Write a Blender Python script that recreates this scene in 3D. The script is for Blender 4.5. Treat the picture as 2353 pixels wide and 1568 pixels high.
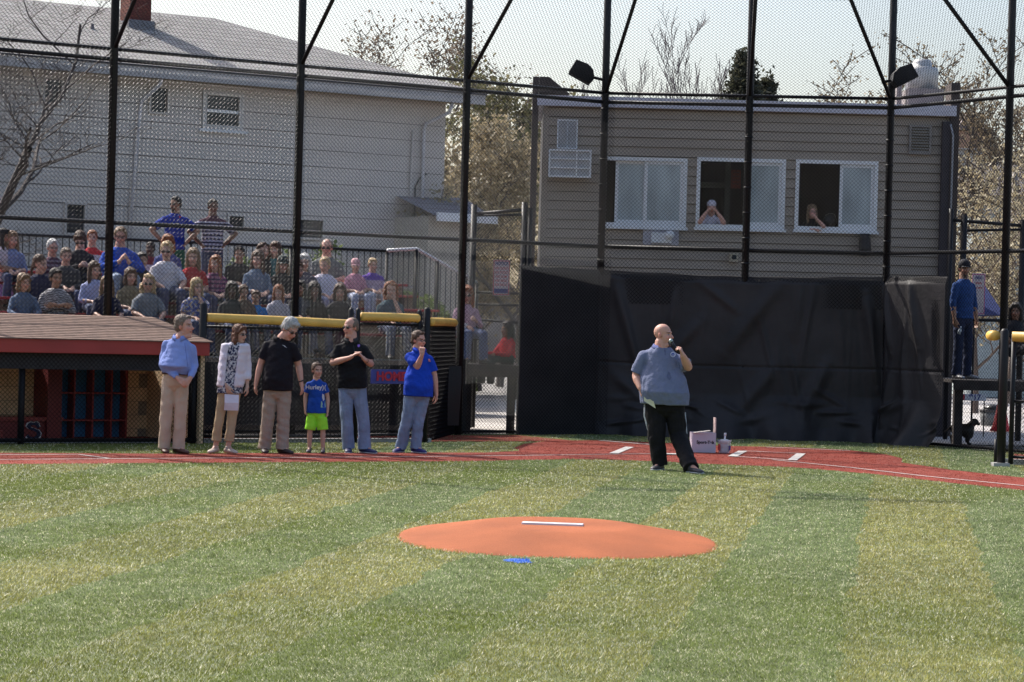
import bpy, bmesh, math, random
import numpy as np
from mathutils import Vector, Matrix, noise as mnoise
random.seed(7); RNG = np.random.default_rng(7)
for o in list(bpy.data.objects): bpy.data.objects.remove(o)
SC = bpy.context.scene
COL = SC.collection
R = math.radians

# ---------------------------------------------------------------- camera
CAM_H = 1.74
FPX, CX, CY = 5600.0, 1176.5, 784.0          # focal length and centre in units of a 2353 px wide picture
ROLL, PITCH = 0.0265, 30/5600.0
fwd = Vector((0, math.cos(PITCH), -math.sin(PITCH)))
up0 = Vector((0, math.sin(PITCH), math.cos(PITCH)))
rt0 = Vector((1, 0, 0))
RT = rt0*math.cos(ROLL) + up0*math.sin(ROLL)
UP = up0*math.cos(ROLL) - rt0*math.sin(ROLL)
camd = bpy.data.cameras.new('camera'); cam = bpy.data.objects.new('camera', camd); COL.objects.link(cam)
camd.sensor_width = 36; camd.lens = 36*FPX/2353.0; camd.clip_start = 0.5; camd.clip_end = 3000
cam.matrix_world = Matrix(((RT.x, UP.x, -fwd.x, 0), (RT.y, UP.y, -fwd.y, 0), (RT.z, UP.z, -fwd.z, CAM_H), (0, 0, 0, 1)))
SC.camera = cam
# ---------------------------------------------------------------- world and sun
SUN_EL, SUN_DIR = R(45), Vector((-0.72, 0.70, 0)).normalized()      # the sun stands behind the stands, to the left
w = bpy.data.worlds.new('World'); SC.world = w; w.use_nodes = True
nt = w.node_tree; bg = nt.nodes['Background']; sky = nt.nodes.new('ShaderNodeTexSky')
sky.sky_type = 'NISHITA'; sky.sun_disc = False; sky.sun_elevation = SUN_EL
sky.sun_rotation = math.atan2(SUN_DIR.x, SUN_DIR.y)
sky.air_density = 1.0; sky.dust_density = 3.7; sky.ozone_density = 1.0
nt.links.new(sky.outputs[0], bg.inputs[0]); bg.inputs[1].default_value = 0.135
sd = bpy.data.lights.new('sun', 'SUN'); sd.energy = 3.8; sd.angle = R(0.55); sd.color = (1.0, 0.95, 0.88)
so = bpy.data.objects.new('sun', sd); COL.objects.link(so)
sv = SUN_DIR*math.cos(SUN_EL) + Vector((0, 0, math.sin(SUN_EL)))
so.rotation_euler = sv.to_track_quat('Z', 'Y').to_euler(); so.location = (-20, 40, 40)
SC.view_settings.view_transform = 'Standard'; SC.view_settings.look = 'None'
SC.view_settings.exposure = 0.75; SC.view_settings.gamma = 1

# ---------------------------------------------------------------- picture point -> world point
def ray(px, py): return (fwd + RT*((px-CX)/FPX) - UP*((py-CY)/FPX))
C0 = Vector((0, 0, CAM_H))
def P(px, py, Y):
    d = ray(px, py); return C0 + d*(Y/d.y)
def G(px, py, z=0.0):
    d = ray(px, py); return C0 + d*((z-CAM_H)/d.z)
def PL(px, py, O, n):                       # hit a vertical plane through O with normal n
    d = ray(px, py); return C0 + d*((O-C0).dot(n)/d.dot(n))
def pix(p):
    v = Vector(p)-C0; z = v.dot(fwd); return (CX+FPX*v.dot(RT)/z, CY-FPX*v.dot(UP)/z)
def hz(px): return 754 + (px-CX)*ROLL

# local frames: L runs along the first-base line, R along the third-base line
PH = R(31.6)
W0 = P(1052, 1000, 39.0); W0.z = 0
LU = Vector((-math.cos(PH), -math.sin(PH), 0)); LN = Vector((-math.sin(PH), math.cos(PH), 0))
def L(a, b, z): return W0 + LU*a + LN*b + Vector((0, 0, z))
def LP(px, py, b=0.0):
    p = PL(px, py, W0+LN*b, LN); q = p-W0; return q.dot(LU), p.z
def LPt(px, py, b=0.0):
    a, z = LP(px, py, b); return L(a, b, z)
RO = P(2026, 1022, 40.4); RO.z = 0
RU = Vector((math.cos(R(58.4)), -math.sin(R(58.4)), 0)); RN = Vector((math.sin(R(58.4)), math.cos(R(58.4)), 0))
def Rr(a, b, z): return RO + RU*a + RN*b + Vector((0, 0, z))
def RP(px, py, b=0.0):
    p = PL(px, py, RO+RN*b, RN); q = p-RO; return q.dot(RU), p.z

# ---------------------------------------------------------------- materials
def lin(c):
    return tuple(((v/255)/12.92 if v/255 <= 0.04045 else ((v/255+0.055)/1.055)**2.4) for v in c)
MATS = {}
def mat(name, col, rough=0.6, metal=0.0, var=0.12, vscale=6.0, bump=0.0, bscale=40.0, spec=0.4, attr=False, stretch=None, trans=0.0, sheen=0.0, bdist=0.01):
    if name in MATS: return MATS[name]
    m = bpy.data.materials.new(name); m.use_nodes = True; MATS[name] = m
    n = m.node_tree; b = n.nodes['Principled BSDF']
    b.inputs['Roughness'].default_value = rough; b.inputs['Metallic'].default_value = metal
    b.inputs['Specular IOR Level'].default_value = spec
    if sheen: b.inputs['Sheen Weight'].default_value = sheen
    tc = n.nodes.new('ShaderNodeTexCoord'); src = tc.outputs['Object']
    if stretch:
        mp = n.nodes.new('ShaderNodeMapping'); mp.inputs['Scale'].default_value = stretch
        n.links.new(src, mp.inputs[0]); src = mp.outputs[0]
    nz = n.nodes.new('ShaderNodeTexNoise'); nz.inputs['Scale'].default_value = vscale; nz.inputs['Detail'].default_value = 5
    n.links.new(src, nz.inputs['Vector'])
    mr = n.nodes.new('ShaderNodeMapRange'); mr.inputs[1].default_value = 0.3; mr.inputs[2].default_value = 0.7
    mr.inputs[3].default_value = 1-var; mr.inputs[4].default_value = 1+var
    n.links.new(nz.outputs['Fac'], mr.inputs[0])
    vm = n.nodes.new('ShaderNodeVectorMath'); vm.operation = 'SCALE'
    if attr:
        at = n.nodes.new('ShaderNodeAttribute'); at.attribute_name = 'Col'; n.links.new(at.outputs['Color'], vm.inputs[0])
    else: vm.inputs[0].default_value = col[:3]
    n.links.new(mr.outputs[0], vm.inputs['Scale']); n.links.new(vm.outputs[0], b.inputs['Base Color'])
    if bump:
        n2 = n.nodes.new('ShaderNodeTexNoise'); n2.inputs['Scale'].default_value = bscale; n2.inputs['Detail'].default_value = 4
        n.links.new(src, n2.inputs['Vector'])
        bp = n.nodes.new('ShaderNodeBump'); bp.inputs['Strength'].default_value = bump; bp.inputs['Distance'].default_value = bdist
        n.links.new(n2.outputs['Fac'], bp.inputs['Height']); n.links.new(bp.outputs[0], b.inputs['Normal'])
    if trans:
        t = n.nodes.new('ShaderNodeBsdfTranslucent'); mx = n.nodes.new('ShaderNodeMixShader'); mx.inputs[0].default_value = trans
        n.links.new(vm.outputs[0], t.inputs[0]); n.links.new(b.outputs[0], mx.inputs[1]); n.links.new(t.outputs[0], mx.inputs[2])
        n.links.new(mx.outputs[0], n.nodes['Material Output'].inputs[0])
    return m
def cloth(name, col, **k):
    k.setdefault('rough', 0.85); k.setdefault('bump', 0.9); k.setdefault('bscale', 10); k.setdefault('var', 0.06); k.setdefault('spec', 0.2); k.setdefault('bdist', 0.028)
    return mat(name, col, **k)

# ---------------------------------------------------------------- geometry
class Geo:
    def __init__(s): s.v = []; s.f = []; s.c = None
    def add(s, vs, fs):
        o = len(s.v); s.v += [tuple(v) for v in vs]; s.f += [tuple(i+o for i in f) for f in fs]; return s
    def box(s, c, hx, hy, hz_):                    # centre + three half-axis vectors
        c = Vector(c); hx = Vector(hx); hy = Vector(hy); hz_ = Vector(hz_)
        vs = [c+hx*i+hy*j+hz_*k for k in (-1, 1) for j in (-1, 1) for i in (-1, 1)]
        fs = [(0, 2, 3, 1), (4, 5, 7, 6), (0, 1, 5, 4), (2, 6, 7, 3), (0, 4, 6, 2), (1, 3, 7, 5)]
        return s.add(vs, fs)
    def bbox(s, x0, x1, y0, y1, z0, z1):
        return s.box(((x0+x1)/2, (y0+y1)/2, (z0+z1)/2), ((x1-x0)/2, 0, 0), (0, (y1-y0)/2, 0), (0, 0, (z1-z0)/2))
    def lbox(s, a0, a1, b0, b1, z0, z1, fr=None):
        fr = fr or L; c = fr((a0+a1)/2, (b0+b1)/2, (z0+z1)/2)
        U = fr(1, 0, 0)-fr(0, 0, 0); N = fr(0, 1, 0)-fr(0, 0, 0)
        return s.box(c, U*((a1-a0)/2), N*((b1-b0)/2), (0, 0, (z1-z0)/2))
    def tube(s, pts, r, n=8, cap=True):
        pts = [Vector(p) for p in pts]; rs = r if isinstance(r, (list, tuple)) else [r]*len(pts)
        vs = []; fs = []; ref = None
        for i, p in enumerate(pts):
            t = (pts[min(i+1, len(pts)-1)]-pts[max(i-1, 0)]).normalized()
            if ref is None:
                ref = t.cross(Vector((0, 0, 1)));
                if ref.length < 0.05: ref = t.cross(Vector((1, 0, 0)))
            a = (ref - t*ref.dot(t)).normalized(); ref = a; b = t.cross(a)
            for k in range(n):
                q = 2*math.pi*k/n; vs.append(p+a*(rs[i]*math.cos(q))+b*(rs[i]*math.sin(q)))
        for i in range(len(pts)-1):
            for k in range(n):
                fs.append((i*n+k, i*n+(k+1) % n, (i+1)*n+(k+1) % n, (i+1)*n+k))
        if cap: fs += [tuple(range(n))[::-1], tuple(range((len(pts)-1)*n, len(pts)*n))]
        return s.add(vs, fs)
    def rings(s, rg, n=16, cap=True):              # list of (centre, ax, ay)
        vs = []; fs = []
        for c, a, b in rg:
            c = Vector(c); a = Vector(a); b = Vector(b)
            for k in range(n):
                q = 2*math.pi*k/n; vs.append(c+a*math.cos(q)+b*math.sin(q))
        for i in range(len(rg)-1):
            for k in range(n): fs.append((i*n+k, i*n+(k+1) % n, (i+1)*n+(k+1) % n, (i+1)*n+k))
        if cap: fs += [tuple(range(n))[::-1], tuple(range((len(rg)-1)*n, len(rg)*n))]
        return s.add(vs, fs)
    def ell(s, c, r, M=None, n=12, m=8):
        c = Vector(c); r = (r, r, r) if isinstance(r, (int, float)) else r
        M = M or Matrix.Identity(3); vs = []; fs = []
        for i in range(1, m):
            t = math.pi*i/m
            for k in range(n):
                q = 2*math.pi*k/n
                vs.append(c + M @ Vector((r[0]*math.sin(t)*math.cos(q), r[1]*math.sin(t)*math.sin(q), r[2]*math.cos(t))))
        vs.append(c + M @ Vector((0, 0, r[2]))); vs.append(c - M @ Vector((0, 0, r[2])))
        T = len(vs)-2; B = T+1
        for i in range(m-2):
            for k in range(n): fs.append((i*n+k, (i+1)*n+k, (i+1)*n+(k+1) % n, i*n+(k+1) % n))
        for k in range(n):
            fs.append((T, k, (k+1) % n)); fs.append((B, (m-2)*n+(k+1) % n, (m-2)*n+k))
        return s.add(vs, fs)
    def cone(s, a, b, ra, rb, n=12, ball=True):    # tapered limb with round ends
        s.tube([a, b], [ra, rb], n)
        if ball: s.ell(a, ra, n=n, m=8); s.ell(b, rb, n=n, m=8)
        return s
    def mesh(s, name, mt=None, smooth=False):
        me = bpy.data.meshes.new(name); me.from_pydata(s.v, [], s.f); me.update()
        bm = bmesh.new(); bm.from_mesh(me); bmesh.ops.recalc_face_normals(bm, faces=bm.faces); bm.to_mesh(me); bm.free()
        if mt: me.materials.append(mt)
        if smooth: me.polygons.foreach_set('use_smooth', [True]*len(me.polygons))
        return me
def link(name, me, parent=None, loc=None):
    o = bpy.data.objects.new(name, me); COL.objects.link(o)
    if parent is not None: o.parent = parent
    if loc is not None: o.location = loc
    return o
def rebase(me, base):
    n = len(me.vertices); a = np.empty(n*3, np.float32); me.vertices.foreach_get('co', a)
    a = a.reshape(-1, 3)-np.array(base, np.float32); me.vertices.foreach_set('co', a.ravel()); me.update()
def thing(name, label, cat, loc=(0, 0, 0), group=None):
    o = bpy.data.objects.new(name, None); COL.objects.link(o); o.location = loc; o.empty_display_size = 0.2
    o['label'] = label; o['category'] = cat
    if group: o['group'] = group
    return o
def part(name, geo, mt, parent, smooth=False, label=None, bevel=0):
    """geometry is given in world coordinates and moved into the parent's"""
    me = geo.mesh(name, mt, smooth) if isinstance(geo, Geo) else geo
    if mt and not len(me.materials): me.materials.append(mt)
    base = Vector((0, 0, 0)); p = parent
    while p is not None: base += p.location; p = p.parent
    rebase(me, base); o = link(name, me, parent)
    if label: o['label'] = label
    if bevel:
        bv = o.modifiers.new('bevel', 'BEVEL'); bv.width = bevel; bv.segments = 2; bv.limit_method = 'ANGLE'
    return o
def solo(name, geo, mt, label, cat, base=None, smooth=False, group=None, bevel=0):
    me = geo.mesh(name, mt, smooth) if isinstance(geo, Geo) else geo
    if mt and not len(me.materials): me.materials.append(mt)
    if base is None:
        n = len(me.vertices); a = np.empty(n*3, np.float32); me.vertices.foreach_get('co', a); a = a.reshape(-1, 3)
        base = (float(a[:, 0].mean()), float(a[:, 1].mean()), float(a[:, 2].min()))
    rebase(me, base); o = link(name, me, None, base); o['label'] = label; o['category'] = cat
    if group: o['group'] = group
    if bevel:
        bv = o.modifiers.new('bevel', 'BEVEL'); bv.width = bevel; bv.segments = 2; bv.limit_method = 'ANGLE'
    return o
def struct(name, geo, mt, kind='structure', smooth=False):
    me = geo.mesh(name, mt, smooth) if isinstance(geo, Geo) else geo
    if mt and not len(me.materials): me.materials.append(mt)
    o = link(name, me); o['kind'] = kind; return o
TMP = bpy.data.scenes.new('tmp')
def fuse(geo, vox, it=3, disp=None, name='m', fac=0.6):
    me = bpy.data.meshes.new('t'); me.from_pydata(geo.v, [], geo.f); me.update()
    bm = bmesh.new(); bm.from_mesh(me); bmesh.ops.recalc_face_normals(bm, faces=bm.faces); bm.to_mesh(me); bm.free()
    ob = bpy.data.objects.new('t', me); TMP.collection.objects.link(ob)
    m = ob.modifiers.new('r', 'REMESH'); m.mode = 'VOXEL'; m.voxel_size = vox
    if it: sm = ob.modifiers.new('s', 'SMOOTH'); sm.factor = fac; sm.iterations = it
    vl = TMP.view_layers[0]; vl.update(); dg = vl.depsgraph
    me2 = bpy.data.meshes.new_from_object(ob.evaluated_get(dg)); me2.name = name
    bpy.data.objects.remove(ob); bpy.data.meshes.remove(me)
    if disp:
        n = len(me2.vertices); co = np.empty(n*3, np.float32); me2.vertices.foreach_get('co', co); co = co.reshape(-1, 3)
        no = np.empty(n*3, np.float32); me2.vertex_normals.foreach_get('vector', no); no = no.reshape(-1, 3)
        co += no*disp(co)[:, None]; me2.vertices.foreach_set('co', co.ravel())
    me2.polygons.foreach_set('use_smooth', [True]*len(me2.polygons)); me2.update()
    return me2
def coords(me):
    n = len(me.vertices); a = np.empty(n*3, np.float32); me.vertices.foreach_get('co', a); return a.reshape(-1, 3)
def setcol(me, col):
    at = me.attributes.new('Col', 'FLOAT_COLOR', 'POINT')
    c = np.ones((len(me.vertices), 4), np.float32); c[:, :3] = col; at.data.foreach_set('color', c.ravel())
def text_mesh(txt, size, ext=0.004, bold=0.0, align='CENTER'):
    cu = bpy.data.curves.new('t', 'FONT'); cu.body = txt; cu.size = size; cu.extrude = ext; cu.align_x = align; cu.align_y = 'CENTER'; cu.offset = bold
    ob = bpy.data.objects.new('t', cu); TMP.collection.objects.link(ob); vl = TMP.view_layers[0]; vl.update()
    me = bpy.data.meshes.new_from_object(ob.evaluated_get(vl.depsgraph)); bpy.data.objects.remove(ob); return me
def put_text(txt, size, c, U, V, mt, parent, name='lettering', ext=0.004, bold=0.0, sx=1.0, wrap=None):
    me = text_mesh(txt, size, ext, bold); a = coords(me).copy()
    U = Vector(U).normalized(); V = Vector(V).normalized(); N = U.cross(V)
    out = np.array(c)[None]+a[:, 0:1]*sx*np.array(U)+a[:, 1:2]*np.array(V)+a[:, 2:3]*np.array(N)
    me.vertices.foreach_set('co', out.astype(np.float32).ravel()); me.materials.clear(); me.materials.append(mt); me.update()
    return part(name, me, mt, parent)

# ---------------------------------------------------------------- common materials
M_steel = mat('black_coated_steel', (0.010, 0.0095, 0.012), rough=0.5, var=0.3, vscale=3, spec=0.3)
M_wire = mat('black_wire', (0.008, 0.008, 0.010), rough=0.27, var=0.2, vscale=5, spec=0.045)
M_brownwood = mat('brown_timber', (0.075, 0.058, 0.052), rough=0.8, var=0.25, vscale=4, bump=0.3, stretch=(1, 1, 0.2))
M_whitepaint = mat('white_paint', (0.72, 0.72, 0.74), rough=0.5, var=0.06)
M_yellow = mat('yellow_padding', (0.72, 0.445, 0.10), rough=0.45, var=0.15, vscale=3)
# ================================================================ GROUND
STR_DIR = (ray(2060, 775)); STR_DIR.z = 0; STR_DIR.normalize(); STR_N = Vector((STR_DIR.y, -STR_DIR.x, 0))
STR_0 = G(1920, 1568).dot(STR_N); STR_W = 0.98
def turf_mat(name, blades):
    m = bpy.data.materials.new(name); m.use_nodes = True; n = m.node_tree; b = n.nodes['Principled BSDF']
    at = n.nodes.new('ShaderNodeAttribute'); at.attribute_name = 'Col'
    b.inputs['Roughness'].default_value = 0.5 if blades else 0.9; b.inputs['Specular IOR Level'].default_value = 0.5 if blades else 0.1
    if blades:
        n.links.new(at.outputs['Color'], b.inputs['Base Color'])
        t = n.nodes.new('ShaderNodeBsdfTranslucent'); mx = n.nodes.new('ShaderNodeMixShader'); mx.inputs[0].default_value = 0.35
        n.links.new(at.outputs['Color'], t.inputs[0]); n.links.new(b.outputs[0], mx.inputs[1]); n.links.new(t.outputs[0], mx.inputs[2])
        n.links.new(mx.outputs[0], n.nodes['Material Output'].inputs[0])
    return m
M_blade = turf_mat('turf_fibre', True)
def mix_ground(name, base, spots, sc=180, var=0.5):
    m = bpy.data.materials.new(name); m.use_nodes = True; n = m.node_tree; b = n.nodes['Principled BSDF']
    tc = n.nodes.new('ShaderNodeTexCoord'); nz = n.nodes.new('ShaderNodeTexNoise'); nz.inputs['Scale'].default_value = sc; nz.inputs['Detail'].default_value = 3
    n2 = n.nodes.new('ShaderNodeTexNoise'); n2.inputs['Scale'].default_value = 1.3; n2.inputs['Detail'].default_value = 5
    n.links.new(tc.outputs['Object'], nz.inputs['Vector']); n.links.new(tc.outputs['Object'], n2.inputs['Vector'])
    cr = n.nodes.new('ShaderNodeMix'); cr.data_type = 'RGBA'; cr.inputs['A'].default_value = (*base, 1); cr.inputs['B'].default_value = (*spots, 1)
    mr = n.nodes.new('ShaderNodeMapRange'); mr.inputs[1].default_value = 0.35; mr.inputs[2].default_value = 0.65; n.links.new(nz.outputs['Fac'], mr.inputs[0])
    n.links.new(mr.outputs[0], cr.inputs['Factor'])
    m2 = n.nodes.new('ShaderNodeMapRange'); m2.inputs[1].default_value = 0.3; m2.inputs[2].default_value = 0.7; m2.inputs[3].default_value = 1-var*0.4; m2.inputs[4].default_value = 1+var*0.4
    n.links.new(n2.outputs['Fac'], m2.inputs[0]); vm = n.nodes.new('ShaderNodeVectorMath'); vm.operation = 'SCALE'
    n.links.new(cr.outputs['Result'], vm.inputs[0]); n.links.new(m2.outputs[0], vm.inputs['Scale']); n.links.new(vm.outputs[0], b.inputs['Base Color'])
    b.inputs['Roughness'].default_value = 0.85; b.inputs['Specular IOR Level'].default_value = 0.25
    bp = n.nodes.new('ShaderNodeBump'); bp.inputs['Strength'].default_value = 0.6; bp.inputs['Distance'].default_value = 0.01
    n.links.new(nz.outputs['Fac'], bp.inputs['Height']); n.links.new(bp.outputs[0], b.inputs['Normal'])
    return m
M_turfbase = mix_ground('turf_backing', (0.07, 0.10, 0.04), (0.16, 0.175, 0.07), 220)
M_redbase = mix_ground('red_turf_backing', (0.17, 0.026, 0.016), (0.28, 0.05, 0.03), 200)
M_ground = mix_ground('pavement', (0.20, 0.19, 0.185), (0.26, 0.25, 0.235), 30, 0.4)
M_line = mix_ground('white_turf_line', (0.44, 0.41, 0.39), (0.60, 0.57, 0.54), 200)
def ground_poly(pts, z): return [Vector((p.x, p.y, z)) for p in pts]
g = Geo(); g.add([(-900, -50, -0.03), (900, -50, -0.03), (900, 1600, -0.03), (-900, 1600, -0.03)], [(0, 1, 2, 3)])
struct('ground', g, M_ground)
# turf sheet up to the fences
a985 = LP(985, 1015, -2.0)[0]
turf_out = [Vector((-30, 2, 0)), Vector((30, 2, 0)), Rr(14, 0.3, 0), Rr(0, 0.3, 0), P(1370, 990, 40.8), L(0, 0.25, 0), L(a985, -2.0, 0), L(22, -2.0, 0)]
g = Geo(); g.add([Vector((p.x, p.y, 0.0)) for p in turf_out], [tuple(range(len(turf_out)))])
struct('turf_field', g, M_turfbase)
red_px = [(-200, 1041), (0, 1041.5), (350, 1043.5), (894, 1041), (1120, 1041), (1195, 1037), (1180, 1031), (1204, 1021), (1266, 1013.5), (1390, 1012.5), (1514, 1018), (1681, 1026), (1824, 1028.6), (1948, 1035), (2035, 1045), (2072, 1054), (2072, 1064), (2196, 1082), (2353, 1099), (3100, 1180),
          (3100, 1236), (2353, 1128), (2196, 1112), (2010, 1091), (1824, 1075), (1620, 1067), (1514, 1061), (1328, 1056), (1080, 1061), (894, 1062), (350, 1065.5), (0, 1068), (-200, 1070)]
RED = [G(*p) for p in red_px]
g = Geo(); g.add(ground_poly(RED, 0.005), [tuple(range(len(RED)))]); struct('red_base_path', g, M_redbase)
LINES = []
def gline(p, q, wd):
    a, b = G(*p), G(*q); d = (b-a).normalized(); n_ = Vector((-d.y, d.x, 0))*wd/2
    LINES.append([a-n_, b-n_, b+n_, a+n_])
gline((-200, 1059), (894, 1051.5), .05); gline((894, 1051.5), (1204, 1048.3), .05); gline((1204, 1048.3), (1500, 1044), .05)
gline((1774, 1058), (1948, 1075.5), .05); gline((1948, 1075.5), (2134, 1097), .05); gline((2134, 1097), (3100, 1192), .05)
gline((-200, 1048), (180, 1046.5), .05); gline((180, 1046.5), (252, 1056), .05)
gline((1410, 1044), (1447, 1029), .13); gline((1377, 1014), (1500, 1024), .07)
gline((1683, 1051), (1707, 1038.5), .13); gline((1820, 1060), (1841, 1044.5), .13)
gline((1707, 1038.5), (1841, 1044.5), .06); gline((1683, 1051), (1820, 1060), .06); gline((1760, 1030), (1954, 1038), .06)
gline((1510, 1045), (1560, 1046), .30)
for i, q in enumerate(LINES):
    g = Geo(); g.add([Vector((p.x, p.y, 0.009+0.0006*i)) for p in q], [(0, 1, 2, 3)]); struct('chalk_line' if i < 8 else 'batter_box_line', g, M_line)
g = Geo(); bp_ = [G(1155, 1288), G(1180, 1285), G(1218, 1288), G(1216, 1293), G(1222, 1296), G(1190, 1296), G(1175, 1293), G(1160, 1292)]
BLUE = bp_; g.add([Vector((p.x, p.y, 0.006)) for p in bp_], [tuple(range(8))]); struct('blue_turf_mark', g, mat('blue_turf_paint', (0.03, 0.12, 0.45)))

def inpoly(x, y, poly):
    ins = np.zeros(len(x), bool); n = len(poly)
    for i in range(n):
        x0, y0 = poly[i].x, poly[i].y; x1, y1 = poly[(i+1) % n].x, poly[(i+1) % n].y
        c = ((y0 > y) != (y1 > y)); t = (y-y0)/((y1-y0) if y1 != y0 else 1e-9); ins ^= c & (x < x0+t*(x1-x0))
    return ins
def vnoise(x, y, sc, seed=0):                       # cheap smooth value noise
    xs, ys = x/sc+seed*17.3, y/sc+seed*5.1; xi, yi = np.floor(xs).astype(int), np.floor(ys).astype(int); fx, fy = xs-xi, ys-yi
    fx = fx*fx*(3-2*fx); fy = fy*fy*(3-2*fy)
    def h(a, b):
        v = np.sin(a*127.1+b*311.7+seed*74.7)*43758.5453; return v-np.floor(v)
    return (h(xi, yi)*(1-fx)+h(xi+1, yi)*fx)*(1-fy)+(h(xi, yi+1)*(1-fx)+h(xi+1, yi+1)*fx)*fy
MOUND_C = (G(905, 1240)+G(1640, 1240))/2
bands = [(11.2, 14, 7200), (14, 17, 5600), (17, 21, 4000), (21, 26, 2800), (26, 32, 1900), (32, 42, 1200)]
X = []; Y = []; Wd = []
for y0, y1, dn in bands:
    hw0 = 0.222*y1+2.3; cnt = int(2*hw0*(y1-y0)*dn)
    x = RNG.uniform(-hw0, hw0, cnt); y = RNG.uniform(y0, y1, cnt); k = (np.abs(x) < 0.222*y+0.25) | ((np.abs(x) < 0.222*y+2.3) & (RNG.uniform(0, 1, cnt) < .45))
    X.append(x[k]); Y.append(y[k]); Wd.append(np.full(k.sum(), 0.0028*(y0+y1)/2/13))
X = np.concatenate(X); Y = np.concatenate(Y); Wd = np.concatenate(Wd)
k = inpoly(X, Y, turf_out) ; X, Y, Wd = X[k], Y[k], Wd[k]
k = ((X-MOUND_C.x)/1.30)**2+((Y-MOUND_C.y)/1.62)**2 > 1; X, Y, Wd = X[k], Y[k], Wd[k]
N = len(X); isred = inpoly(X, Y, RED); isw = np.zeros(N, bool)
for q in LINES: isw |= inpoly(X, Y, q)
isblue = inpoly(X, Y, BLUE)
st = X*STR_N.x+Y*STR_N.y-STR_0 + (vnoise(X, Y, 0.35, 2)-0.5)*0.10
stripe = (np.floor(st/STR_W).astype(int) % 2) == 0            # True: yellower band; light difference between nap directions is put into colour
big = vnoise(X, Y, 2.6, 3)*0.6+vnoise(X, Y, 0.9, 4)*0.4; fine = RNG.uniform(0, 1, N)
clump = vnoise(X, Y, 0.10, 5)
colA = np.array([0.330, 0.310, 0.092]); colB = np.array([0.208, 0.258, 0.116])
fc = vnoise(X, Y, 0.045, 11)*.55+vnoise(X, Y, 0.13, 12)*.45
c = np.where(stripe[:, None], colA, colB)*(0.22+1.05*fine[:, None]+0.62*fc[:, None])
c = c*(0.80+0.4*big[:, None])
olive_shade = np.clip((vnoise(X, Y, 3.4, 8)*.7+vnoise(X, Y, 1.1, 9)*.3-.45)*3+np.clip((-X-0.5)*.12, -.3, .5), 0, 1)*.75  # olive patches plus a left-hand darkening that stands for shadow strips
c = c*(1-olive_shade[:, None])+np.array([.165, .200, .022])*(0.5+0.9*fine[:, None])*olive_shade[:, None]
straw = (RNG.uniform(0, 1, N) < np.where(stripe, 0.05, 0.04)+.42*np.clip(fc-.40, 0, 1)); c[straw] = np.array([0.80, 0.76, 0.55])*(0.6+0.6*fine[straw][:, None])  # pale straw fibres; turf sparkle is partly put into their bright colour
c[isred] = np.array([0.25, 0.030, 0.018])*(0.5+0.9*fine[isred][:, None]); k = isred & (fine > 0.9); c[k] = (0.48, 0.16, 0.10)
c[isw] = np.array([0.56, 0.53, 0.50])*(0.8+0.3*fine[isw][:, None]); c[isblue] = np.array([0.04, 0.16, 0.6])
ang = RNG.uniform(0, 2*np.pi, N); lean = RNG.uniform(0.2, 1.1, N); h = RNG.uniform(0.009, 0.020, N)*(0.6+0.8*clump)
h[isred] *= 0.6
hd = np.where(stripe, 1.0, -1.0)
dx = np.cos(ang)*lean+STR_DIR.x*hd*0.35+(clump-0.5)*0.8; dy = np.sin(ang)*lean+STR_DIR.y*hd*0.35
a2 = RNG.uniform(0, np.pi, N); bx = np.cos(a2)*Wd; by = np.sin(a2)*Wd*0.7
V3 = np.empty((N, 3, 3), np.float32)
V3[:, 0] = np.stack([X-bx, Y-by, np.full(N, 0.001)], 1); V3[:, 1] = np.stack([X+bx, Y+by, np.full(N, 0.001)], 1)
V3[:, 2] = np.stack([X+dx*h, Y+dy*h, h], 1)
def fastmesh(name, verts, loops_per, mt, cols=None, smooth=False, idx=None):
    me = bpy.data.meshes.new(name); nv = len(verts); me.vertices.add(nv); me.vertices.foreach_set('co', verts.astype(np.float32).ravel())
    if idx is None: idx = np.arange(nv, dtype=np.int32)
    nf = len(idx)//loops_per; me.loops.add(len(idx)); me.loops.foreach_set('vertex_index', idx.astype(np.int32)); me.polygons.add(nf)
    me.polygons.foreach_set('loop_start', np.arange(0, nf*loops_per, loops_per, dtype=np.int32))
    if smooth: me.polygons.foreach_set('use_smooth', np.ones(nf, bool))
    me.update(calc_edges=True); me.materials.append(mt)
    if cols is not None: setcol(me, cols)
    return me
me = fastmesh('turf_blades', V3.reshape(-1, 3), 3, M_blade, np.repeat(c, 3, axis=0)); struct('turf_blades', me, None, 'stuff')
# low concrete kerb along the dugout
g = Geo(); g.lbox(a985, 22, -2.08, -1.95, -0.02, 0.06); struct('kerb', g, mat('kerb_concrete', (0.36, 0.35, 0.34), rough=0.8, bump=0.3))
# red running strip behind the low fence
g = Geo(); g.lbox(-1, 9.5, -1.95, -0.2, -0.03, 0.012); struct('red_strip', g, M_redbase)

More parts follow.
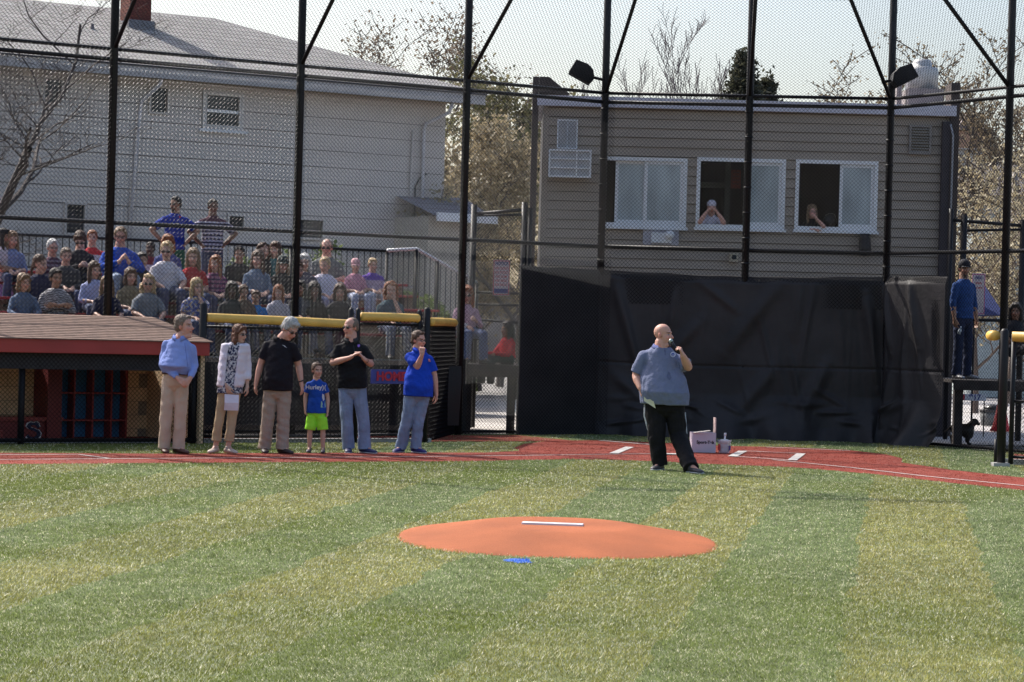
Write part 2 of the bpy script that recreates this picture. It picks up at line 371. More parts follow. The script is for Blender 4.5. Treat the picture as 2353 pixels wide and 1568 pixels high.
# mound
mt_m = mix_ground('orange_mound_turf', (0.26, 0.066, 0.021), (0.43, 0.135, 0.052), 230, 0.5)
md = thing('pitching_mound', 'low orange pitching mound on the striped turf', 'mound', (MOUND_C.x, MOUND_C.y, 0))
g = Geo(); nr, ns = 26, 96; HX, HY = 1.325, 1.66
def mprof(t, th):
    flat = 0.44; tt = max(0, (t-flat)/(1-flat)); e = 0.10; q = 1-tt if tt > e else 1-tt*tt/(2*e)-e/2*0-tt*0; q = 1-(tt-e/2 if tt > e else tt*tt/(2*e))/(1-e/2); return 0.122*q + 0.006*(t < 1)
vs = [(MOUND_C.x, MOUND_C.y, 0.128)]; fs = []
for i in range(1, nr+1):
    t = i/nr
    for k in range(ns):
        th = 2*math.pi*k/ns; ex = 2.35
        cx_ = math.copysign(abs(math.cos(th))**(2/ex), math.cos(th)); cy_ = math.copysign(abs(math.sin(th))**(2/ex), math.sin(th))
        z = mprof(t, th) if i < nr else -0.002
        vs.append((MOUND_C.x+HX*t*cx_*(1.0+0.006*math.sin(5*th)), MOUND_C.y+HY*t*cy_, z))
for k in range(ns): fs.append((0, 1+k, 1+(k+1) % ns))
for i in range(nr-1):
    for k in range(ns): fs.append((1+i*ns+k, 1+(i+1)*ns+k, 1+(i+1)*ns+(k+1) % ns, 1+i*ns+(k+1) % ns))
g.add(vs, fs); part('mound_surface', g, mt_m, md, True)
g = Geo(); pr = G(1270, 1203, 0.14); d_ = (G(1340, 1205, 0.14)-G(1200, 1200, 0.14)); g.box((pr.x, pr.y, 0.131), d_/2, Vector((-d_.y, d_.x, 0)).normalized()*0.055, (0, 0, 0.013))
part('pitching_rubber', g, mat('white_rubber', (0.66, 0.66, 0.70), rough=0.6), md, bevel=0.004)

# ================================================================ CHAIN LINK
def clip_line(p, d, poly):
    t0, t1 = -1e9, 1e9; n = len(poly); ar = sum(poly[i][0]*poly[(i+1) % n][1]-poly[(i+1) % n][0]*poly[i][1] for i in range(n))
    for i in range(n):
        x0, y0 = poly[i]; x1, y1 = poly[(i+1) % n]; nx, ny = (y0-y1, x1-x0)
        if ar < 0: nx, ny = -nx, -ny
        num = nx*(p[0]-x0)+ny*(p[1]-y0); den = nx*d[0]+ny*d[1]
        if abs(den) < 1e-9:
            if num < 0: return None
            continue
        t = -num/den
        if den > 0: t0 = max(t0, t)
        else: t1 = min(t1, t)
    return (t0, t1) if t1-t0 > 0.01 else None
def chain(name, O, U, V, poly, parent, wd=0.064, r=0.0027, mt=None):
    """woven wire: two families of diagonals, each weaving over and under at every crossing"""
    U = Vector(U).normalized(); V = Vector(V).normalized(); Nn = U.cross(V).normalized(); O = Vector(O)
    xs = [p[0] for p in poly]; ys = [p[1] for p in poly]; sq = math.sqrt(0.5); sp = wd*sq; stp = wd*sq/1.0
    VV = []; II = []; cnt = 0; U_, V_, N_, O_ = map(np.array, (U, V, Nn, O))
    for fam in (0, 1):
        d = (sq, sq) if fam == 0 else (sq, -sq); q = (-d[1], d[0])
        cs = [x*q[0]+y*q[1] for x, y in poly]; kk = math.ceil(min(cs)/sp)
        while kk*sp <= max(cs):
            p = (q[0]*kk*sp, q[1]*kk*sp); tt = clip_line(p, d, poly)
            if tt:
                n0, n1 = math.ceil(tt[0]/stp-0.5), math.floor(tt[1]/stp-0.5)
                t = np.unique(np.concatenate([[tt[0]], (np.arange(n0, n1+1)+0.5)*stp, (np.arange(n0, n1+2))*stp, [tt[1]]])); t = t[(t >= tt[0]-1e-6) & (t <= tt[1]+1e-6)]
                ph = np.cos(np.pi*(t/stp+kk+fam))*0.0038
                c2 = O_+np.outer(p[0]+d[0]*t, U_)+np.outer(p[1]+d[1]*t, V_)+np.outer(ph, N_)
                s1 = (q[0]*U_+q[1]*V_)*r; s2 = N_*r; m = len(t)
                ring = np.stack([c2+s1, c2+s2, c2-s1, c2-s2], 1); VV.append(ring.reshape(-1, 3))
                i = np.arange(m-1)[:, None]*4; kq = np.arange(4)[None]; k2 = (kq+1) % 4
                II.append((cnt+np.stack([i+kq, i+k2, i+4+k2, i+4+kq], 2)).reshape(-1)); cnt += m*4
            kk += 1
    me = fastmesh(name, np.concatenate(VV), 4, mt or M_wire, smooth=True, idx=np.concatenate(II))
    base = Vector((0, 0, 0)); p_ = parent
    while p_ is not None: base += p_.location; p_ = p_.parent
    rebase(me, base); return link(name, me, parent)
ZV = Vector((0, 0, 1))
bsx = [1370, 1702, 2026]
CL = P(1370, 1000, 40.7); CL.z = 0; CR = RO.copy(); CU = (CR-CL).normalized(); CN = Vector((-CU.y, CU.x, 0))
Z1, Z2, ZT, ZB = 3.14, 5.55, 5.68, 0.05
bs = thing('backstop_fence', 'tall black chain-link backstop with leaning top hood around home plate', 'fence', (CL.x, CL.y, 0))
def post(x, y, z0, z1, r=0.055, name='post', par=bs):
    g = Geo(); g.tube([(x, y, z0), (x, y, z1)], r, 12); return part(name, g, M_steel, par, True)
aW = [LP(250, 600)[0], LP(680, 600)[0], 0.0]; aW = [aW[0]+(aW[0]-aW[1])] + aW
for i, a in enumerate(aW):
    p = L(a, 0, 0); post(p.x, p.y, 0, 14.2 if i == 1 else 12.0, 0.062)
pm = CL + (P(1702, 1010, 40.5)-CL).dot(CU)*CU
for p in (CL, pm, CR): post(p.x, p.y, 0, 12.0, 0.062)
aR = RP(2313, 500)[0]; p = Rr(aR, 0, 0); post(p.x, p.y, 0, 12.0, 0.062); p = Rr(aR*2, 0, 0); post(p.x, p.y, 0, 12.0, 0.062)
for z_, u_ in ((13.9, -1.0), (13.9, -.5), (13.9, .1), (13.9, .6), (12.9, -2.1), (12.9, -1.6), (13.2, -.1)):
    pl = L(aW[1], 0, 0); g = Geo(); cc = pl+Vector((u_, -.18, z_)); g.rings([(cc+Vector((0, .2, .08)), Vector((.16, 0, 0)), Vector((0, .04, .13))), (cc, Vector((.27, 0, 0)), Vector((0, .08, .23))), (cc-Vector((0, .03, .01)), Vector((.28, 0, 0)), Vector((0, .08, .24)))], 14); part('lamp_head', g, M_steel, bs, True)
for z_ in (13.9, 12.9): g = Geo(); g.tube([L(aW[1], 0, z_)-Vector((2.2 if z_ < 13 else 1.1, 0, 0)), L(aW[1], 0, z_)+Vector((.8, 0, 0))], .04, 8); part('crossarm', g, M_steel, bs, True)
aCorner = (CL-W0).dot(LU)
def rail(p, q, r=0.03, name='rail'):
    g = Geo(); g.tube([p, q], r, 8); return part(name, g, M_steel, bs, True)
WL = L(aCorner, 0, 0); runs = [(L(22, -0.02, 0), CL), (CL, CR), (CR, Rr(8, 0, 0))]
for p, q in runs:
    for z, r in ((Z1, .032), (Z2, .032), (ZT+0.02, .028), (ZB, .024)):
        if z == ZT+0.02:
            pass
        rail(p+ZV*z, q+ZV*z, r)
# hood: arms lean out over the field
OUT, RISE = 1.6, 1.45
def bis(n1, n2): v = (n1+n2).normalized(); return v/ v.dot(n1)
fL, fC, fR = -LN, -CN, -RN
arms = [(L(aW[0], 0, 0), fL), (L(aW[1], 0, 0), fL), (L(aW[2], 0, 0), fL), (L(0, 0, 0), fL), (CL, bis(fL, fC)), (pm, fC), (CR, bis(fC, fR)), (Rr(aR, 0, 0), fR), (Rr(aR*2, 0, 0), fR)]
tips = []
for b0, d in arms:
    a0 = b0+ZV*ZT; t = a0+d*OUT+ZV*RISE; tips.append((a0, t)); g = Geo(); g.tube([a0, t], 0.033, 8); part('brace', g, M_steel, bs, True)
for i in range(len(tips)-1):
    (a0, t0), (a1, t1) = tips[i], tips[i+1]
    if (t0-t1).length < 0.3: continue
    rail(t0, t1, 0.028)
    O = a0; U = (a1-a0); V = ((t0-a0)-U.normalized()*((t0-a0).dot(U.normalized()))).normalized(); U = U.normalized()
    poly = [(0, 0), ((a1-a0).length, 0), ((t1-a0).dot(U), (t1-a0).dot(V)), ((t0-a0).dot(U), (t0-a0).dot(V))]
    if (a1-a0).length < 0.3: continue
    chain('hood_mesh', O, U, V, poly, bs)
lw = (L(22, 0, 0)-CL).length
chain('chain_link', L(22, 0.0, 0)-LN*0.05, -LU, ZV, [(0, 0), ((CL-L(22, 0, 0)).length, 0), ((CL-L(22, 0, 0)).length, ZT), (0, ZT)], bs)
cw = (CR-CL).length
chain('chain_link', CL-CN*0.06+CN*0.0, CU, ZV, [(0, 2.2), (cw, 2.2), (cw, ZT), (0, ZT)], bs)
chain('chain_link', CR-RN*0.06, RU, ZV, [(0, 0), (8, 0), (8, ZT), (0, ZT)], bs)
# small tie bands on centre posts
for p in (CL, CR, pm):
    for z in np.arange(2.9, 5.5, 0.42):
        g = Geo(); g.tube([p+ZV*z, p+ZV*(z+0.03)], 0.07, 12); part('tie_band', g, M_steel, bs, True)

# ================================================================ WINDSCREEN CURTAIN
mt_c = mat('black_windscreen', (0.030, 0.027, 0.029), rough=0.6, var=0.35, vscale=1.2, bump=0.35, bscale=9, spec=0.3, bdist=0.02)
q0 = W0 + LU*(LP(1190, 800)[0]); path = [q0, CL, CR, Rr(RP(2176, 800)[0], 0, 0)]
seg = [(path[i+1]-path[i]).length for i in range(3)]; tot = sum(seg)
NX, NZ = 520, 150; HC = 2.76
s = np.linspace(0, tot, NX); z = np.linspace(0, 1, NZ); S, Zz = np.meshgrid(s, z, indexing='ij')
ctr = np.zeros((NX, 2)); nrm = np.zeros((NX, 2))
cum = np.cumsum([0]+seg)
for i in range(3):
    d = (path[i+1]-path[i]).normalized(); n_ = np.array([d.y, -d.x]); mask = (s >= cum[i]-1e-6) & (s <= cum[i+1]+1e-6)
    ctr[mask] = np.array(path[i].xy)[None]+np.outer(s[mask]-cum[i], np.array(d.xy)); nrm[mask] = n_
kern = np.ones(25)/25
for j in (0, 1): nrm[:, j] = np.convolve(np.pad(nrm[:, j], 12, 'edge'), kern, 'valid')
def fold(s0, z0, s1, z1, wd, amp, pw=1):            # a ridge running from one cloth point to another
    dx, dz = s1-s0, z1-z0; ln = math.hypot(dx, dz); t = np.clip(((S-s0)*dx+(Zz*HC-z0)*dz)/ln**2, 0, 1)
    dist = np.hypot(S-s0-t*dx, Zz*HC-z0-t*dz); return amp*np.exp(-(dist/wd)**2)*np.sin(np.pi*np.clip(t, 0.03, 0.97))**0.5
u0 = cum[1]; D_ = 0.055+0.012*np.sin(S*1.9)+0.010*np.sin(S*3.7+1)
rs = np.random.default_rng(3)
folds = [(u0+0.25, 2.6, u0+0.75, 0.9, .10, .07), (u0+1.65, 2.65, u0+2.3, 2.15, .07, .035), (u0+3.0, 2.68, u0+2.1, 1.45, .13, .06), (u0+3.55, 2.65, u0+3.35, 1.3, .06, .035),
         (u0+4.4, 2.5, u0+4.65, 0.9, .10, .08), (u0+4.75, 2.6, u0+5.0, 1.5, .08, .07), (u0+5.4, 2.7, u0+5.7, 1.6, .08, .06), (u0+5.0, 1.2, u0+4.9, 0.2, .10, .08),
         (u0+1.7, 2.0, u0+1.1, 1.3, .10, .05), (u0+0.3, 1.0, u0+0.9, 0.5, .1, .06), (u0+2.9, 1.2, u0+2.4, 0.5, .12, .07), (u0+3.8, 1.3, u0+3.4, .45, .12, .08)]
for f_ in folds: D_ = D_+fold(*f_)
for k in range(46):
    a, b = rs.uniform(u0-.1, tot), rs.uniform(1.3, 2.7); l_ = rs.uniform(.7, 1.9); dx_ = rs.uniform(-.28, .28)*l_
    D_ = D_+fold(a, b, a+dx_, max(b-l_, .1), rs.uniform(.035, .09), rs.uniform(-.020, .034))
for k in range(26):
    a, b = rs.uniform(u0, tot), rs.uniform(.15, .7); l_ = rs.uniform(.25, .7); D_ = D_+fold(a, b, a+l_*rs.choice([-1, 1]), b+rs.uniform(-.1, .45), rs.uniform(.03, .07), rs.uniform(.02, .06))
low = np.clip((0.75-Zz*HC)/0.75, 0, 1)              # the slack bottom billows forward and gathers in scallops
D_ = D_+low**1.3*(0.20+0.13*np.sin(S*5.3+0.6*np.sin(S*1.7))+0.05*np.sin(S*11+1))*np.clip((S-u0-0.1)/0.5, 0.1, 1)
tuck = np.clip((0.22-Zz*HC)/0.22, 0, 1); D_ = D_+tuck*(0.06+0.05*np.sin(S*8.1))
D_ = D_-0.016*np.exp(-((Zz*HC-1.22)/0.018)**2)       # seam
D_ = 1.2*D_*np.clip((1-Zz)/0.06+0.25, 0, 1)
D_ = np.where(S < u0-0.05, np.clip(D_*.5, 0, 0.028), D_)
dip = 0.05*np.sin(np.pi*np.clip((S-u0)/(cum[2]-u0), 0, 1))+0.012*np.abs(np.sin(S*3.3))
Zc = Zz*(HC-dip); Zc = np.where(Zz < 0.012, 0.012, Zc)
VX = ctr[:, 0][:, None]+nrm[:, 0][:, None]*D_; VY = ctr[:, 1][:, None]+nrm[:, 1][:, None]*D_
vv = np.stack([VX, VY, Zc], 2).reshape(-1, 3); i, j = np.meshgrid(np.arange(NX-1), np.arange(NZ-1), indexing='ij'); i = (i*NZ+j).ravel()
idx = np.stack([i, i+NZ, i+NZ+1, i+1], 1).ravel()
me = fastmesh('windscreen', vv, 4, mt_c, smooth=True, idx=idx)
ws = solo('windscreen', me, mt_c, 'long black cloth windscreen sagging in folds on the backstop', 'windscreen', base=(CL.x, CL.y, 0))
so_ = ws.modifiers.new('th', 'SOLIDIFY'); so_.thickness = 0.006; so_.offset = -1
# ================================================================ BUILDINGS
M_glass = mat('dark_glass', (0.03, 0.033, 0.040), rough=0.15, var=0.3, spec=0.3)
def siding(geo, fr, a0, a1, z0, z1, step, b=0.0, holes=(), lap=0.018, gap=0.0):
    """overlapping boards; fr(a, b, z) -> world; the wall faces -b; holes (a0, a1, z0, z1) stay open"""
    z = z0
    while z < z1-1e-4:
        zt = min(z+step, z1); segs = [(a0, a1)]
        cuts = sorted(set([z, zt]+[min(max(h[2], z), zt) for h in holes]+[min(max(h[3], z), zt) for h in holes]))
        for c0, c1 in zip(cuts, cuts[1:]):
            if c0 == z: c0 = min(c0+gap, c1)
            if c1-c0 < 1e-4: continue
            zm = (c0+c1)/2; segs = [(a0, a1)]
            for h in holes:
                if h[2] < zm < h[3]:
                    ns_ = []
                    for s0, s1 in segs:
                        if h[1] <= s0 or h[0] >= s1: ns_.append((s0, s1)); continue
                        if h[0] > s0: ns_.append((s0, h[0]))
                        if h[1] < s1: ns_.append((h[1], s1))
                    segs = ns_
            f0 = lap*(1-(c0-z)/step); f1 = lap*(1-(c1-z)/step)
            for s0, s1 in segs:
                vs = [fr(s0, b-f0, c0), fr(s1, b-f0, c0), fr(s1, b-f1, c1), fr(s0, b-f1, c1), fr(s0, b+0.02, c0), fr(s1, b+0.02, c0), fr(s1, b+0.02, c1), fr(s0, b+0.02, c1)]
                geo.add(vs, [(0, 1, 2, 3), (5, 4, 7, 6), (4, 5, 1, 0), (3, 2, 6, 7), (4, 0, 3, 7), (1, 5, 6, 2)])
        z = zt
def frame_geo(fr, a0, a1, z0, z1, wd, b0, b1):
    g = Geo(); g.lbox(a0, a1, b0, b1, z1-wd, z1, fr); g.lbox(a0, a1, b0, b1, z0, z0+wd, fr)
    g.lbox(a0, a0+wd, b0, b1, z0+wd, z1-wd, fr); g.lbox(a1-wd, a1, b0, b1, z0+wd, z1-wd, fr); return g

# ---- grey-white house behind the stands
H0 = P(1018, 400, 58.9); H0.z = 0
def H(a, b, z): return H0 + LU*a + LN*b + Vector((0, 0, z))
def HP(px, py, b=0.0):
    p = PL(px, py, H0+LN*b, LN); return (p-H0).dot(LU), p.z
M_hsid = mat('pale_siding', (0.53, 0.475, 0.435), rough=0.7, var=0.07, vscale=0.8, stretch=(1, 1, 4))
M_soffit = mat('cream_soffit', (0.46, 0.38, 0.27), rough=0.8)
def shingle(name, c1, c2, rows):
    m = bpy.data.materials.new(name); m.use_nodes = True; n = m.node_tree; b = n.nodes['Principled BSDF']; b.inputs['Roughness'].default_value = 0.9
    tc = n.nodes.new('ShaderNodeTexCoord'); mp = n.nodes.new('ShaderNodeMapping'); mp.inputs['Rotation'].default_value = (0, 0, -PH if rows > 0 else 0)
    br = n.nodes.new('ShaderNodeTexBrick'); n.links.new(tc.outputs['Object'], mp.inputs[0])
    sx = n.nodes.new('ShaderNodeSeparateXYZ'); cx_ = n.nodes.new('ShaderNodeCombineXYZ'); n.links.new(mp.outputs[0], sx.inputs[0])
    n.links.new(sx.outputs[0], cx_.inputs[0]); n.links.new(sx.outputs[2], cx_.inputs[1]); n.links.new(cx_.outputs[0], br.inputs['Vector'])
    br.inputs['Color1'].default_value = (*c1, 1); br.inputs['Color2'].default_value = (*c2, 1); br.inputs['Mortar'].default_value = (c1[0]*.45, c1[1]*.45, c1[2]*.45, 1)
    br.inputs['Scale'].default_value = abs(rows); br.inputs['Mortar Size'].default_value = 0.035; br.inputs['Brick Width'].default_value = 1.6; br.inputs['Row Height'].default_value = 0.45
    nz = n.nodes.new('ShaderNodeTexNoise'); nz.inputs['Scale'].default_value = 40; mx = n.nodes.new('ShaderNodeMix'); mx.data_type = 'RGBA'; mx.blend_type = 'MULTIPLY'; mx.inputs['Factor'].default_value = 0.6
    n.links.new(tc.outputs['Object'], nz.inputs['Vector']); n.links.new(br.outputs['Color'], mx.inputs['A']); n.links.new(nz.outputs['Color'], mx.inputs['B']); n.links.new(mx.outputs['Result'], b.inputs['Base Color'])
    return m
M_roof = shingle('grey_shingles', (0.33, 0.32, 0.31), (0.41, 0.395, 0.385), 3.2)
house = thing('house', 'large two-storey pale-sided house with a grey hip roof behind the stands', 'house', H0)
zE = HP(1018, 235)[1]; aL = 30.0
wins = []
for (x0, x1, y0, y1) in ((102, 139, 182, 236), (346, 383, 202, 257), (474, 548, 219, 286), (152, 193, 470, 535), (525, 558, 497, 521), (680, 740, 505, 545)):
    a1, zt = HP(x0, y0); a0, _ = HP(x1, y0); _, zb = HP(x0, y1); wins.append((a0, a1, zb, zt))
g = Geo(); siding(g, H, 0, aL, 0, zE, 0.385, holes=wins, lap=0.025, gap=0.013); part('wall', g, M_hsid, house)
g = Geo(); siding(g, H, 0.01, aL, 0, zE-.01, 1.0, b=0.041, holes=wins, lap=0); part('gap_shade_backing', g, mat('siding_gap_shade', (.06, .055, .05)), house)  # dark sheet: shade in the board gaps is put into its colour
g = Geo(); g.lbox(-0.03, 0.0, 0, 10, 0, zE, H); g.lbox(0, aL, 10, 10.1, 0, zE, H); part('side_wall', g, M_hsid, house)
for i, wv in enumerate(wins):
    a0, a1, z0, z1 = wv; wd = 0.05 if i != 2 else 0.11
    f = part('window', frame_geo(H, a0-wd, a1+wd, z0-wd, z1+wd, wd, -0.075, 0.05), mat('window_trim', (0.50, 0.47, 0.45)) if i == 2 else M_hsid, house)
    g = Geo(); g.lbox(a0, a1, 0.03, 0.05, z0, z1, H); part('pane', g, M_glass, f)
    if i == 2:
        g = Geo(); zm = z0+(z1-z0)*0.5; g.lbox(a0, a1, -0.03, 0.028, zm-0.05, zm+0.02, H); part('sash_bar', g, M_whitepaint, f)
        g = Geo(); g.lbox(a0-.2, a1+.2, -0.13, -0.076, z0-0.17, z0-0.111, H); part('sill', g, M_whitepaint, f)
g = Geo(); g.lbox(-0.7, aL, -0.62, 0.0, zE-0.03, zE-0.001, H); part('soffit', g, M_soffit, house)
g = Geo(); g.lbox(-0.72, aL, -0.70, -0.62, zE-0.06, zE+0.17, H); part('gutter', g, mat('gutter_paint', (0.44, 0.41, 0.40), rough=0.5), house)
g = Geo(); g.lbox(-0.75, aL, -0.73, -0.55, zE+0.172, zE+0.21, H); part('roof_edge', g, mat('dark_drip_edge', (0.07, 0.065, 0.07)), house)
rb = 4.8; ar, zr = HP(492, 42, rb); zr2 = zr
e0 = H(-0.75, -0.70, zE+0.21); e1 = H(aL, -0.70, zE+0.21); r0 = H(ar, rb, zr); r1 = H(aL, rb, zr); e2 = H(-0.75, 2*rb+.7, zE+0.21); e3 = H(aL, 2*rb+.7, zE+.21)
g = Geo(); g.add([e0, e1, r1, r0, e2, e3], [(0, 1, 2, 3), (0, 3, 4), (4, 3, 2, 5)]); rf = part('roof', g, M_roof, house)
M_brick = shingle('red_brick', (0.28, 0.085, 0.06), (0.20, 0.06, 0.05), 7)
ac, zc = HP(311, 62, 3.3); g = Geo(); g.lbox(ac-0.27, ac+0.27, 3.0, 3.6, zE+1.2, zc+2.2, H); part('chimney', g, M_brick, rf)
g = Geo(); g.lbox(ac-0.33, ac+0.33, 2.9, 3.66, zE+1.0, zc+.12, H); part('chimney_flashing', g, mat('lead_flashing', (0.2, 0.2, 0.22)), rf)
for (px, y0, y1, r, bb) in ((211, 55, 103, .055, 2.4), (67, 82, 122, .03, 1.6), (474, 115, 152, .03, 1.6)):
    a, z1 = HP(px, y0, bb); _, z0 = HP(px, y1, bb); g = Geo(); g.tube([H(a, bb, z0-.4), H(a, bb, z1)], r, 10); part('vent_pipe', g, mat('grey_pipe', (0.16, 0.14, 0.14)), rf, True)
for pts in ([(348, 185), (345, 200), (322, 232), (318, 260), (285, 640)], [(1012, 238), (1008, 262), (975, 285), (970, 300), (962, 640)]):
    g = Geo(); q = [HP(x, y) for x, y in pts]; g.tube([H(q[0][0], -0.6, q[0][1]), H(q[1][0], -0.5, q[1][1])]+[H(a, -0.09, z) for a, z in q[2:]], 0.045, 8)
    part('downspout', g, mat('downspout_paint', (0.55, 0.52, 0.53)), house, True)
g = Geo(); q = [HP(x, y) for x, y in ((948, 600), (952, 430), (962, 410), (978, 400))]; g.tube([H(a, -0.05, z) for a, z in q], 0.02, 6); part('cable', g, M_steel, house, True)
g = Geo(); q = [HP(x, y) for x, y in ((938, 600), (940, 420), (946, 300))]; g.tube([H(a, -0.06, z) for a, z in q], 0.03, 6); part('conduit', g, M_hsid, house, True)

# ---- low annex right of the house
def AN(a, b, z): return ANO + LU*a + LN*b + Vector((0, 0, z))
ANO = P(1096, 500, 57.5); ANO.z = 0
def AP(px, py, b=0.0):
    p = PL(px, py, ANO+LN*b, LN); return (p-ANO).dot(LU), p.z
an = thing('garage', 'low cream garage with a blue-grey shingle roof beside the house corner', 'garage', ANO)
zA = AP(1096, 503)[1]; aA = AP(985, 500)[0]
g = Geo(); g.lbox(0, aA, 0, 4, 0, zA, AN); part('wall', g, mat('cream_render', (0.46, 0.40, 0.33)), an)
zR = AP(1020, 452, 1.6)[1]; aR0 = AP(1078, 455, 1.6)[0]
g = Geo(); g.add([AN(-0.3, -0.35, zA), AN(aA, -0.35, zA), AN(aA, 1.8, zR), AN(aR0, 1.8, zR), AN(-0.3, 4.2, zA)], [(0, 1, 2, 3), (0, 3, 4)]); part('roof', g, shingle('blue_grey_shingles', (0.20, 0.20, 0.25), (0.25, 0.25, 0.30), 3.2), an)
g = Geo(); g.lbox(-0.32, aA, -0.42, -0.355, zA-0.12, zA+0.08, AN); part('gutter', g, M_whitepaint, an)

# ---- press box
BD = 44.0
BO = P(1240, 600, BD); BO.z = 0; BR = P(2183, 600, BD); BR.z = 0
BU = (BR-BO).normalized(); BN = Vector((-BU.y, BU.x, 0)); BW = (BR-BO).length
def B(a, b, z): return BO + BU*a + BN*b + Vector((0, 0, z))
def BP(px, py, b=0.0):
    p = PL(px, py, BO+BN*b, BN); return (p-BO).dot(BU), p.z
M_bsid = mat('taupe_siding', (0.335, 0.278, 0.228), rough=0.75, var=0.10, vscale=0.7, stretch=(1, 1, 5))
pb = thing('press_box', 'taupe-sided press box with three sliding windows behind home plate', 'building', BO)
zT = BP(1700, 258)[1]; zT = BP(1700, 256)[1]
wpx = [(1385, 1580, 360, 519), (1602, 1806, 362, 523), (1829, 2018, 367, 528)]
bw = []
for x0, x1, y0, y1 in wpx:
    a0, zt = BP(x0, y0); a1, _ = BP(x1, y0); _, zb = BP(x0, y1); bw.append((a0, a1, zb, zt))
g = Geo(); zb0 = 1.2
siding(g, B, 0.10, BW-0.12, zb0, zT, 0.168, holes=[(a, b, c, d) for a, b, c, d in bw], lap=0.024, gap=0.009); part('siding', g, M_bsid, pb)
g = Geo(); siding(g, B, .11, BW-.13, zb0, zT-.01, 1.0, b=.041, holes=[(a, b, c, d) for a, b, c, d in bw], lap=0); part('gap_shade_backing', g, mat('siding_gap_shade', (.06, .055, .05)), pb)  # dark colour stands for the shade between the boards
g = Geo(); g.lbox(0, 0.10, -0.03, 0.05, zb0, zT, B); g.lbox(BW-0.12, BW, -0.03, 0.05, zb0, zT, B); part('corner_board', g, M_bsid, pb)
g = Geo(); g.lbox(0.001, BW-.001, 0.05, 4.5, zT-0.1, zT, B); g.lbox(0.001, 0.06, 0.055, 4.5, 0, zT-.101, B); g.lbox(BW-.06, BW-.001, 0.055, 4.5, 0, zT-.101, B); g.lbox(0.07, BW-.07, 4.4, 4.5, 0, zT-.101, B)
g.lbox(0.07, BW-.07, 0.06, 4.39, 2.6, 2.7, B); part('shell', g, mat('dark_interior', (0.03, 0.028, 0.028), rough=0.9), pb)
g = Geo(); g.lbox(0.0, BW, 0.02, 0.2, 0, zb0-.01, B); part('lower_wall', g, M_brownwood, pb)
M_fascia = mat('white_fascia', (0.55, 0.53, 0.60), rough=0.4)
zF = BP(1700, 236)[1]; g = Geo(); g.lbox(-0.12, BW+0.02, -0.14, -0.04, zT+.001, zF+0.03, B); g.lbox(-0.12, BW+.02, -0.039, 4.6, zF-0.04, zF+0.02, B); part('fascia', g, M_fascia, pb)
M_sky_pane = mat('glass_sky_tint', (0.36, 0.40, 0.42), rough=0.12, var=0.35, vscale=2.2, spec=0.6, stretch=(1.2, 1, 0.35))  # reflected sky is put into the panes' pale base colour
for i, (a0, a1, z0, z1) in enumerate(bw):
    f = part('window', frame_geo(B, a0, a1, z0, z1, 0.065, -0.05, 0.06), M_whitepaint, pb)
    am = (a0+a1)/2
    def sash(s0, s1, bb, open_=False):
        s_ = part('sash', frame_geo(B, s0, s1, z0+.067, z1-.067, 0.055, bb, bb+0.03), M_whitepaint, f)
        g = Geo(); g.lbox(s0+.056, s1-.056, bb+.01, bb+.018, z0+.123, z1-.123, B); link_ = part('pane', g, M_sky_pane, f)
    if i == 0: sash(a0+0.24, am+0.04, 0.02); sash(am, a1-.067, -0.02)
    else:
        a_ = BP(1732 if i == 1 else 1930, 400)[0]-(0.20 if i == 1 else 0.0); sash(a_ if i == 2 else a_+.05, a1-.067, -0.02)
    g = Geo(); g.lbox(a0-.03, a1+.03, -0.09, -0.051, z0-0.05, z0+0.0, B); part('sill', g, M_whitepaint, f)
# things seen inside the open middle window
g = Geo(); a_, z_ = BP(1672, 420, 1.6); g.lbox(a_-.05, a_+.05, 1.6, 1.7, 2.71, zT-.11, B); g.lbox(a_-1.2, a_-.051, 1.61, 1.69, z_-.1, z_, B); part('door_frame', g, mat('dim_green_frame', (0.12, 0.13, 0.11)), pb)
sgn = thing('notice', 'small red notice hung inside the middle press box window', 'notice', B(*(BP(1692, 412, 1.3)[0], 1.3, BP(1692, 412, 1.3)[1])))
a_, z_ = BP(1691, 412, 1.3); g = Geo(); g.lbox(a_-.09, a_+.09, 1.3, 1.31, z_-.17, z_+.17, B); part('sheet', g, mat('red_notice', (0.30, 0.045, 0.03)), sgn)
for k in range(4):
    g = Geo(); g.lbox(a_-.07, a_+.07, 1.29, 1.299, z_+.11-k*.07, z_+.135-k*.07, B); part('text_line', g, mat('faded_text', (0.12, 0.03, 0.03)), sgn)
# louvre, grille, air conditioner, meter boxes
def panel(nm, lab, cat, x0, x1, y0, y1, mt, depth=0.06, group=None):
    a0, z1 = BP(x0, y0); a1, _ = BP(x1, y0); _, z0 = BP(x0, y1); t = thing(nm, lab, cat, B((a0+a1)/2, 0, z0), group); return t, a0, a1, z0, z1
t, a0, a1, z0, z1 = panel('wall_vent', 'white louvred wall vent above the air conditioner', 'vent', 1281, 1328, 275, 342, M_whitepaint)
part('frame', frame_geo(B, a0, a1, z0, z1, 0.022, -0.055, -0.021), M_whitepaint, t); g = Geo(); am = (a0+a1)/2; g.lbox(am-.012, am+.012, -0.05, -0.021, z0+.022, z1-.022, B)
k = z0+.03
while k < z1-.03: g.lbox(a0+.022, a1-.022, -0.045, -0.022, k, k+.012, B); k += .02
part('slats', g, mat('vent_slat', (0.5, 0.5, 0.52)), t)
t, a0, a1, z0, z1 = panel('air_conditioner', 'white window air conditioner jutting from the press box wall', 'air conditioner', 1262, 1357, 347, 408, M_whitepaint)
g = Geo(); g.lbox(a0, a1, -0.30, 0.1, z0, z1, B); part('case', g, mat('ac_case', (0.42, 0.42, 0.43)), t, bevel=.01)
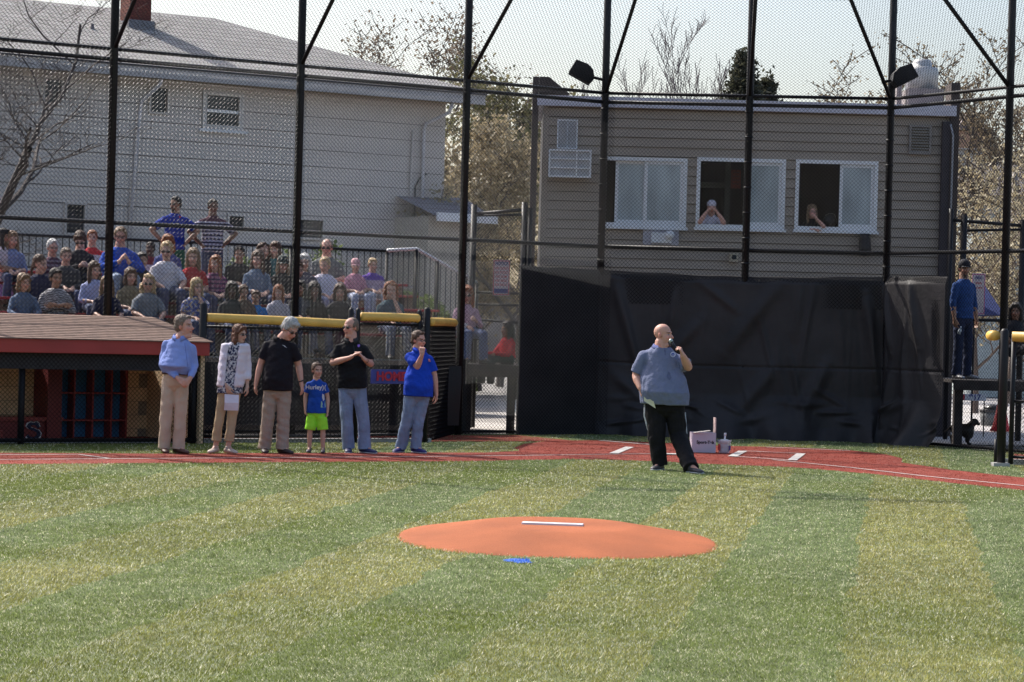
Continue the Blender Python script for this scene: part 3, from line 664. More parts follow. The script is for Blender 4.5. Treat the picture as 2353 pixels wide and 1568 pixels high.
part('front_frame', frame_geo(B, a0-.01, a1+.01, z0-.01, z1+.01, 0.03, -0.33, -0.301), M_whitepaint, t)
g = Geo()
for k in (1, 2): zz = z0+(z1-z0)*k/3; g.lbox(a0+.02, a1-.02, -0.325, -0.301, zz-.011, zz+.011, B)
am = a0+(a1-a0)*.66; g.lbox(am-.012, am+.012, -0.328, -0.301, z0+.02, z1-.02, B); part('grille', g, M_whitepaint, t)
t, a0, a1, z0, z1 = panel('gable_vent', 'taupe louvred vent high on the press box wall', 'vent', 2094, 2135, 293, 350, M_bsid)
part('frame', frame_geo(B, a0-.04, a1+.04, z0-.04, z1+.04, 0.04, -0.06, -0.021), mat('taupe_trim', (0.25, 0.22, 0.2)), t)
g = Geo(); k = z0
while k < z1-.02: g.lbox(a0, a1, -0.05, -0.022, k, k+.028, B); k += .05
part('slats', g, mat('taupe_vent_slat', (0.22, 0.2, 0.18)), t)  # slats slightly darker than the taupe trim
t, a0, a1, z0, z1 = panel('utility_box', 'white box and round lamp under the first press box window', 'utility box', 1484, 1556, 527, 563, M_whitepaint)
g = Geo(); g.lbox(a0-.05, a1+.03, -0.05, -0.021, z0, z1, B); part('back_plate', g, mat('pale_plate', (0.40, 0.39, 0.44)), t); g = Geo(); a_, z_ = BP(1531, 541); g.lbox(a0+.1, a1-.1, -0.14, -0.051, z0+.04, z1-.06, B); part('box', g, M_whitepaint, t)
g = Geo(); g.tube([B(a_+.05, -.24, z_), B(a_+.05, -.141, z_)], .08, 16); part('lamp', g, M_whitepaint, t, True)
t, a0, a1, z0, z1 = panel('floodlight', 'black cylindrical light fixed low on the press box wall', 'light', 1973, 1998, 538, 583, M_steel)
g = Geo(); am = (a0+a1)/2; g.tube([B(am, -.14, z1), B(am, -.14, z1-.12), B(am, -.16, z0+.1), B(am, -.2, z0)], [.09, .10, .11, .115], 14); part('can', g, M_steel, t, True)
g = Geo(); g.lbox(am-.03, am+.03, -.06, -.021, z0+.1, z1-.05, B); part('bracket', g, M_steel, t)
t, a0, a1, z0, z1 = panel('security_camera', 'small beige camera box beside the middle backstop post', 'camera', 1676, 1694, 583, 602, M_steel)
g = Geo(); g.lbox(a0, a1, -.2, -.021, z0, z1, B); part('housing', g, mat('beige_plastic', (0.45, 0.38, 0.28)), t); g = Geo(); g.lbox(a0+.03, a1-.03, -.205, -.201, z0+.04, z1-.03, B); part('lens', g, M_glass, t)
# brown side piers of the press box
for nm, x0, x1, ytop, lab in (('pier', 1225, 1240, 176, 'left'), ('pier', 2166, 2207, 190, 'right')):
    a0, z1 = BP(x0, ytop, -.1); a1, _ = BP(x1, ytop, -.1)
    t = thing('timber_pier', 'tall brown timber pier at the %s end of the press box' % ('air-conditioner' if lab == 'left' else 'gable-vent'), 'pier', B(a0, 0, 0))
    g = Geo(); b1 = 0.5
    if lab == 'left':
        g.lbox(a0, a1-.004, -.1, b1, 0, z1, B); part('post', g, M_brownwood, t); g = Geo()
        a2 = BP(1262, ytop)[0]; a3, z3 = BP(1309, 217); pr_ = [(a1, z3), (a3, z3), (a2, z1), (a1, z1)]
        g.add([B(a, -.1, z) for a, z in pr_]+[B(a, .3, z) for a, z in pr_], [(0, 1, 2, 3), (7, 6, 5, 4), (0, 4, 5, 1), (1, 5, 6, 2), (2, 6, 7, 3), (3, 7, 4, 0)]); part('sloped_cap', g, M_brownwood, t)
    else:
        g.lbox(a0+.16, a1, -.1, b1, 0, z1, B); part('post', g, M_brownwood, t); g = Geo(); g.lbox(a0+.02, a0+.155, -.14, .0, 0, zT-.1, B); part('side_board', g, mat('dark_board', (0.05, 0.04, 0.045)), t)
        g = Geo(); ap = BP(2182, 300)[0]; g.tube([B(ap-.02, -.2, zT-.15), B(ap+.03, -.2, zT-.35), B(ap+.02, -.2, 1.2)], .018, 8); part('conduit', g, mat('grey_conduit', (.3, .3, .32)), t, True)
# roof exhaust fan
a0, z1 = BP(2083, 137, 1.5); a1, zm = BP(2155, 170, 1.5); _, z0 = BP(2110, 212, 1.5); am = (a0+a1)/2; rr = (a1-a0)/2
t = thing('exhaust_fan', 'white two-tier exhaust fan on the press box roof', 'exhaust fan', B(am, 1.5, zF))
g = Geo(); prof = [(rr*1.02, z0), (rr*1.02, zm+.04), (rr*.95, zm+.1), (rr*.62, zm+.12), (rr*.62, z1-.06), (rr*.5, z1), (rr*.1, z1+.02)]
g.rings([(B(am, 1.5, z), BU*r, BN*r) for r, z in prof], 28); part('hood', g, mat('fan_metal', (0.50, 0.50, 0.50), rough=.4, metal=.2), t, True)
g = Geo(); g.lbox(am-rr*1.1, am+rr*1.1, 1.0, 2.0, zF+.021, z0+.02, B); g.lbox(am-rr*1.7, am-rr*1.4, 1.2, 1.4, zF+.021, z0+.25, B); part('curb', g, mat('fan_curb', (0.25, 0.22, 0.22)), t)
# hood lights on the backstop posts
def hoodlight(px, py, D, side, lab):
    c = P(px, py, D); t = thing('field_light', lab, 'light', c); s_ = side
    Mx = Matrix.Rotation(R(28)*s_, 3, 'Y'); g = Geo()
    def q(x, y, z): return c+Mx @ Vector((x*s_, y, z))
    w_ = .19; pr = [(-.2, -.06), (.16, -.16), (.20, .02), (.10, .15), (-.02, .17), (-.18, .12)]
    pr = [(-.22, -.13), (.17, -.13), (.20, .0), (.12, .11), (.0, .15), (-.21, .12)]
    g.add([q(x, -w_, z) for x, z in pr]+[q(x, w_, z) for x, z in pr], [tuple(range(6)), tuple(range(11, 5, -1))]+[(i, i+6, (i+1) % 6+6, (i+1) % 6) for i in range(6)])
    part('housing', g, M_steel, t, bevel=.012); g = Geo(); g.tube([q(.19, 0, .02), q(.34, 0, .06)], .025, 8); part('arm', g, M_steel, t, True)
    g = Geo(); g.add([q(-.222, -w_*.85, -.11), q(-.222, w_*.85, -.11), q(-.212, w_*.85, .10), q(-.212, -w_*.85, .10)], [(0, 1, 2, 3)]); part('lens', g, M_glass, t)
hoodlight(1341, 168, 40.6, 1, 'black shoebox field light on the post left of the press box windows')
hoodlight(2072, 176, 40.2, -1, 'black shoebox field light in front of the roof exhaust fan')

# ================================================================ DUGOUT
M_red = mat('red_painted_fascia', (0.35, 0.038, 0.032), rough=0.4, var=0.12, vscale=2)
M_dred = mat('dark_red_paint', (0.16, 0.02, 0.02), rough=0.5, var=0.1)
M_block = mat('tan_block', (0.76, 0.54, 0.33), rough=0.85, var=0.12, bump=0.3)
aD0 = LP(458, 800, -2.2)[0]; aD1 = 22
dg = thing('dugout', 'sunken dugout with brown shingle roof and bright red fascia', 'dugout', L(aD0, -2, 0))
zf1 = LP(200, 781, -2.5)[1]; zf0 = LP(200, 813, -2.5)[1]
g = Geo(); g.lbox(aD0, aD1, -2.55, -2.47, zf0, zf1); g.lbox(aD0, aD0+.07, -2.469, -.25, zf0, zf1); part('fascia', g, M_red, dg, bevel=.006)
aRg = LP(352, 735, -.35)[0]; zRg = LP(200, 726, -.35)[1]
g = Geo(); g.add([L(aD0-.03, -2.6, zf1+.004), L(aD1, -2.6, zf1+.004), L(aD1, -.35, zRg), L(aRg, -.35, zRg), L(aD0-.03, -.25, zf1+.004), L(aD1, -.34, zf1)], [(0, 1, 2, 3), (0, 3, 4), (3, 2, 5, 4)])
M_droof = mat('brown_shingles', (0.195, 0.125, 0.095), rough=0.9, var=0.3, vscale=9, bump=0.4, bscale=60)
def lapped_roof():
    g = Geo(); nrow = 15
    for k in range(nrow):
        t0, t1 = k/nrow, (k+1)/nrow+0.02; b0, b1 = -2.6+2.25*t0, -2.6+2.25*t1; z0, z1 = zf1+(zRg-zf1)*t0, zf1+(zRg-zf1)*t1
        e0 = aD0-.03+(aRg-aD0+.03)*t0; e1 = aD0-.03+(aRg-aD0+.03)*t1
        g.add([L(e0, b0, z0+.012), L(aD1, b0, z0+.012), L(aD1, b1, z1+.002), L(e1, b1, z1+.002), L(e0, b0, z0-.004), L(aD1, b0, z0-.004)], [(0, 1, 2, 3), (4, 5, 1, 0)])
    g.add([L(aD0-.03, -2.6, zf1+.004), L(aRg, -.35, zRg), L(aD0-.03, -.25, zf1+.004)], [(0, 1, 2)]); return g
part('roof', lapped_roof(), M_droof, dg)
# interior: floor, back wall in blocks, bench, cubbies
g = Geo(); g.lbox(aD0, aD1, -2.4, -.4, -.32, -.28); part('floor', g, mat('dugout_floor', (.16, .15, .14)), dg)
g = Geo(); bb = -.55
z = -.27; row = 0
while z < zf0+.05:
    a = aD0+(0.2 if row % 2 else 0)
    while a < aD1:
        g.lbox(a, min(a+.392, aD1), bb, bb+.15, z, z+.192); a += .4
    z += .2; row += 1
part('back_wall', g, M_block, dg); g = Geo(); g.lbox(aD0, aD1, bb+.02, bb+.14, -.27, zf0); part('mortar', g, mat('mortar', (.30, .24, .18)), dg)
g = Geo(); g.lbox(aD0+.001, aD0+.06, -2.4, -.4, -.27, zf0); part('end_wall', g, M_block, dg)
za = LP(60, 958, -1.0)[1]; aB = LP(140, 950, -1.0)[0]
g = Geo(); g.lbox(aB, aD1, -1.05, -.98, -.27, za-.06); part('bench_front', g, M_dred, dg)
g = Geo(); g.lbox(aB, aD1, -1.10, -.56, za-.055, za); part('bench_top', g, mat('bench_red', (.24, .035, .03), rough=.4), dg)
xs_ = [146, 186, 229, 272, 307]; zc1 = LP(200, 850, -1.1)[1]; zc0 = -.27; zs_ = [LP(200, 905, -1.1)[1], LP(200, 968, -1.1)[1]]
cb = part('cubby_shelf', Geo().lbox(LP(309, 900, -1.1)[0]-.02, LP(144, 900, -1.1)[0]+.02, -.62, -.60, zc0, zc1), mat('cubby_blue', (.03, .15, .32), rough=.6), dg)
for x in xs_:
    a = LP(x, 900, -1.1)[0]; g = Geo(); g.lbox(a-.012, a+.012, -.86, -.621, zc0, zc1); part('divider', g, mat('cubby_red', (.30, .04, .035)), cb)
g = Geo(); a0, a1 = LP(307, 900, -1.1)[0], LP(146, 900, -1.1)[0]
for z in zs_: g.lbox(a0+.013, a1-.013, -.858, -.621, z-.01, z+.01)
part('shelf', g, mat('cubby_red', (.30, .04, .035)), cb)
g = Geo(); a_ = LP(137, 900, -1.1)[0]; g.lbox(a1+.03, a_+.18, -1.12, -.56, zc0, zf0); part('locker_side', g, M_dred, dg)
# front screen of the dugout: header mesh, rails, posts, chain link
zb_ = LP(200, 850, -2.3)[1]; g = Geo(); g.lbox(aD0+.01, aD1, -2.36, -2.34, zb_, zf0-.002); part('header_panel', g, mat('dark_header', (.035, .032, .036), rough=.6), dg)
for px in (51, 447):
    a = LP(px, 900, -2.3)[0]; g = Geo(); g.tube([L(a, -2.28, -.28), L(a, -2.28, zf0)], .045, 10); part('post', g, M_steel, dg, True)
for zz, r in ((LP(200, 1015, -2.3)[1], .028), ):
    g = Geo(); g.tube([L(aD0, -2.3, zz+.02), L(aD1, -2.3, zz+.02)], r, 8); part('rail', g, M_steel, dg, True)
lD = aD1-aD0; chain('chain_link', L(aD1, -2.41, 0), -LU, ZV, [(0, 0.0), (lD, 0.0), (lD, zf0-.01), (0, zf0-.01)], dg)
# blackletter S emblem
def sym_S(c, U, V, s_, ext, mt_o, mt_i, par):
    up_ = [(-.30, -.50), (-.42, -.34), (-.28, -.24), (-.20, -.36), (.06, -.40), (.26, -.28), (.22, -.10), (.02, 0.0), (-.26, .08), (-.42, .24), (-.34, .42), (-.12, .52), (.04, .46), (.20, .54), (.34, .42), (.42, .22), (.28, .14), (.18, .30), (.04, .34), (-.14, .34), (-.16, .22), (.06, .14), (.36, .04), (.50, -.16), (.42, -.38), (.20, -.52), (-.04, -.56)]
    for k, (grow, e, m_) in enumerate(((1.0, ext, mt_o), (1.0, ext*2, mt_i))):
        g = Geo(); pts = []; n = len(up_)
        for i, (x, y) in enumerate(up_):
            x0, y0 = up_[i-1]; x1, y1 = up_[(i+1) % n]; tx, ty = x1-x0, y1-y0; l_ = math.hypot(tx, ty); off = .055 if k == 0 else 0
            pts.append((x*(1.16 if off else 1)+ty/l_*off*0, y*(1.13 if off else 1)))
        N_ = Vector(U).cross(Vector(V)); f0 = [Vector(c)+Vector(U)*x*s_+Vector(V)*y*s_ for x, y in pts]; f1 = [p+N_*e for p in f0]
        g.add(f0+f1, [tuple(range(n)), tuple(range(2*n-1, n-1, -1))]+[(i, (i+1) % n, (i+1) % n+n, i+n) for i in range(n)])
        part('emblem' if k == 0 else 'emblem_fill', g, m_, par)
a_, z_ = LP(76, 990, -1.06); sym_S(L(a_, -1.052, z_), -LU, ZV, .23, .006, mat('white_decal', (.6, .6, .62)), mat('navy_decal', (.01, .015, .05)), dg)
g = Geo(); a_ = LP(4, 1000, -1.3)[0]; z_ = LP(4, 995, -1.3)[1]; g.lbox(a_-.02, a_+.4, -1.3, -1.25, z_, z_+.03); g.lbox(a_-.02, a_+.02, -1.3, -1.25, -.27, z_); part('side_bench', g, mat('bench_red', (.24, .035, .03)), dg)

# ================================================================ LOW HOME FENCE WITH YELLOW CAP
a470 = LP(468, 1000, -2.15)[0]; a815 = LP(807, 1000, -2.15)[0]; a822 = LP(822, 1000, -2.15)[0]; a965 = LP(965, 1000, -2.15)[0]; a985 = LP(982, 1000, -2.15)[0]
hf = thing('low_fence', 'low black chain-link fence with a yellow padded top rail beside the dugout', 'fence', L(a470, -2.15, 0))
def hpost(a, z1, r=.045, b=-2.15, par=hf):
    g = Geo(); g.tube([L(a, b, -.02), L(a, b, z1), L(a, b, z1+.03)], [r, r, r*.5], 12); return part('post', g, M_steel, par, True)
for px, yt, r in ((468, 700, .052), (807, 713, .04), (982, 711, .05)):
    a, z = LP(px, yt, -2.15); hpost(a, z, r)
a_, z_ = LP(440, 830, -2.15); hpost(a_, z_, .03)
def pad(a0, b0, z0, a1, b1, z1, r=.064, par=hf):
    g = Geo(); g.tube([L(a0, b0, z0), L(a0*.98+a1*.02, b0*.98+b1*.02, z0*.98+z1*.02), L(a0*.5+a1*.5, b0*.5+b1*.5, (z0+z1)/2+.004), L(a0*.02+a1*.98, b0*.02+b1*.98, z0*.02+z1*.98), L(a1, b1, z1)], [r*.93, r, r*1.02, r, r*.93], 16); part('yellow_cap', g, M_yellow, par, True)
def LPz(px, py, b=-2.15): return LP(px, py, b)
p0 = LPz(475, 730); p1 = LPz(801, 745); pad(p0[0], -2.15, p0[1], p1[0], -2.15, p1[1])
zc_ = p1[1]
bk = thing('fence_gate', 'chain-link gate under its own yellow cap section near the HOME sign', 'gate', L(a822, -2.15, 0))
for px, yt in ((823, 713), (964, 717)):
    a, z = LP(px, yt, -2.15); hpost(a, z, .035, par=bk)
p2 = LPz(829, 728); p3 = LPz(962, 732); pad(p2[0], -2.15, p2[1], p3[0], -2.15, p3[1], par=bk)
for z in (.12, p3[1]-.1): 
    g = Geo(); g.tube([L(a822, -2.15, z), L(a965, -2.15, z)], .02, 8); part('rail', g, M_steel, bk, True)
p4 = LPz(990, 740); Wc = W0+LU*.06; zz4 = p4[1]
g0 = L(p4[0]-.02, -2.1, 0)
pe = G(1056, 1003); ea = (pe-W0).dot(LU); eb = (pe-W0).dot(LN)+.0
pad(p4[0], -2.15, zz4, ea+.02, -.1, zz4)
for z in (.10, .78, zc_-.09):
    if z < .5 or z > 1: 
        g = Geo(); g.tube([L(a470, -2.15, z), L(a815, -2.15, z)], .021, 8); part('rail', g, M_steel, hf, True)
l1 = a470-a815; zt_ = zc_-.05
chain('chain_link', L(a470, -2.20, 0), -LU, ZV, [(0, .02), (l1, .02), (l1, zt_), (0, zt_)], hf)
l1 = a822-a965; chain('chain_link', L(a822, -2.20, 0), -LU, ZV, [(0, .06), (l1, .06), (l1, p3[1]-.05), (0, p3[1]-.05)], bk)
A_ = L(a985, -2.15, 0); Bv = L(ea, -.1, 0)-A_; chain('chain_link', A_, Bv, ZV, [(0, .02), (Bv.length, .02), (Bv.length, zz4-.05), (0, zz4-.05)], hf)
chain('chain_link', A_+Vector((.02, .10, 0)), Bv, ZV, [(0, .02), (Bv.length, .02), (Bv.length, zz4-.05), (0, zz4-.05)], hf)
# black cloth screen on the lower half of the stands behind
z835 = LP(700, 838, -1.5)[1]; zlo = LP(700, 987, -1.9)[1]
g = Geo(); aa = LP(455, 900, -1.8)[0]; a9 = LP(1050, 900, -.3)[0]
NXs = 60; vs = []; fs = []
for i in range(NXs+1):
    t = i/NXs; a = aa+(.35-aa)*t
    for j in range(9):
        z = zlo+(z835-zlo)*j/8; vs.append(L(a, -.62+.025*math.sin(a*5+j*.5)+.02*math.sin(a*13), z))
for i in range(NXs):
    for j in range(8): fs.append((i*9+j, (i+1)*9+j, (i+1)*9+j+1, i*9+j+1))
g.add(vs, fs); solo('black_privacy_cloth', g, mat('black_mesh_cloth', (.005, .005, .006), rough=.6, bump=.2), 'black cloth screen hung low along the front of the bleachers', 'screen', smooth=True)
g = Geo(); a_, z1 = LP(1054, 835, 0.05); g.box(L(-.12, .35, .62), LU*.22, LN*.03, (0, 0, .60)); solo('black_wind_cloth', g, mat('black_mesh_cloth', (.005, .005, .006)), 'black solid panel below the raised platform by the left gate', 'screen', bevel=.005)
# HOME sign
a1_, z1_ = LP(853, 849, -2.25); a0_, z0_ = LP(943, 883, -2.25)
sg = thing('home_sign', 'blue sign reading HOME in red letters on the low fence', 'sign', L((a0_+a1_)/2, -2.25, z0_))
g = Geo(); g.lbox(a0_, a1_, -2.255, -2.235, z0_, z1_); part('board', g, mat('blue_sign_board', (.045, .055, .26), rough=.5, var=.2), sg, bevel=.004)
put_text('HOME', .175, L((a0_+a1_)/2, -2.262, (z0_+z1_)/2+.0), -LU, ZV, mat('red_sign_letters', (.42, .02, .045), var=.3, vscale=60), sg, bold=.008, sx=1.0)
# ================================================================ BLEACHERS
M_plank = mat('red_plank', (0.30, 0.028, 0.035), rough=0.45, var=0.2)
M_alu = mat('grey_aluminium', (0.33, 0.32, 0.33), rough=0.45, metal=0.3)
ROW_B = [.95+.62*k for k in range(6)]
ROW_Z = [LP(960, y, b)[1] for y, b in zip((770, 741, 711, 680), ROW_B)]; ROW_Z += [ROW_Z[3]+.2, ROW_Z[3]+.4]
bl = thing('bleachers', 'stepped bleachers with red seat planks behind the tall fence', 'bleachers', L(4, 1, 0))
ends = [1043, 1020, 1002, 955, 930, 930]
for k in range(5):
    a0 = LP(ends[k], 700, ROW_B[k])[0]; g = Geo(); z = ROW_Z[k]; b = ROW_B[k]
    g.lbox(a0, 22, b-.13, b+.13, z-.04, z); part('seat_plank', g, M_plank, bl, bevel=.008)
    g = Geo(); g.lbox(a0, 22, b-.44, b-.16, z-.44, z-.40); part('foot_plank', g, M_alu, bl)
    g = Geo(); g.lbox(a0, 22, b+.10, b+.12, z-.40, z-.045); part('riser', g, mat('riser_tan', (.24, .19, .15), rough=.8), bl)
    for m in range(9):
        a = a0+.3+m*1.8; g = Geo(); g.lbox(a-.025, a+.025, b-.1, b+.08, z-.40, z-.041); part('bracket', g, M_steel, bl)
g = Geo(); g.lbox(LP(1043, 700, .55)[0], 22, .50, .58, 0, ROW_Z[0]-.42); part('front_wall', g, mat('tan_concrete', (.28, .215, .17), rough=.85, bump=.4, var=.2, vscale=3), bl)
g = Geo(); g.lbox(LP(930, 650, ROW_B[5])[0], 22, ROW_B[4]+.3, ROW_B[5]+.5, ROW_Z[4]-.06, ROW_Z[4]-.01); part('walkway', g, M_alu, bl)
# railing
rl = thing('railing', 'black picket railing along the back of the bleachers and down the stairs', 'railing', L(6, ROW_B[5]+.4, 0))
bR = ROW_B[5]+.45
aR0, zR0 = LP(890, 577, bR); aRe = 22; zb = ROW_Z[4]
g = Geo(); g.tube([L(aR0, bR, zR0), L(aRe, bR, zR0)], .025, 8); g.tube([L(aR0, bR, zb+.08), L(aRe, bR, zb+.08)], .018, 8); part('top_rail', g, M_steel, rl, True)
g = Geo(); a = aR0
while a < 14.5: g.tube([L(a, bR, zb+.08), L(a, bR, zR0)], .009, 5, False); a += .115
pk = part('pickets', g, M_steel, rl); 
for a in np.arange(aR0, 14, 1.9): g = Geo(); g.tube([L(a, bR, 0), L(a, bR, zR0)], .028, 8); part('post', g, M_steel, rl, True)
st = [(890, 576), (957, 572), (1096, 650)]; bS = 2.6; q = [LP(x, y, bS) for x, y in st]
M_rail = mat('bare_steel_rail', (.75, .75, .76), rough=.35, metal=.0)
g = Geo(); g.tube([L(a, bS, z) for a, z in q], .03, 8); part('handrail', g, M_rail, rl, True)
g = Geo(); a = q[0][0]
while a > q[2][0]:
    z = np.interp(a, [q[2][0], q[1][0], q[0][0]], [q[2][1], q[1][1], q[0][1]]); g.tube([L(a, bS, max(z-1.35, .3)), L(a, bS, z)], .009, 5, False); a -= .105
part('stair_pickets', g, M_steel, rl)
for px in (955, 1004, 1060, 1096):
    a = LP(px, 650, bS)[0]; z = np.interp(a, [q[2][0], q[1][0], q[0][0]], [q[2][1], q[1][1], q[0][1]]); g = Geo(); g.tube([L(a, bS, 0), L(a, bS, z)], .03, 8); part('post', g, M_steel, rl, True)
# ================================================================ LEFT GATE AREA
gt = thing('side_gate_frame', 'tall black pipe gate frame left of the press box', 'gate', P(1150, 1000, 41.5)*1.0)
gt.location.z = 0
def gtube(p, q, r=.04, nm='post', par=None):
    g = Geo(); g.tube([p, q], r, 10); return part(nm, g, M_steel, par or gt, True)
for px, y, r, D in ((1090, 470, .055, 42), (1206, 465, .055, 41.5), (1218, 478, .05, 41.5)):
    p = P(px, y, D); gtube(Vector((p.x, p.y, 0)), p, r)
gtube(P(1090, 492, 42), P(1206, 482, 41.5), .03, 'rail'); gtube(P(1090, 495, 42), P(1206, 494, 41.5), .025, 'rail')
gtube(P(1095, 672, 42), P(1190, 675, 41.5), .022, 'rail'); gtube(P(1100, 700, 42), P(1190, 702, 41.5), .022, 'rail'); gtube(P(1100, 735, 42), P(1190, 742, 41.5), .022, 'rail')
p = P(1090, 495, 42); q_ = P(1206, 485, 41.5); Uq = Vector((q_.x-p.x, q_.y-p.y, 0)); O_ = Vector((p.x, p.y, 0)); 
chain('chain_link', O_+Vector((0, .05, 0)), Uq, ZV, [(0, .1), (Uq.length, .1), (Uq.length, p.z), (0, p.z)], gt)
def face_board(t, c, U, wv, hv, mt, th=.01, nm='board'):
    U = Vector(U).normalized(); N_ = Vector((-U.y, U.x, 0)); g = Geo(); g.box(c, U*wv/2, N_*th/2, (0, 0, hv/2)); return part(nm, g, mt, t, bevel=.002)
def rule_sign(nm, lab, px0, px1, py0, py1, D, head, rowsT, border, foot=True):
    p, q = P(px0, py0, D), P(px1, py1, D); wv = q.x-p.x; hv = p.z-q.z; c = (p+q)/2; t = thing(nm, lab, 'sign', c)
    U = Vector((1, 0, 0)); face_board(t, c, U, wv, hv, mat('pink_sign_white', (.62, .52, .52), rough=.5), nm='board')
    for s_, (a, b) in enumerate(((wv*.46, .006), )):
        for sx in (-1, 1): g = Geo(); g.box(c+Vector((sx*wv*.46, -.007, 0)), (.006, 0, 0), (0, .001, 0), (0, 0, hv*.47)); part('border', g, border, t)
        for sz in (-1, 1): g = Geo(); g.box(c+Vector((0, -.007, sz*hv*.47)), (wv*.46, 0, 0), (0, .001, 0), (0, 0, .006)); part('border', g, border, t)
    put_text(head, wv*.26, c+Vector((0, -.007, hv*.39)), U, ZV, mat('navy_ink', (.03, .04, .2)), t, ext=.001, bold=.002, sx=.8)
    for i, r_ in enumerate(rowsT):
        put_text(r_, wv*.2, c+Vector((0, -.007, hv*(.26-.115*i))), U, ZV, mat('red_ink', (.5, .05, .06)), t, ext=.001, bold=.001, sx=.8)
    if foot:
        g = Geo(); g.box(c+Vector((0, -.007, -hv*.37)), (wv*.42, 0, 0), (0, .001, 0), (0, 0, hv*.06)); part('blue_band', g, mat('navy_ink', (.03, .04, .2)), t)
    return t
rule_sign('rules_sign', 'tall white rules sign with red text and a blue band on the left gate fence', 1134, 1170, 597, 680, 41.3, 'NOTICE', ['NO DOGS', 'NO FOOD', 'NO GUM', 'NO BIKES', 'NO BALLS'], mat('red_ink', (.5, .05, .06)))
def platform(lab, x0, x1, y0, y1, D, depth):
    p, q = P(x0, y0, D), P(x1, y1, D); t = thing('platform', lab, 'platform', ((p.x+q.x)/2, D, 0)); zt = p.z
    g = Geo(); g.bbox(p.x, q.x, D, D+depth, zt-.05, zt); part('deck', g, mat('dark_timber', (.035, .028, .027), rough=.8, bump=.4, var=.4), t)
    g = Geo(); g.bbox(p.x+.01, q.x-.01, D-.04, D-.002, q.z, zt-.01); part('beam', g, mat('dark_timber', (.035, .028, .027)), t)
    for x in (p.x+.12, q.x-.12):
        g = Geo(); g.bbox(x-.07, x+.07, D+.1, D+.25, -.03, zt-.051); part('leg', g, mat('dark_timber', (.035, .028, .027)), t)
    return t, zt
_, zPL = platform('dark timber platform beside the left end of the windscreen', 1058, 1192, 837, 868, 40.35, 2.6)
# paving seen under the platforms
g = Geo(); g.add([(-1.2, 40.2, -.015), (.6, 40.2, -.015), (.9, 60, -.015), (-1.4, 60, -.015)], [(0, 1, 2, 3)]); struct('pavement', g, mat('pale_paving', (.46, .43, .40), rough=.8))
_, zPR = platform('dark timber platform at the right end of the windscreen under the man in blue', 2190, 2560, 873, 906, 39.4, 2.4)
g = Geo(); g.add([(6.5, 41.0, -.015), (14, 41.0, -.015), (30, 130, -.015), (12, 130, -.015)], [(0, 1, 2, 3)]); struct('parking_lot', g, mat('pale_asphalt', (.42, .40, .39), rough=.8, var=.1))
for k in range(7):
    g = Geo(); y = 52+k*7; g.add([(8+k*.5, y, -.008), (17+k, y+.3, -.008), (17+k, y+.55, -.008), (8+k*.5, y+.25, -.008)], [(0, 1, 2, 3)]); struct('parking_line', g, M_line)
# gate post at the right edge
rg = thing('right_gate', 'black gate post and mesh gate with yellow rail at the right edge', 'gate', G(2300, 1072))
gp = G(2300, 1072); top = P(2305, 762, gp.y); g = Geo(); g.tube([Vector((gp.x, gp.y, -.02)), Vector((gp.x, gp.y, top.z)), Vector((gp.x, gp.y, top.z+.04))], [.06, .06, .03], 12); part('post', g, M_steel, rg, True)
gp2 = G(2322, 1070); g = Geo(); g.tube([Vector((gp2.x, gp2.y, 0.02)), Vector((gp2.x, gp2.y, P(2322, 768, gp2.y).z))], .035, 10); part('post', g, M_steel, rg, True)
gp3 = G(2288, 1066); g = Geo(); g.tube([Vector((gp3.x, gp3.y, 0.0)), Vector((gp3.x, gp3.y, .35))], .03, 10); part('post', g, M_steel, rg, True)
p = P(2326, 774, gp2.y); Ue = (RU*.9+Vector((.5, 0, 0))).normalized()
g = Geo(); g.tube([p+Vector((.0, 0, 0)), p+Vector((1.8, -.5, 0))], .072, 14); part('yellow_cap', g, M_yellow, rg, True)
g = Geo(); p5 = P(2294, 775, gp.y+.05); g.tube([p5+Vector((-.03, .03, .02)), p5+Vector((-.05, .3, .02))], .07, 12); part('yellow_cap', g, M_yellow, rg, True)
for z in (.12, .9): g = Geo(); g.tube([Vector((gp2.x, gp2.y, z)), Vector((gp2.x+1.8, gp2.y-.5, z))], .02, 8); part('rail', g, M_steel, rg, True)
Ug = Vector((1.8, -.5, 0)); chain('chain_link', Vector((gp2.x, gp2.y+.02, 0)), Ug, ZV, [(0, .03), (1.85, .03), (1.85, p.z), (0, p.z)], rg)
Uh = (Rr(1.0, 0, 0)-Vector((gp.x, gp.y, 0))); 
g = Geo(); g.bbox(gp.x-.12, gp.x+.1, gp.y-.1, gp.y+.12, -.02, .05); part('footing', g, mat('kerb_concrete', (.36, .35, .34)), rg)
g = Geo(); g.box((gp2.x+1.0, gp2.y-.02, .035), (1.1, -.3, 0), (.02, .06, 0), (0, 0, .045)); part('footing', g, mat('kerb_concrete', (.36, .35, .34)), rg)
g = Geo(); q4 = [G(2330, 1060), G(2500, 1075), G(2500, 1055), G(2330, 1045)]; g.add([Vector((p.x, p.y, .012)) for p in q4], [(0, 1, 2, 3)]); struct('red_strip', g, M_redbase)

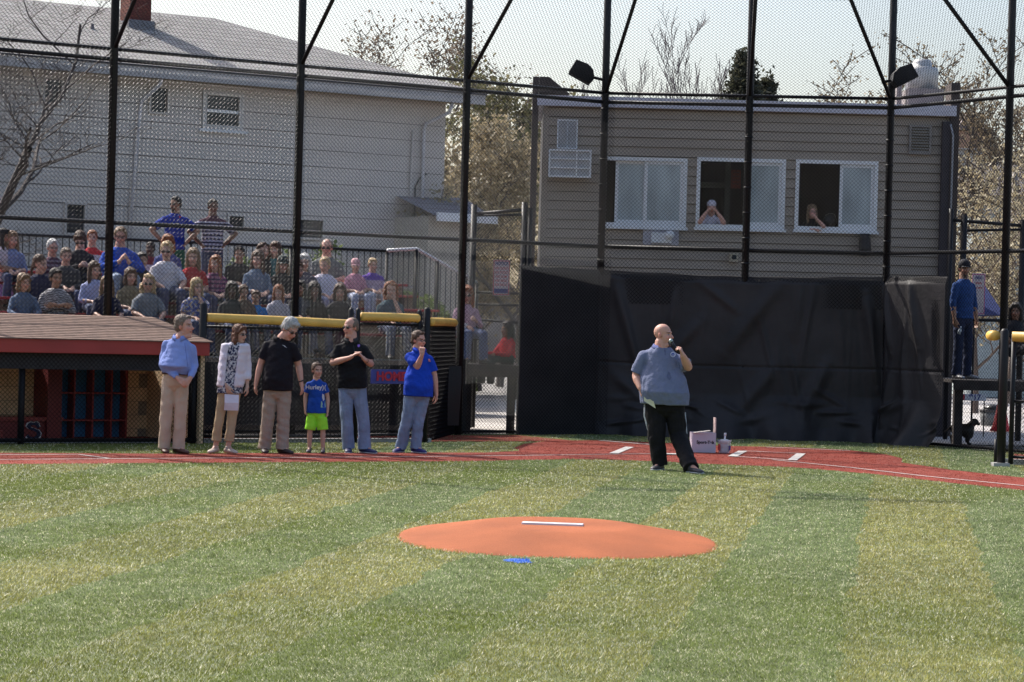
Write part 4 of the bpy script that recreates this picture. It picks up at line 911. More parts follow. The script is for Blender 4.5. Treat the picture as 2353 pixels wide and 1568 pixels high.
# ================================================================ RIGHT BACKGROUND
def pbox(t, nm, x0, x1, y0, y1, D, depth, mt, z0=None, **k):
    p, q = P(x0, y0, D), P(x1, y1, D); g = Geo(); g.bbox(p.x, q.x, D, D+depth, q.z if z0 is None else z0, p.z); return part(nm, g, mt, t, **k)
def building(lab, x0, x1, y0, D, depth, mt, nm='building'):
    p = P(x0, y0, D); q = P(x1, y0, D); return thing(nm, lab, 'building', ((p.x+q.x)/2, D, 0))
D = 105; t = building('brown brick gabled building far behind the right pier', 2205, 2282, 300, D, 8, None)
M_fb = mat('far_brick', (.33, .21, .15), rough=.9, var=.15, vscale=1.5); pbox(t, 'wall', 2195, 2274, 300, 400, D, 8, M_fb, z0=0)
a, b, c_ = P(2195, 300, D), P(2276, 297, D), P(2224, 258, D); g = Geo(); e = Vector((0, 8.2, 0)); a2 = a+Vector((0, -.15, 0)); b2 = b+Vector((0, -.15, 0)); c2 = c_+Vector((0, -.15, 0)); g.add([a2, b2, c2, a2+e, b2+e, c2+e], [(0, 1, 2), (5, 4, 3), (0, 2, 5, 3), (1, 4, 5, 2)]); part('roof', g, mat('far_roof', (.17, .13, .12)), t)
pbox(t, 'window', 2248, 2262, 325, 352, D-.1, .09, M_glass)
D = 90; t = building('low grey flat building in front of the brick gable', 2210, 2300, 340, D, 6, None); pbox(t, 'wall', 2196, 2303, 345, 400, D, 6, mat('far_grey', (.34, .32, .30), rough=.9), z0=0); pbox(t, 'parapet', 2195, 2304, 340, 346, D-.1, 6.2, mat('far_parapet', (.4, .38, .36)))
D = 75; t = building('house with a wide dark roof and pale blue wall at the right edge', 2240, 2500, 400, D, 8, None)
pbox(t, 'wall', 2243, 2540, 440, 560, D, 8, mat('pale_blue_wall', (.45, .50, .50), rough=.8), z0=0)
g = Geo(); a, b = P(2215, 448, D-.5), P(2560, 452, D-.5); c_, d_ = P(2235, 380, D+4), P(2545, 385, D+4); g.add([a, b, d_, c_, a+Vector((0, 9, 0)), b+Vector((0, 9, 0))], [(0, 1, 2, 3), (3, 2, 5, 4), (0, 3, 4), (1, 5, 2)]); part('roof', g, mat('dark_far_roof', (.12, .11, .115), rough=.9), t)
g = Geo(); p = P(2330, 390, D-.6); g.bbox(p.x, p.x+.07, D-.6, D-.53, 0, p.z+.6); part('downspout', g, M_whitepaint, t)
t = thing('utility_pole', 'grey pole with cables beyond the right platform', 'pole', (P(2333, 600, 68).x, 68, 0)); g = Geo(); p = P(2333, 380, 68); g.tube([(p.x, 68, 0), p], .08, 8); part('shaft', g, mat('weathered_pole', (.22, .19, .17)), t, True)
# awning, hedge, fence behind right platform
D = 47; t = thing('awning', 'blue cloth canopy behind the man in the blue sweater', 'canopy', (P(2265, 700, D).x, D, 0))
a, b, c_ = P(2236, 722, D), P(2310, 726, D), P(2262, 655, D+1.0); e = Vector((0, 2.0, 0)); c0_ = P(2238, 650, D+1)
g = Geo(); g.add([a, b, c_, c0_, a+e, b+e], [(0, 1, 2, 3), (3, 2, 5, 4), (0, 3, 4), (1, 5, 2)]); part('cloth', g, mat('royal_blue_canvas', (.012, .025, .12), rough=.8), t)
for x in (2240, 2306): p = P(x, 724, D); g = Geo(); g.tube([(p.x, D+.05, 0), (p.x, D+.05, p.z)], .02, 8); part('pole', g, M_steel, t, True)
rule_sign('rules_sign', 'white sign with a pink border behind the man in the blue sweater', 2234, 2262, 628, 724, 41.0, 'FIELD', ['RULES', 'NO PETS'], mat('pink_ink', (.6, .12, .3)), foot=False)
t = thing('side_gate_frame', 'black pipe frame right of the press box pier', 'gate', (P(2212, 600, 42.5).x, 42.5, 0))
for px, y, r in ((2216, 493, .055), (2352, 506, .055), (2186, 480, .04)): p = P(px, y, 42.5); gtube(Vector((p.x, p.y, 0)), p, r, par=t)
gtube(P(2190, 506, 42.5), P(2360, 520, 42.5), .03, 'rail', par=t); gtube(P(2216, 530, 42.6), P(2360, 528, 42.6), .025, 'rail', par=t)
gtube(P(2216, 735, 42.5), P(2360, 738, 42.5), .03, 'rail', par=t)
t = thing('trash_can', 'grey trash can standing beyond the right platform', 'trash can', P(2274, 993, 50)); 
p = P(2256, 946, 50); q = P(2292, 992, 50); xc, rr_ = (p.x+q.x)/2, (q.x-p.x)/2; zb_c = max(q.z, 0.0)
g = Geo(); g.tube([(xc, 50, 0.0), (xc, 50, p.z)], [rr_*1.05, rr_*1.25], 20); part('barrel', g, mat('grey_plastic', (.13, .14, .145), rough=.6), t, True); g = Geo(); g.tube([(xc, 50, p.z+.001), (xc, 50, p.z+.05)], rr_*1.33, 20); part('rim', g, mat('dark_plastic', (.05, .05, .055)), t, True)
g = Geo(); g.ell((xc+.06, 50, p.z+.06), (rr_*1.1, rr_*1.1, .10)); part('bag', g, mat('black_bag', (.02, .02, .02), rough=.3), t, True)
# banner with figures
p, q = P(2202, 905, 44), P(2266, 922, 44); t = thing('banner', 'white strip banner with blue figures under the right platform', 'banner', ((p.x+q.x)/2, 44, q.z)); c = (p+q)/2
face_board(t, c, (1, 0, 0), q.x-p.x, p.z-q.z, mat('banner_white', (.6, .6, .62))); put_text('917', .14, c+Vector((.05, -.007, 0)), (1, 0, 0), ZV, mat('navy_ink', (.03, .04, .2)), t, ext=.001, bold=.004)
g = Geo(); g.box(c+Vector((-.17, -.007, 0)), (.035, 0, 0), (0, .001, 0), (0, 0, .05)); part('red_patch', g, mat('red_ink', (.5, .05, .06)), t)
for x in (p.x+.03, q.x-.03): g = Geo(); g.tube([(x, 44.02, 0), (x, 44.02, p.z)], .012, 6); part('stake', g, M_steel, t)
g = Geo(); p = P(2300, 960, 47); g.tube([(p.x, 47, 0), (p.x, 47, .1), (p.x, 47, .75)], [.22, .16, .03], 16); solo('traffic_cone', g, mat('cone_red', (.6, .04, .05)), 'red cone half hidden by the right gate post', 'cone', smooth=True)

# ================================================================ BOX AND BUCKET OF BALLS
c0 = G(1617, 1042); bx = thing('cardboard_box', 'white cardboard carton lettered Sport-Tek with an open flap on the base path', 'box', c0)
sB = FPX/c0.y; wB = 55/sB; hB = 45/sB; ub = Vector((1, .03, 0)).normalized(); nb = Vector((-ub.y, ub.x, 0)); M_card = mat('white_carton', (.50, .46, .54), rough=.7, var=.05)
def bxp(u, n, z): return c0+ub*u+nb*n+Vector((0, 0, z))
g = Geo(); dB = .36
for (u0, u1, n0, n1) in ((-wB/2, wB/2, 0, .006), (-wB/2, wB/2, dB-.006, dB), (-wB/2, -wB/2+.006, .0062, dB-.0062), (wB/2-.006, wB/2, .0062, dB-.0062)):
    g.box(bxp((u0+u1)/2, (n0+n1)/2, hB/2+.012), ub*(u1-u0)/2, nb*(n1-n0)/2, (0, 0, hB/2))
g.box(bxp(0, dB/2, .012), ub*(wB/2-.007), nb*(dB/2-.007), (0, 0, .004)); part('carton', g, M_card, bx)
g = Geo(); g.box(bxp(wB/2-.005, .17, hB+.012+.11), ub*.004, nb*.15, (0, 0, .11)); part('upright_flap', g, mat('printed_flap', (.55, .42, .40), rough=.7, var=.25, vscale=25), bx)
g = Geo(); g.box(bxp(-.03, -.02+.08, hB+.028), (ub*.12+Vector((0, 0, .018))), nb*.10, (0, 0, .003)); part('top_flap', g, mat('card_edge', (.55, .50, .45)), bx)
put_text('Sport-Tek', .062, bxp(.02, -.002, hB*.56), ub, ZV, mat('black_ink', (.015, .015, .02)), bx, ext=.001, bold=.0025)
c1 = G(1664, 1043)+Vector((0, .02, 0)); bu = thing('bucket', 'clear plastic bucket full of baseballs beside the carton', 'bucket', c1)
hk = 29/sB; rk = 15.5/sB
g = Geo(); g.tube([c1+ZV*.012, c1+ZV*hk, c1+ZV*(hk+.001), c1+ZV*(hk+.016)], [rk*.82, rk, rk*1.08, rk*1.08], 28, False)
M_tub = bpy.data.materials.new('clear_plastic'); M_tub.use_nodes = True; n_ = M_tub.node_tree; b_ = n_.nodes['Principled BSDF']; b_.inputs['Base Color'].default_value = (.62, .60, .70, 1); b_.inputs['Roughness'].default_value = .25; b_.inputs['Alpha'].default_value = .42
part('tub', g, M_tub, bu, True)
g = Geo(); g.tube([c1+Vector((rk*.93*math.cos(t), rk*.93*math.sin(t), .06+.08)) for t in np.linspace(-1.3, -.2, 6)], .001, 4)
g = Geo(); vs = []
for t in np.linspace(-2.9, -2.3, 5): vs += [c1+Vector((rk*.96*math.cos(t), rk*.96*math.sin(t), .05)), c1+Vector((rk*1.0*math.cos(t), rk*1.0*math.sin(t), .14))]
g.add(vs, [(2*i, 2*i+2, 2*i+3, 2*i+1) for i in range(4)]); part('red_label', g, mat('red_ink', (.5, .05, .06)), bu)
g = Geo(); vs = []
for t in np.linspace(-.9, -.3, 5): vs += [c1+Vector((rk*.96*math.cos(t), rk*.96*math.sin(t), .05)), c1+Vector((rk*1.0*math.cos(t), rk*1.0*math.sin(t), .12))]
g.add(vs, [(2*i, 2*i+2, 2*i+3, 2*i+1) for i in range(4)]); part('blue_label', g, mat('navy_ink', (.03, .04, .2)), bu)
g = Geo(); g.tube([c1+Vector((.0, .04, .10)), c1+Vector((.012, .05, .26))], .014, 8); g.tube([c1+Vector((.012, .05, .26)), c1+Vector((.014, .05, .30))], .018, 8); solo('spare_bat_handle', g, M_whitepaint, 'white handle standing up out of the bucket of balls', 'handle', smooth=True)
M_ball = mat('ball_leather', (.62, .60, .60), rough=.5); nball = 0; rb_ = .036
bm_ = Geo().ell((0, 0, 0), rb_, n=14, m=10).mesh('baseball', M_ball, True)
for lay in range(3):
    for k in range(6):
        an_ = k*math.pi/3+lay*.5; rad = rk*.82-rb_-.008
        if k % 2 == 0 and lay == 3: continue
        o = bpy.data.objects.new('baseball', bm_); COL.objects.link(o); o.location = c1+Vector((rad*math.cos(an_), rad*math.sin(an_), .05+lay*.062))
        o['category'] = 'ball'; o['group'] = 'baseballs in the bucket'; o['label'] = 'white baseball lying in the clear bucket'

# ================================================================ TREES
def blobs(geo, p, n, sp, sz, rng, vs, cs, col):
    pass
def tree(nm, lab, base, H_, spread, seed, depth=4, leaf=None, nleaf=0, lsz=.09, trunk_r=.14, bark=(.10, .085, .08), up=.6, first=.25, lean=(0, 0), ratio=.72, kids=4, clump=.35, group=None, minr=.006, wig=.2):
    rng = random.Random(seed); t = thing(nm, lab, 'tree', base, group); tips = []; gt_ = Geo(); gb = Geo()
    def grow(p, d, ln, r, lv):
        n = 4; pts = [p]; rs_ = [r]; dd = d.copy()
        for i in range(n):
            dd = (dd+Vector((rng.uniform(-wig, wig), rng.uniform(-wig, wig), rng.uniform(-.6*wig, wig)*up))).normalized(); pts.append(pts[-1]+dd*ln/n); rs_.append(max(r*(1-.5*(i+1)/n), minr))
        (gt_ if lv == 0 else gb).tube(pts, rs_, 7 if lv < 2 else (4 if lv < 3 else 3), False)
        if lv >= depth-1: tips.extend(pts[1:])
        if lv >= depth: return
        nk = kids+(2 if lv == 0 else 0)
        for k in range(nk):
            f = first+(1-first)*(k+.5)/nk if lv == 0 else .25+.75*(k+.5)/nk
            i = min(int(f*n), n-1); q = pts[i].lerp(pts[i+1], f*n-i); an_ = rng.uniform(0, 6.28)
            side = Vector((math.cos(an_), math.sin(an_)*.8, 0)); nd = (dd*(.55) + side*spread + Vector((0, 0, up*.5))).normalized()
            grow(q, nd, ln*ratio*rng.uniform(.75, 1.1)*(1-.25*f if lv == 0 else 1), max(rs_[i]*.55, minr), lv+1)
    grow(Vector((0, 0, 0))+Vector(base), Vector((lean[0], lean[1], 1)).normalized(), H_, trunk_r, 0)
    part('trunk', gt_, mat('bark_%02d' % int(bark[0]*100), bark, rough=.9, bump=.5), t, True)
    br = part('branches', gb, mat('bark_%02d' % int(bark[0]*100), bark), t)
    if nleaf:
        T = np.array([tuple(p) for p in tips]); r2 = np.random.default_rng(seed); k = r2.integers(0, len(T), nleaf); c = T[k]+r2.normal(0, clump, (nleaf, 3))
        n1 = r2.normal(0, 1, (nleaf, 3)); n1 /= np.linalg.norm(n1, axis=1)[:, None]; n2 = np.cross(n1, r2.normal(0, 1, (nleaf, 3))); n2 /= np.linalg.norm(n2, axis=1)[:, None]
        sz = lsz*r2.uniform(.5, 1.3, nleaf)[:, None]; v = np.stack([c-n1*sz, c+n2*sz*.6, c+n1*sz, c-n2*sz*.6], 1).reshape(-1, 3)
        cl = np.array(leaf[0])[None]*(1-(f_ := r2.uniform(0, 1, (nleaf, 1))))+np.array(leaf[1])[None]*f_
        me = fastmesh('leaves', v, 4, M_leaf, np.repeat(cl, 4, axis=0)); rebase(me, base); link('crown', me, t)
    return t
M_leaf = mat('leaf', (1, 1, 1), rough=.6, attr=True, trans=.35, var=.1)
BUD = ((.25, .20, .12), (.42, .35, .22)); BUD2 = ((.33, .27, .16), (.52, .46, .32)); PINE = ((.035, .040, .026), (.10, .10, .06)); OLV = ((.12, .12, .05), (.25, .22, .12))
def gp_(px, D): p = P(px, 800, D); return (p.x, p.y, 0)
tree('bare_tree', 'bare dark tree whose branches reach in at the left edge', gp_(-230, 43), 3.3, 1.4, 5, depth=5, trunk_r=.06, bark=(.075, .06, .055), up=.25, ratio=.66, kids=4, first=.15, minr=.0035, wig=.45)
tree('bare_tree', 'bare tree arching over the roof at the upper left', gp_(-60, 48), 6.2, .9, 9, depth=5, trunk_r=.14, bark=(.075, .06, .055), up=.3, ratio=.58, kids=4, first=.45, minr=.0035, wig=.4)
GR = 'budding trees behind the field'
specs = [('dense tan budding tree between the house and the press box', 1100, 66, 5.0, 1.0, 21, 15000, BUD, .07), ('tan budding tree just left of the brown pier', 1190, 60, 4.3, 1.0, 22, 14000, BUD, .06),
         ('tall budding tree rising above the end of the house roof', 985, 76, 7.6, .9, 23, 9000, ((.16, .12, .09), (.28, .22, .16)), .06),
         ('low budding tree beside the garage roof', 1150, 72, 6.4, .9, 24, 10000, OLV, .08), ('tan budding tree under the press box eave on the left', 1060, 64, 3.2, 1.0, 25, 12000, BUD, .06)]
for lab, px, D, h, sp, sd_, nl, lf, ls in specs: tree('budding_tree', lab, gp_(px, D), h, sp, sd_, depth=4, leaf=lf, nleaf=nl, lsz=ls, trunk_r=.13, group=GR, ratio=.62, clump=.20, minr=.012)
for lab, px, D, h, sd_ in (('bare upright tree behind the left floodlight', 1475, 85, 6.6, 31), ('tallest bare upright tree above the press box roof', 1590, 88, 8.6, 32), ('bare tree between the tall bare tree and the evergreen', 1645, 84, 7.3, 33), ('thin bare tree beside the left post of the middle backstop', 1530, 92, 7.0, 34), ('low bare tree beyond the press box left corner', 1420, 90, 6.2, 35)):
    tree('bare_tree', lab, gp_(px, D), h, .42, sd_, depth=4, trunk_r=.09, bark=(.20, .17, .17), up=1.2, ratio=.55, kids=5, first=.35, minr=.010, group='bare trees above the press box roof')
def conifer(lab, px, D, ytop, w_, seed):
    b = Vector(gp_(px, D)); z1 = P(px, ytop, D).z; t = thing('evergreen_tree', lab, 'tree', b); g = Geo(); g.tube([b, b+ZV*z1], [.18, .02], 8); part('trunk', g, mat('bark_10', (.10, .085, .08)), t, True)
    r2 = np.random.default_rng(seed); nb_ = 230; cs = []
    for k in range(nb_):
        zz = z1*(.62+.38*k/nb_); rad = w_*(1-(zz/z1-.62)/.385)*r2.uniform(.55, 1.15)+.03; an_ = r2.uniform(0, 6.28); m = 50; u = r2.uniform(0.1, 1, m)
        c = np.stack([math.cos(an_)*rad*u, math.sin(an_)*rad*u, zz-.25*u*rad+.12*u**2*rad], 1)+r2.normal(0, .13, (m, 3)); cs.append(c)
    c = np.concatenate(cs)+np.array(b); n = len(c); n1 = r2.normal(0, 1, (n, 3)); n1 /= np.linalg.norm(n1, axis=1)[:, None]; n2 = np.cross(n1, r2.normal(0, 1, (n, 3))); n2 /= np.linalg.norm(n2, axis=1)[:, None]
    sz = .10*r2.uniform(.5, 1.3, n)[:, None]; v = np.stack([c-n1*sz, c+n2*sz*.4, c+n1*sz, c-n2*sz*.4], 1).reshape(-1, 3); f_ = r2.uniform(0, 1, (n, 1))
    me = fastmesh('needles', v, 4, M_leaf, np.repeat(np.array(PINE[0])*(1-f_)+np.array(PINE[1])*f_, 4, axis=0)); rebase(me, b); link('crown', me, t)
conifer('dark evergreen tree above the press box roof', 1692, 78, 128, 1.9, 41); conifer('small dark evergreen beside the leaning hood brace', 1745, 80, 190, 1.7, 42); conifer('dark evergreen behind the tan trees left of the press box', 1195, 80, 262, 2.4, 43)
for lab, px, D, h, sd_, nl in (('leafy brown spring tree above the right press box window', 1925, 72, 5.9, 51, 5200), ('spring tree behind the roof exhaust fan', 2080, 74, 7.2, 52, 6500), ('spring tree between the fan and the right pier', 2180, 70, 6.7, 53, 6000), ('spring tree leaning over the middle right of the roof', 1990, 78, 6.8, 54, 4500)):
    tree('spring_tree', lab, gp_(px, D), h, .9, sd_, depth=4, leaf=((.17, .13, .09), (.34, .27, .17)), nleaf=nl, lsz=.055, trunk_r=.12, bark=(.10, .08, .07), ratio=.6, clump=.09, minr=.013, group='spring trees above the press box', first=.35)
for lab, px, D, h, sd_, nl in (('tan blossoming tree right of the pier', 2245, 58, 2.9, 61, 3300), ('tan blossoming tree behind the right tall post', 2310, 60, 2.6, 62, 2600), ('blossoming tree at the right edge', 2390, 62, 4.2, 63, 5000)):
    tree('blossoming_tree', lab, gp_(px, D), h, 1.0, sd_, depth=4, leaf=BUD2, nleaf=nl, lsz=.055, trunk_r=.08, bark=(.13, .10, .085), ratio=.68, clump=.11, minr=.010, group='blossoming trees at the right', first=.3)
# shrubs behind the railing and right platform
def shrub(lab, c, r, h, seed, cols, n=5000, sz=.05, grp=None):
    r2 = np.random.default_rng(seed); t = thing('shrub', lab, 'shrub', c, grp); u = r2.normal(0, 1, (n, 3)); u /= np.linalg.norm(u, axis=1)[:, None]; rad = r2.uniform(.3, 1, n)**.5*(1+.25*np.sin(u[:, 0]*5+seed)*np.cos(u[:, 2]*4))
    p = u*rad[:, None]*np.array([r, r*.7, h/2])+np.array([0, 0, h/2])+np.array(c); p[:, 2] = np.maximum(p[:, 2], .02)
    n1 = r2.normal(0, 1, (n, 3)); n1 /= np.linalg.norm(n1, axis=1)[:, None]; n2 = np.cross(n1, r2.normal(0, 1, (n, 3))); n2 /= np.linalg.norm(n2, axis=1)[:, None]; s_ = sz*r2.uniform(.5, 1.3, n)[:, None]
    v = np.stack([p-n1*s_, p+n2*s_*.6, p+n1*s_, p-n2*s_*.6], 1).reshape(-1, 3); f_ = r2.uniform(0, 1, (n, 1))
    me = fastmesh('foliage', v, 4, M_leaf, np.repeat(np.array(cols[0])*(1-f_)+np.array(cols[1])*f_, 4, axis=0)); rebase(me, c); link('foliage', me, t)
    g = Geo(); g.tube([Vector(c), Vector(c)+ZV*h*.5], [.04, .015], 6); part('stem', g, mat('bark_10', (.10, .085, .08)), t)
GRN = ((.05, .08, .02), (.17, .22, .07))
for i, (px, hh, wh) in enumerate(((600, 2.9, 'behind the standing man in stripes'), (700, 3.3, 'behind the bald man in sunglasses'), (735, 2.7, 'right of the tallest shrub by the railing'), (860, 2.4, 'behind the boy in purple'), (940, 2.3, 'behind the top of the stairs'), (1010, 2.2, 'behind the sloping handrail'))):
    p = LPt(px, 640, 9.0); shrub('green shrub %s' % wh, (p.x, p.y, 0), .9, hh, 70+i, GRN, n=5500, sz=.06, grp='shrubs behind the railing')
for i, (px, wh) in enumerate(((2250, 'behind the legs of the man in blue'), (2300, 'behind the right tall post'))):
    p = P(px, 800, 86+i); shrub('green shrub %s' % wh, (p.x, p.y, 0), 1.1, 2.5, 90+i, ((.04, .08, .025), (.10, .17, .05)), n=6000, sz=.07, grp='shrubs by the right platform')
# long far wall and hedge closing the view under the trees
t = thing('far_fence', 'long grey fence closing off the lot beyond the trees', 'fence', (6, 98, 0))
g = Geo()
for k in range(60): g.bbox(-22+k*1.4, -22+k*1.4+1.38, 98, 98.1, 0, 3.0+.03*math.sin(k*7.7))
part('boards', g, mat('far_fence_grey', (.27, .25, .24), rough=.9, var=.3, vscale=.7), t)
M_wire2 = mat('cable_black', (.02, .02, .02), rough=.5)
def cable(lab, a, b, sag, r=.02):
    g = Geo(); pts = []
    for i in range(17): f_ = i/16; pts.append(a.lerp(b, f_)-ZV*sag*4*f_*(1-f_))
    g.tube(pts, r, 5); solo('overhead_cable', g, M_wire2, lab, 'cable')
cable('black cable running down from the brick gable to the right', P(2224, 262, 100), P(2420, 350, 60), .3, .025)
cable('thin cable crossing behind the right tall post', P(2207, 438, 62), P(2400, 446, 62), .1, .012)
# ================================================================ PEOPLE
SKIN = {'fair': (.52, .31, .235), 'pink': (.56, .30, .23), 'tan': (.36, .20, .135), 'brown': (.20, .105, .07), 'dark': (.10, .055, .04)}
HAIR = {'grey': (.36, .35, .34), 'greybrown': (.17, .125, .095), 'brown': (.085, .045, .028), 'auburn': (.12, .05, .028), 'dark': (.022, .016, .014), 'blond': (.42, .29, .15), 'red': (.24, .085, .035), 'white': (.55, .54, .52), 'lightbrown': (.20, .125, .07)}
M_skin = mat('skin', (1, 1, 1), rough=0.55, attr=True, var=0.05, vscale=30, spec=0.35)
def hairmat(c): return mat('hair_'+c, HAIR[c], rough=0.6, var=0.35, vscale=60, stretch=(1, 1, .25), bump=.6, bscale=90, spec=.35)
def sines(seed, amp, wl=.12):
    r = np.random.default_rng(seed); K = r.normal(0, 1, (6, 3)); K /= np.linalg.norm(K, axis=1)[:, None]; K *= (2*np.pi/(wl*r.uniform(.6, 1.6, 6)))[:, None]; ph = r.uniform(0, 6.28, 6)
    return lambda co: (amp*np.sin(co @ K.T+ph).sum(1)/2.2).astype(np.float32)
def wrinkle(seed, amp, wl=.10):
    """folds: ridged sines, sharper than they are wide"""
    r = np.random.default_rng(seed); n = 7; K = r.normal(0, 1, (n, 3)); K[:, 2] *= 1.2; K /= np.linalg.norm(K, axis=1)[:, None]; K *= (2*np.pi/(wl*r.uniform(.6, 1.8, n)))[:, None]; ph = r.uniform(0, 6.28, n)
    def f(co):
        w_ = np.sin(co[:, [2, 0, 1]] @ K[:3].T*.35+ph[:3])
        v = np.sin(co @ K.T+ph+w_[:, [0]]*1.5); return (amp*(np.sign(v)*np.abs(v)**.7).sum(1)/3).astype(np.float32)
    return f
def head_frame(yaw, pitch=0, roll=0):          # yaw>0 turns the face towards picture-right; local -y is forward
    return Matrix.Rotation(R(yaw), 3, 'Z') @ Matrix.Rotation(R(pitch), 3, 'X') @ Matrix.Rotation(R(roll), 3, 'Y')
def add_head(g, C, M, k, n=14, fat=0.0, female=False):
    def q(x, y, z): return C+M @ (Vector((x, y, z))*k)
    def e(c, r, nn=n): g.ell(q(*c), tuple(v*k for v in r), M, nn, 10)
    f = fat
    e((0, .014, .033), (.076+f*.4, .097, .088), 18); e((0, -.028, -.03), (.060+f, .062, .082), 16)
    e((0, -.050, -.096), (.032+f, .034, .024)); e((0, -.01, -.075), (.056+f*1.3, .062, .045))
    if f: e((0, -.035, -.112), (.05+f, .05, .03))
    g.cone(q(0, -.083, .012), q(0, -.107, -.030), .0085*k, .0145*k, 10); e((.010, -.098, -.034), (.010, .010, .008)); e((-.010, -.098, -.034), (.010, .010, .008))
    e((0, -.079, .026), (.048, .014, .010)); e((.036, -.066, -.03), (.022, .020, .022)); e((-.036, -.066, -.03), (.022, .020, .022))
    e((0, -.087, -.060), (.022, .011, .006)); e((0, -.086, -.071), (.019, .011, .0065))
    for s in (-1, 1): e((s*(.077+f*.5), .008, -.008), (.008, .019, .031))
def head_colours(co, C, M, k, skin, hair, eyes=True, beard=None, col=None):
    Mi = np.array(M.transposed()); p = (co-np.array(C)) @ Mi.T/k; x, y, z = p[:, 0], p[:, 1], p[:, 2]
    inh = (np.abs(x) < .1) & (np.abs(y) < .14) & (z > -.14) & (z < .14); fr = inh & (y < -.045)
    c = col; cheek = fr & (((np.abs(x)-.04)/.022)**2+((z+.03)/.022)**2 < 1); c[cheek] = c[cheek]*np.array([1.08, .88, .88])
    nose = fr & (np.abs(x) < .016) & (z < -.018) & (z > -.045); c[nose] = c[nose]*np.array([1.05, .85, .85])
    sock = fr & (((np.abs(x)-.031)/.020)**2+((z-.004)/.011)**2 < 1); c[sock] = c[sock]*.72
    eye = fr & (((np.abs(x)-.031)/.0125)**2+((z-.001)/.0062)**2 < 1); c[eye] = (.50, .46, .44)
    pup = fr & (((np.abs(x)-.031)/.0065)**2+((z-.001)/.0065)**2 < 1); c[pup] = (.03, .022, .02)
    brow = fr & (np.abs(np.abs(x)-.033) < .018) & (np.abs(z-.0225) < .0045); c[brow] = np.array(hair)*.6
    lip = fr & (np.abs(x) < .024) & (np.abs(z+.0655) < .0085); c[lip] = np.array(skin)*np.array([.82, .52, .52])
    mouth = fr & (np.abs(x) < .020) & (np.abs(z+.0655) < .0022); c[mouth] = np.array(skin)*.25
    ear = inh & (np.abs(x) > .078); c[ear] = c[ear]*np.array([1.05, .82, .8])
    if beard:
        b = fr & (((z < -.085) & (np.abs(x) < .028)) | ((z < -.045) & (z > -.11) & (np.abs(x) > .020) & (np.abs(x) < .032)) | ((z < -.045) & (z > -.056) & (np.abs(x) < .030))) & ~lip
        c[b] = np.array(beard)
    return c
def add_hand(g, W, d, pn, k, curl=.5, side=1, thumb=.6, spread=.10):
    """W wrist, d towards the fingers, pn palm normal, side: which side the thumb is on (+1 = d x pn)"""
    d = Vector(d).normalized(); pn = (Vector(pn)-d*Vector(pn).dot(d)).normalized(); s = d.cross(pn)*side
    g.cone(W, W+d*.03*k, .026*k, .027*k, 8)
    for i in range(4):
        off = (1.5-i)*.020*k; g.cone(W+s*off*.6+d*.01*k, W+s*off+d*.088*k, .0145*k, .0118*k, 8)
    L_ = (.071, .080, .074, .058); rr = (.0092, .0095, .0090, .0080)
    for i in range(4):
        off = (1.5-i)*.0215*k; p = W+s*off+d*.088*k; dd = (d+s*(1.5-i)*spread*.3).normalized(); a = curl*.5
        for j, fr_ in enumerate((.45, .31, .24)):
            a += curl*(.75 if j else .35); v = dd*math.cos(a)+pn*math.sin(a); q_ = p+v*L_[i]*fr_*k; g.cone(p, q_, rr[i]*k*(1-.09*j), rr[i]*k*(.93-.09*j), 7); p = q_
    t0 = W+s*.022*k+d*.025*k; t1 = t0+(s*.75*thumb+d*.75+pn*.35).normalized()*.045*k; t2 = t1+(s*.25*thumb+d*.95+pn*(.3+curl*.4)).normalized()*.034*k; t3 = t2+(d*.95+pn*(.4+curl*.5)).normalized()*.026*k
    g.cone(t0, t1, .0150*k, .0125*k, 8); g.cone(t1, t2, .0118*k, .0105*k, 8); g.cone(t2, t3, .0100*k, .0080*k, 8)
def lerp(a, b, t): return a+(b-a)*t
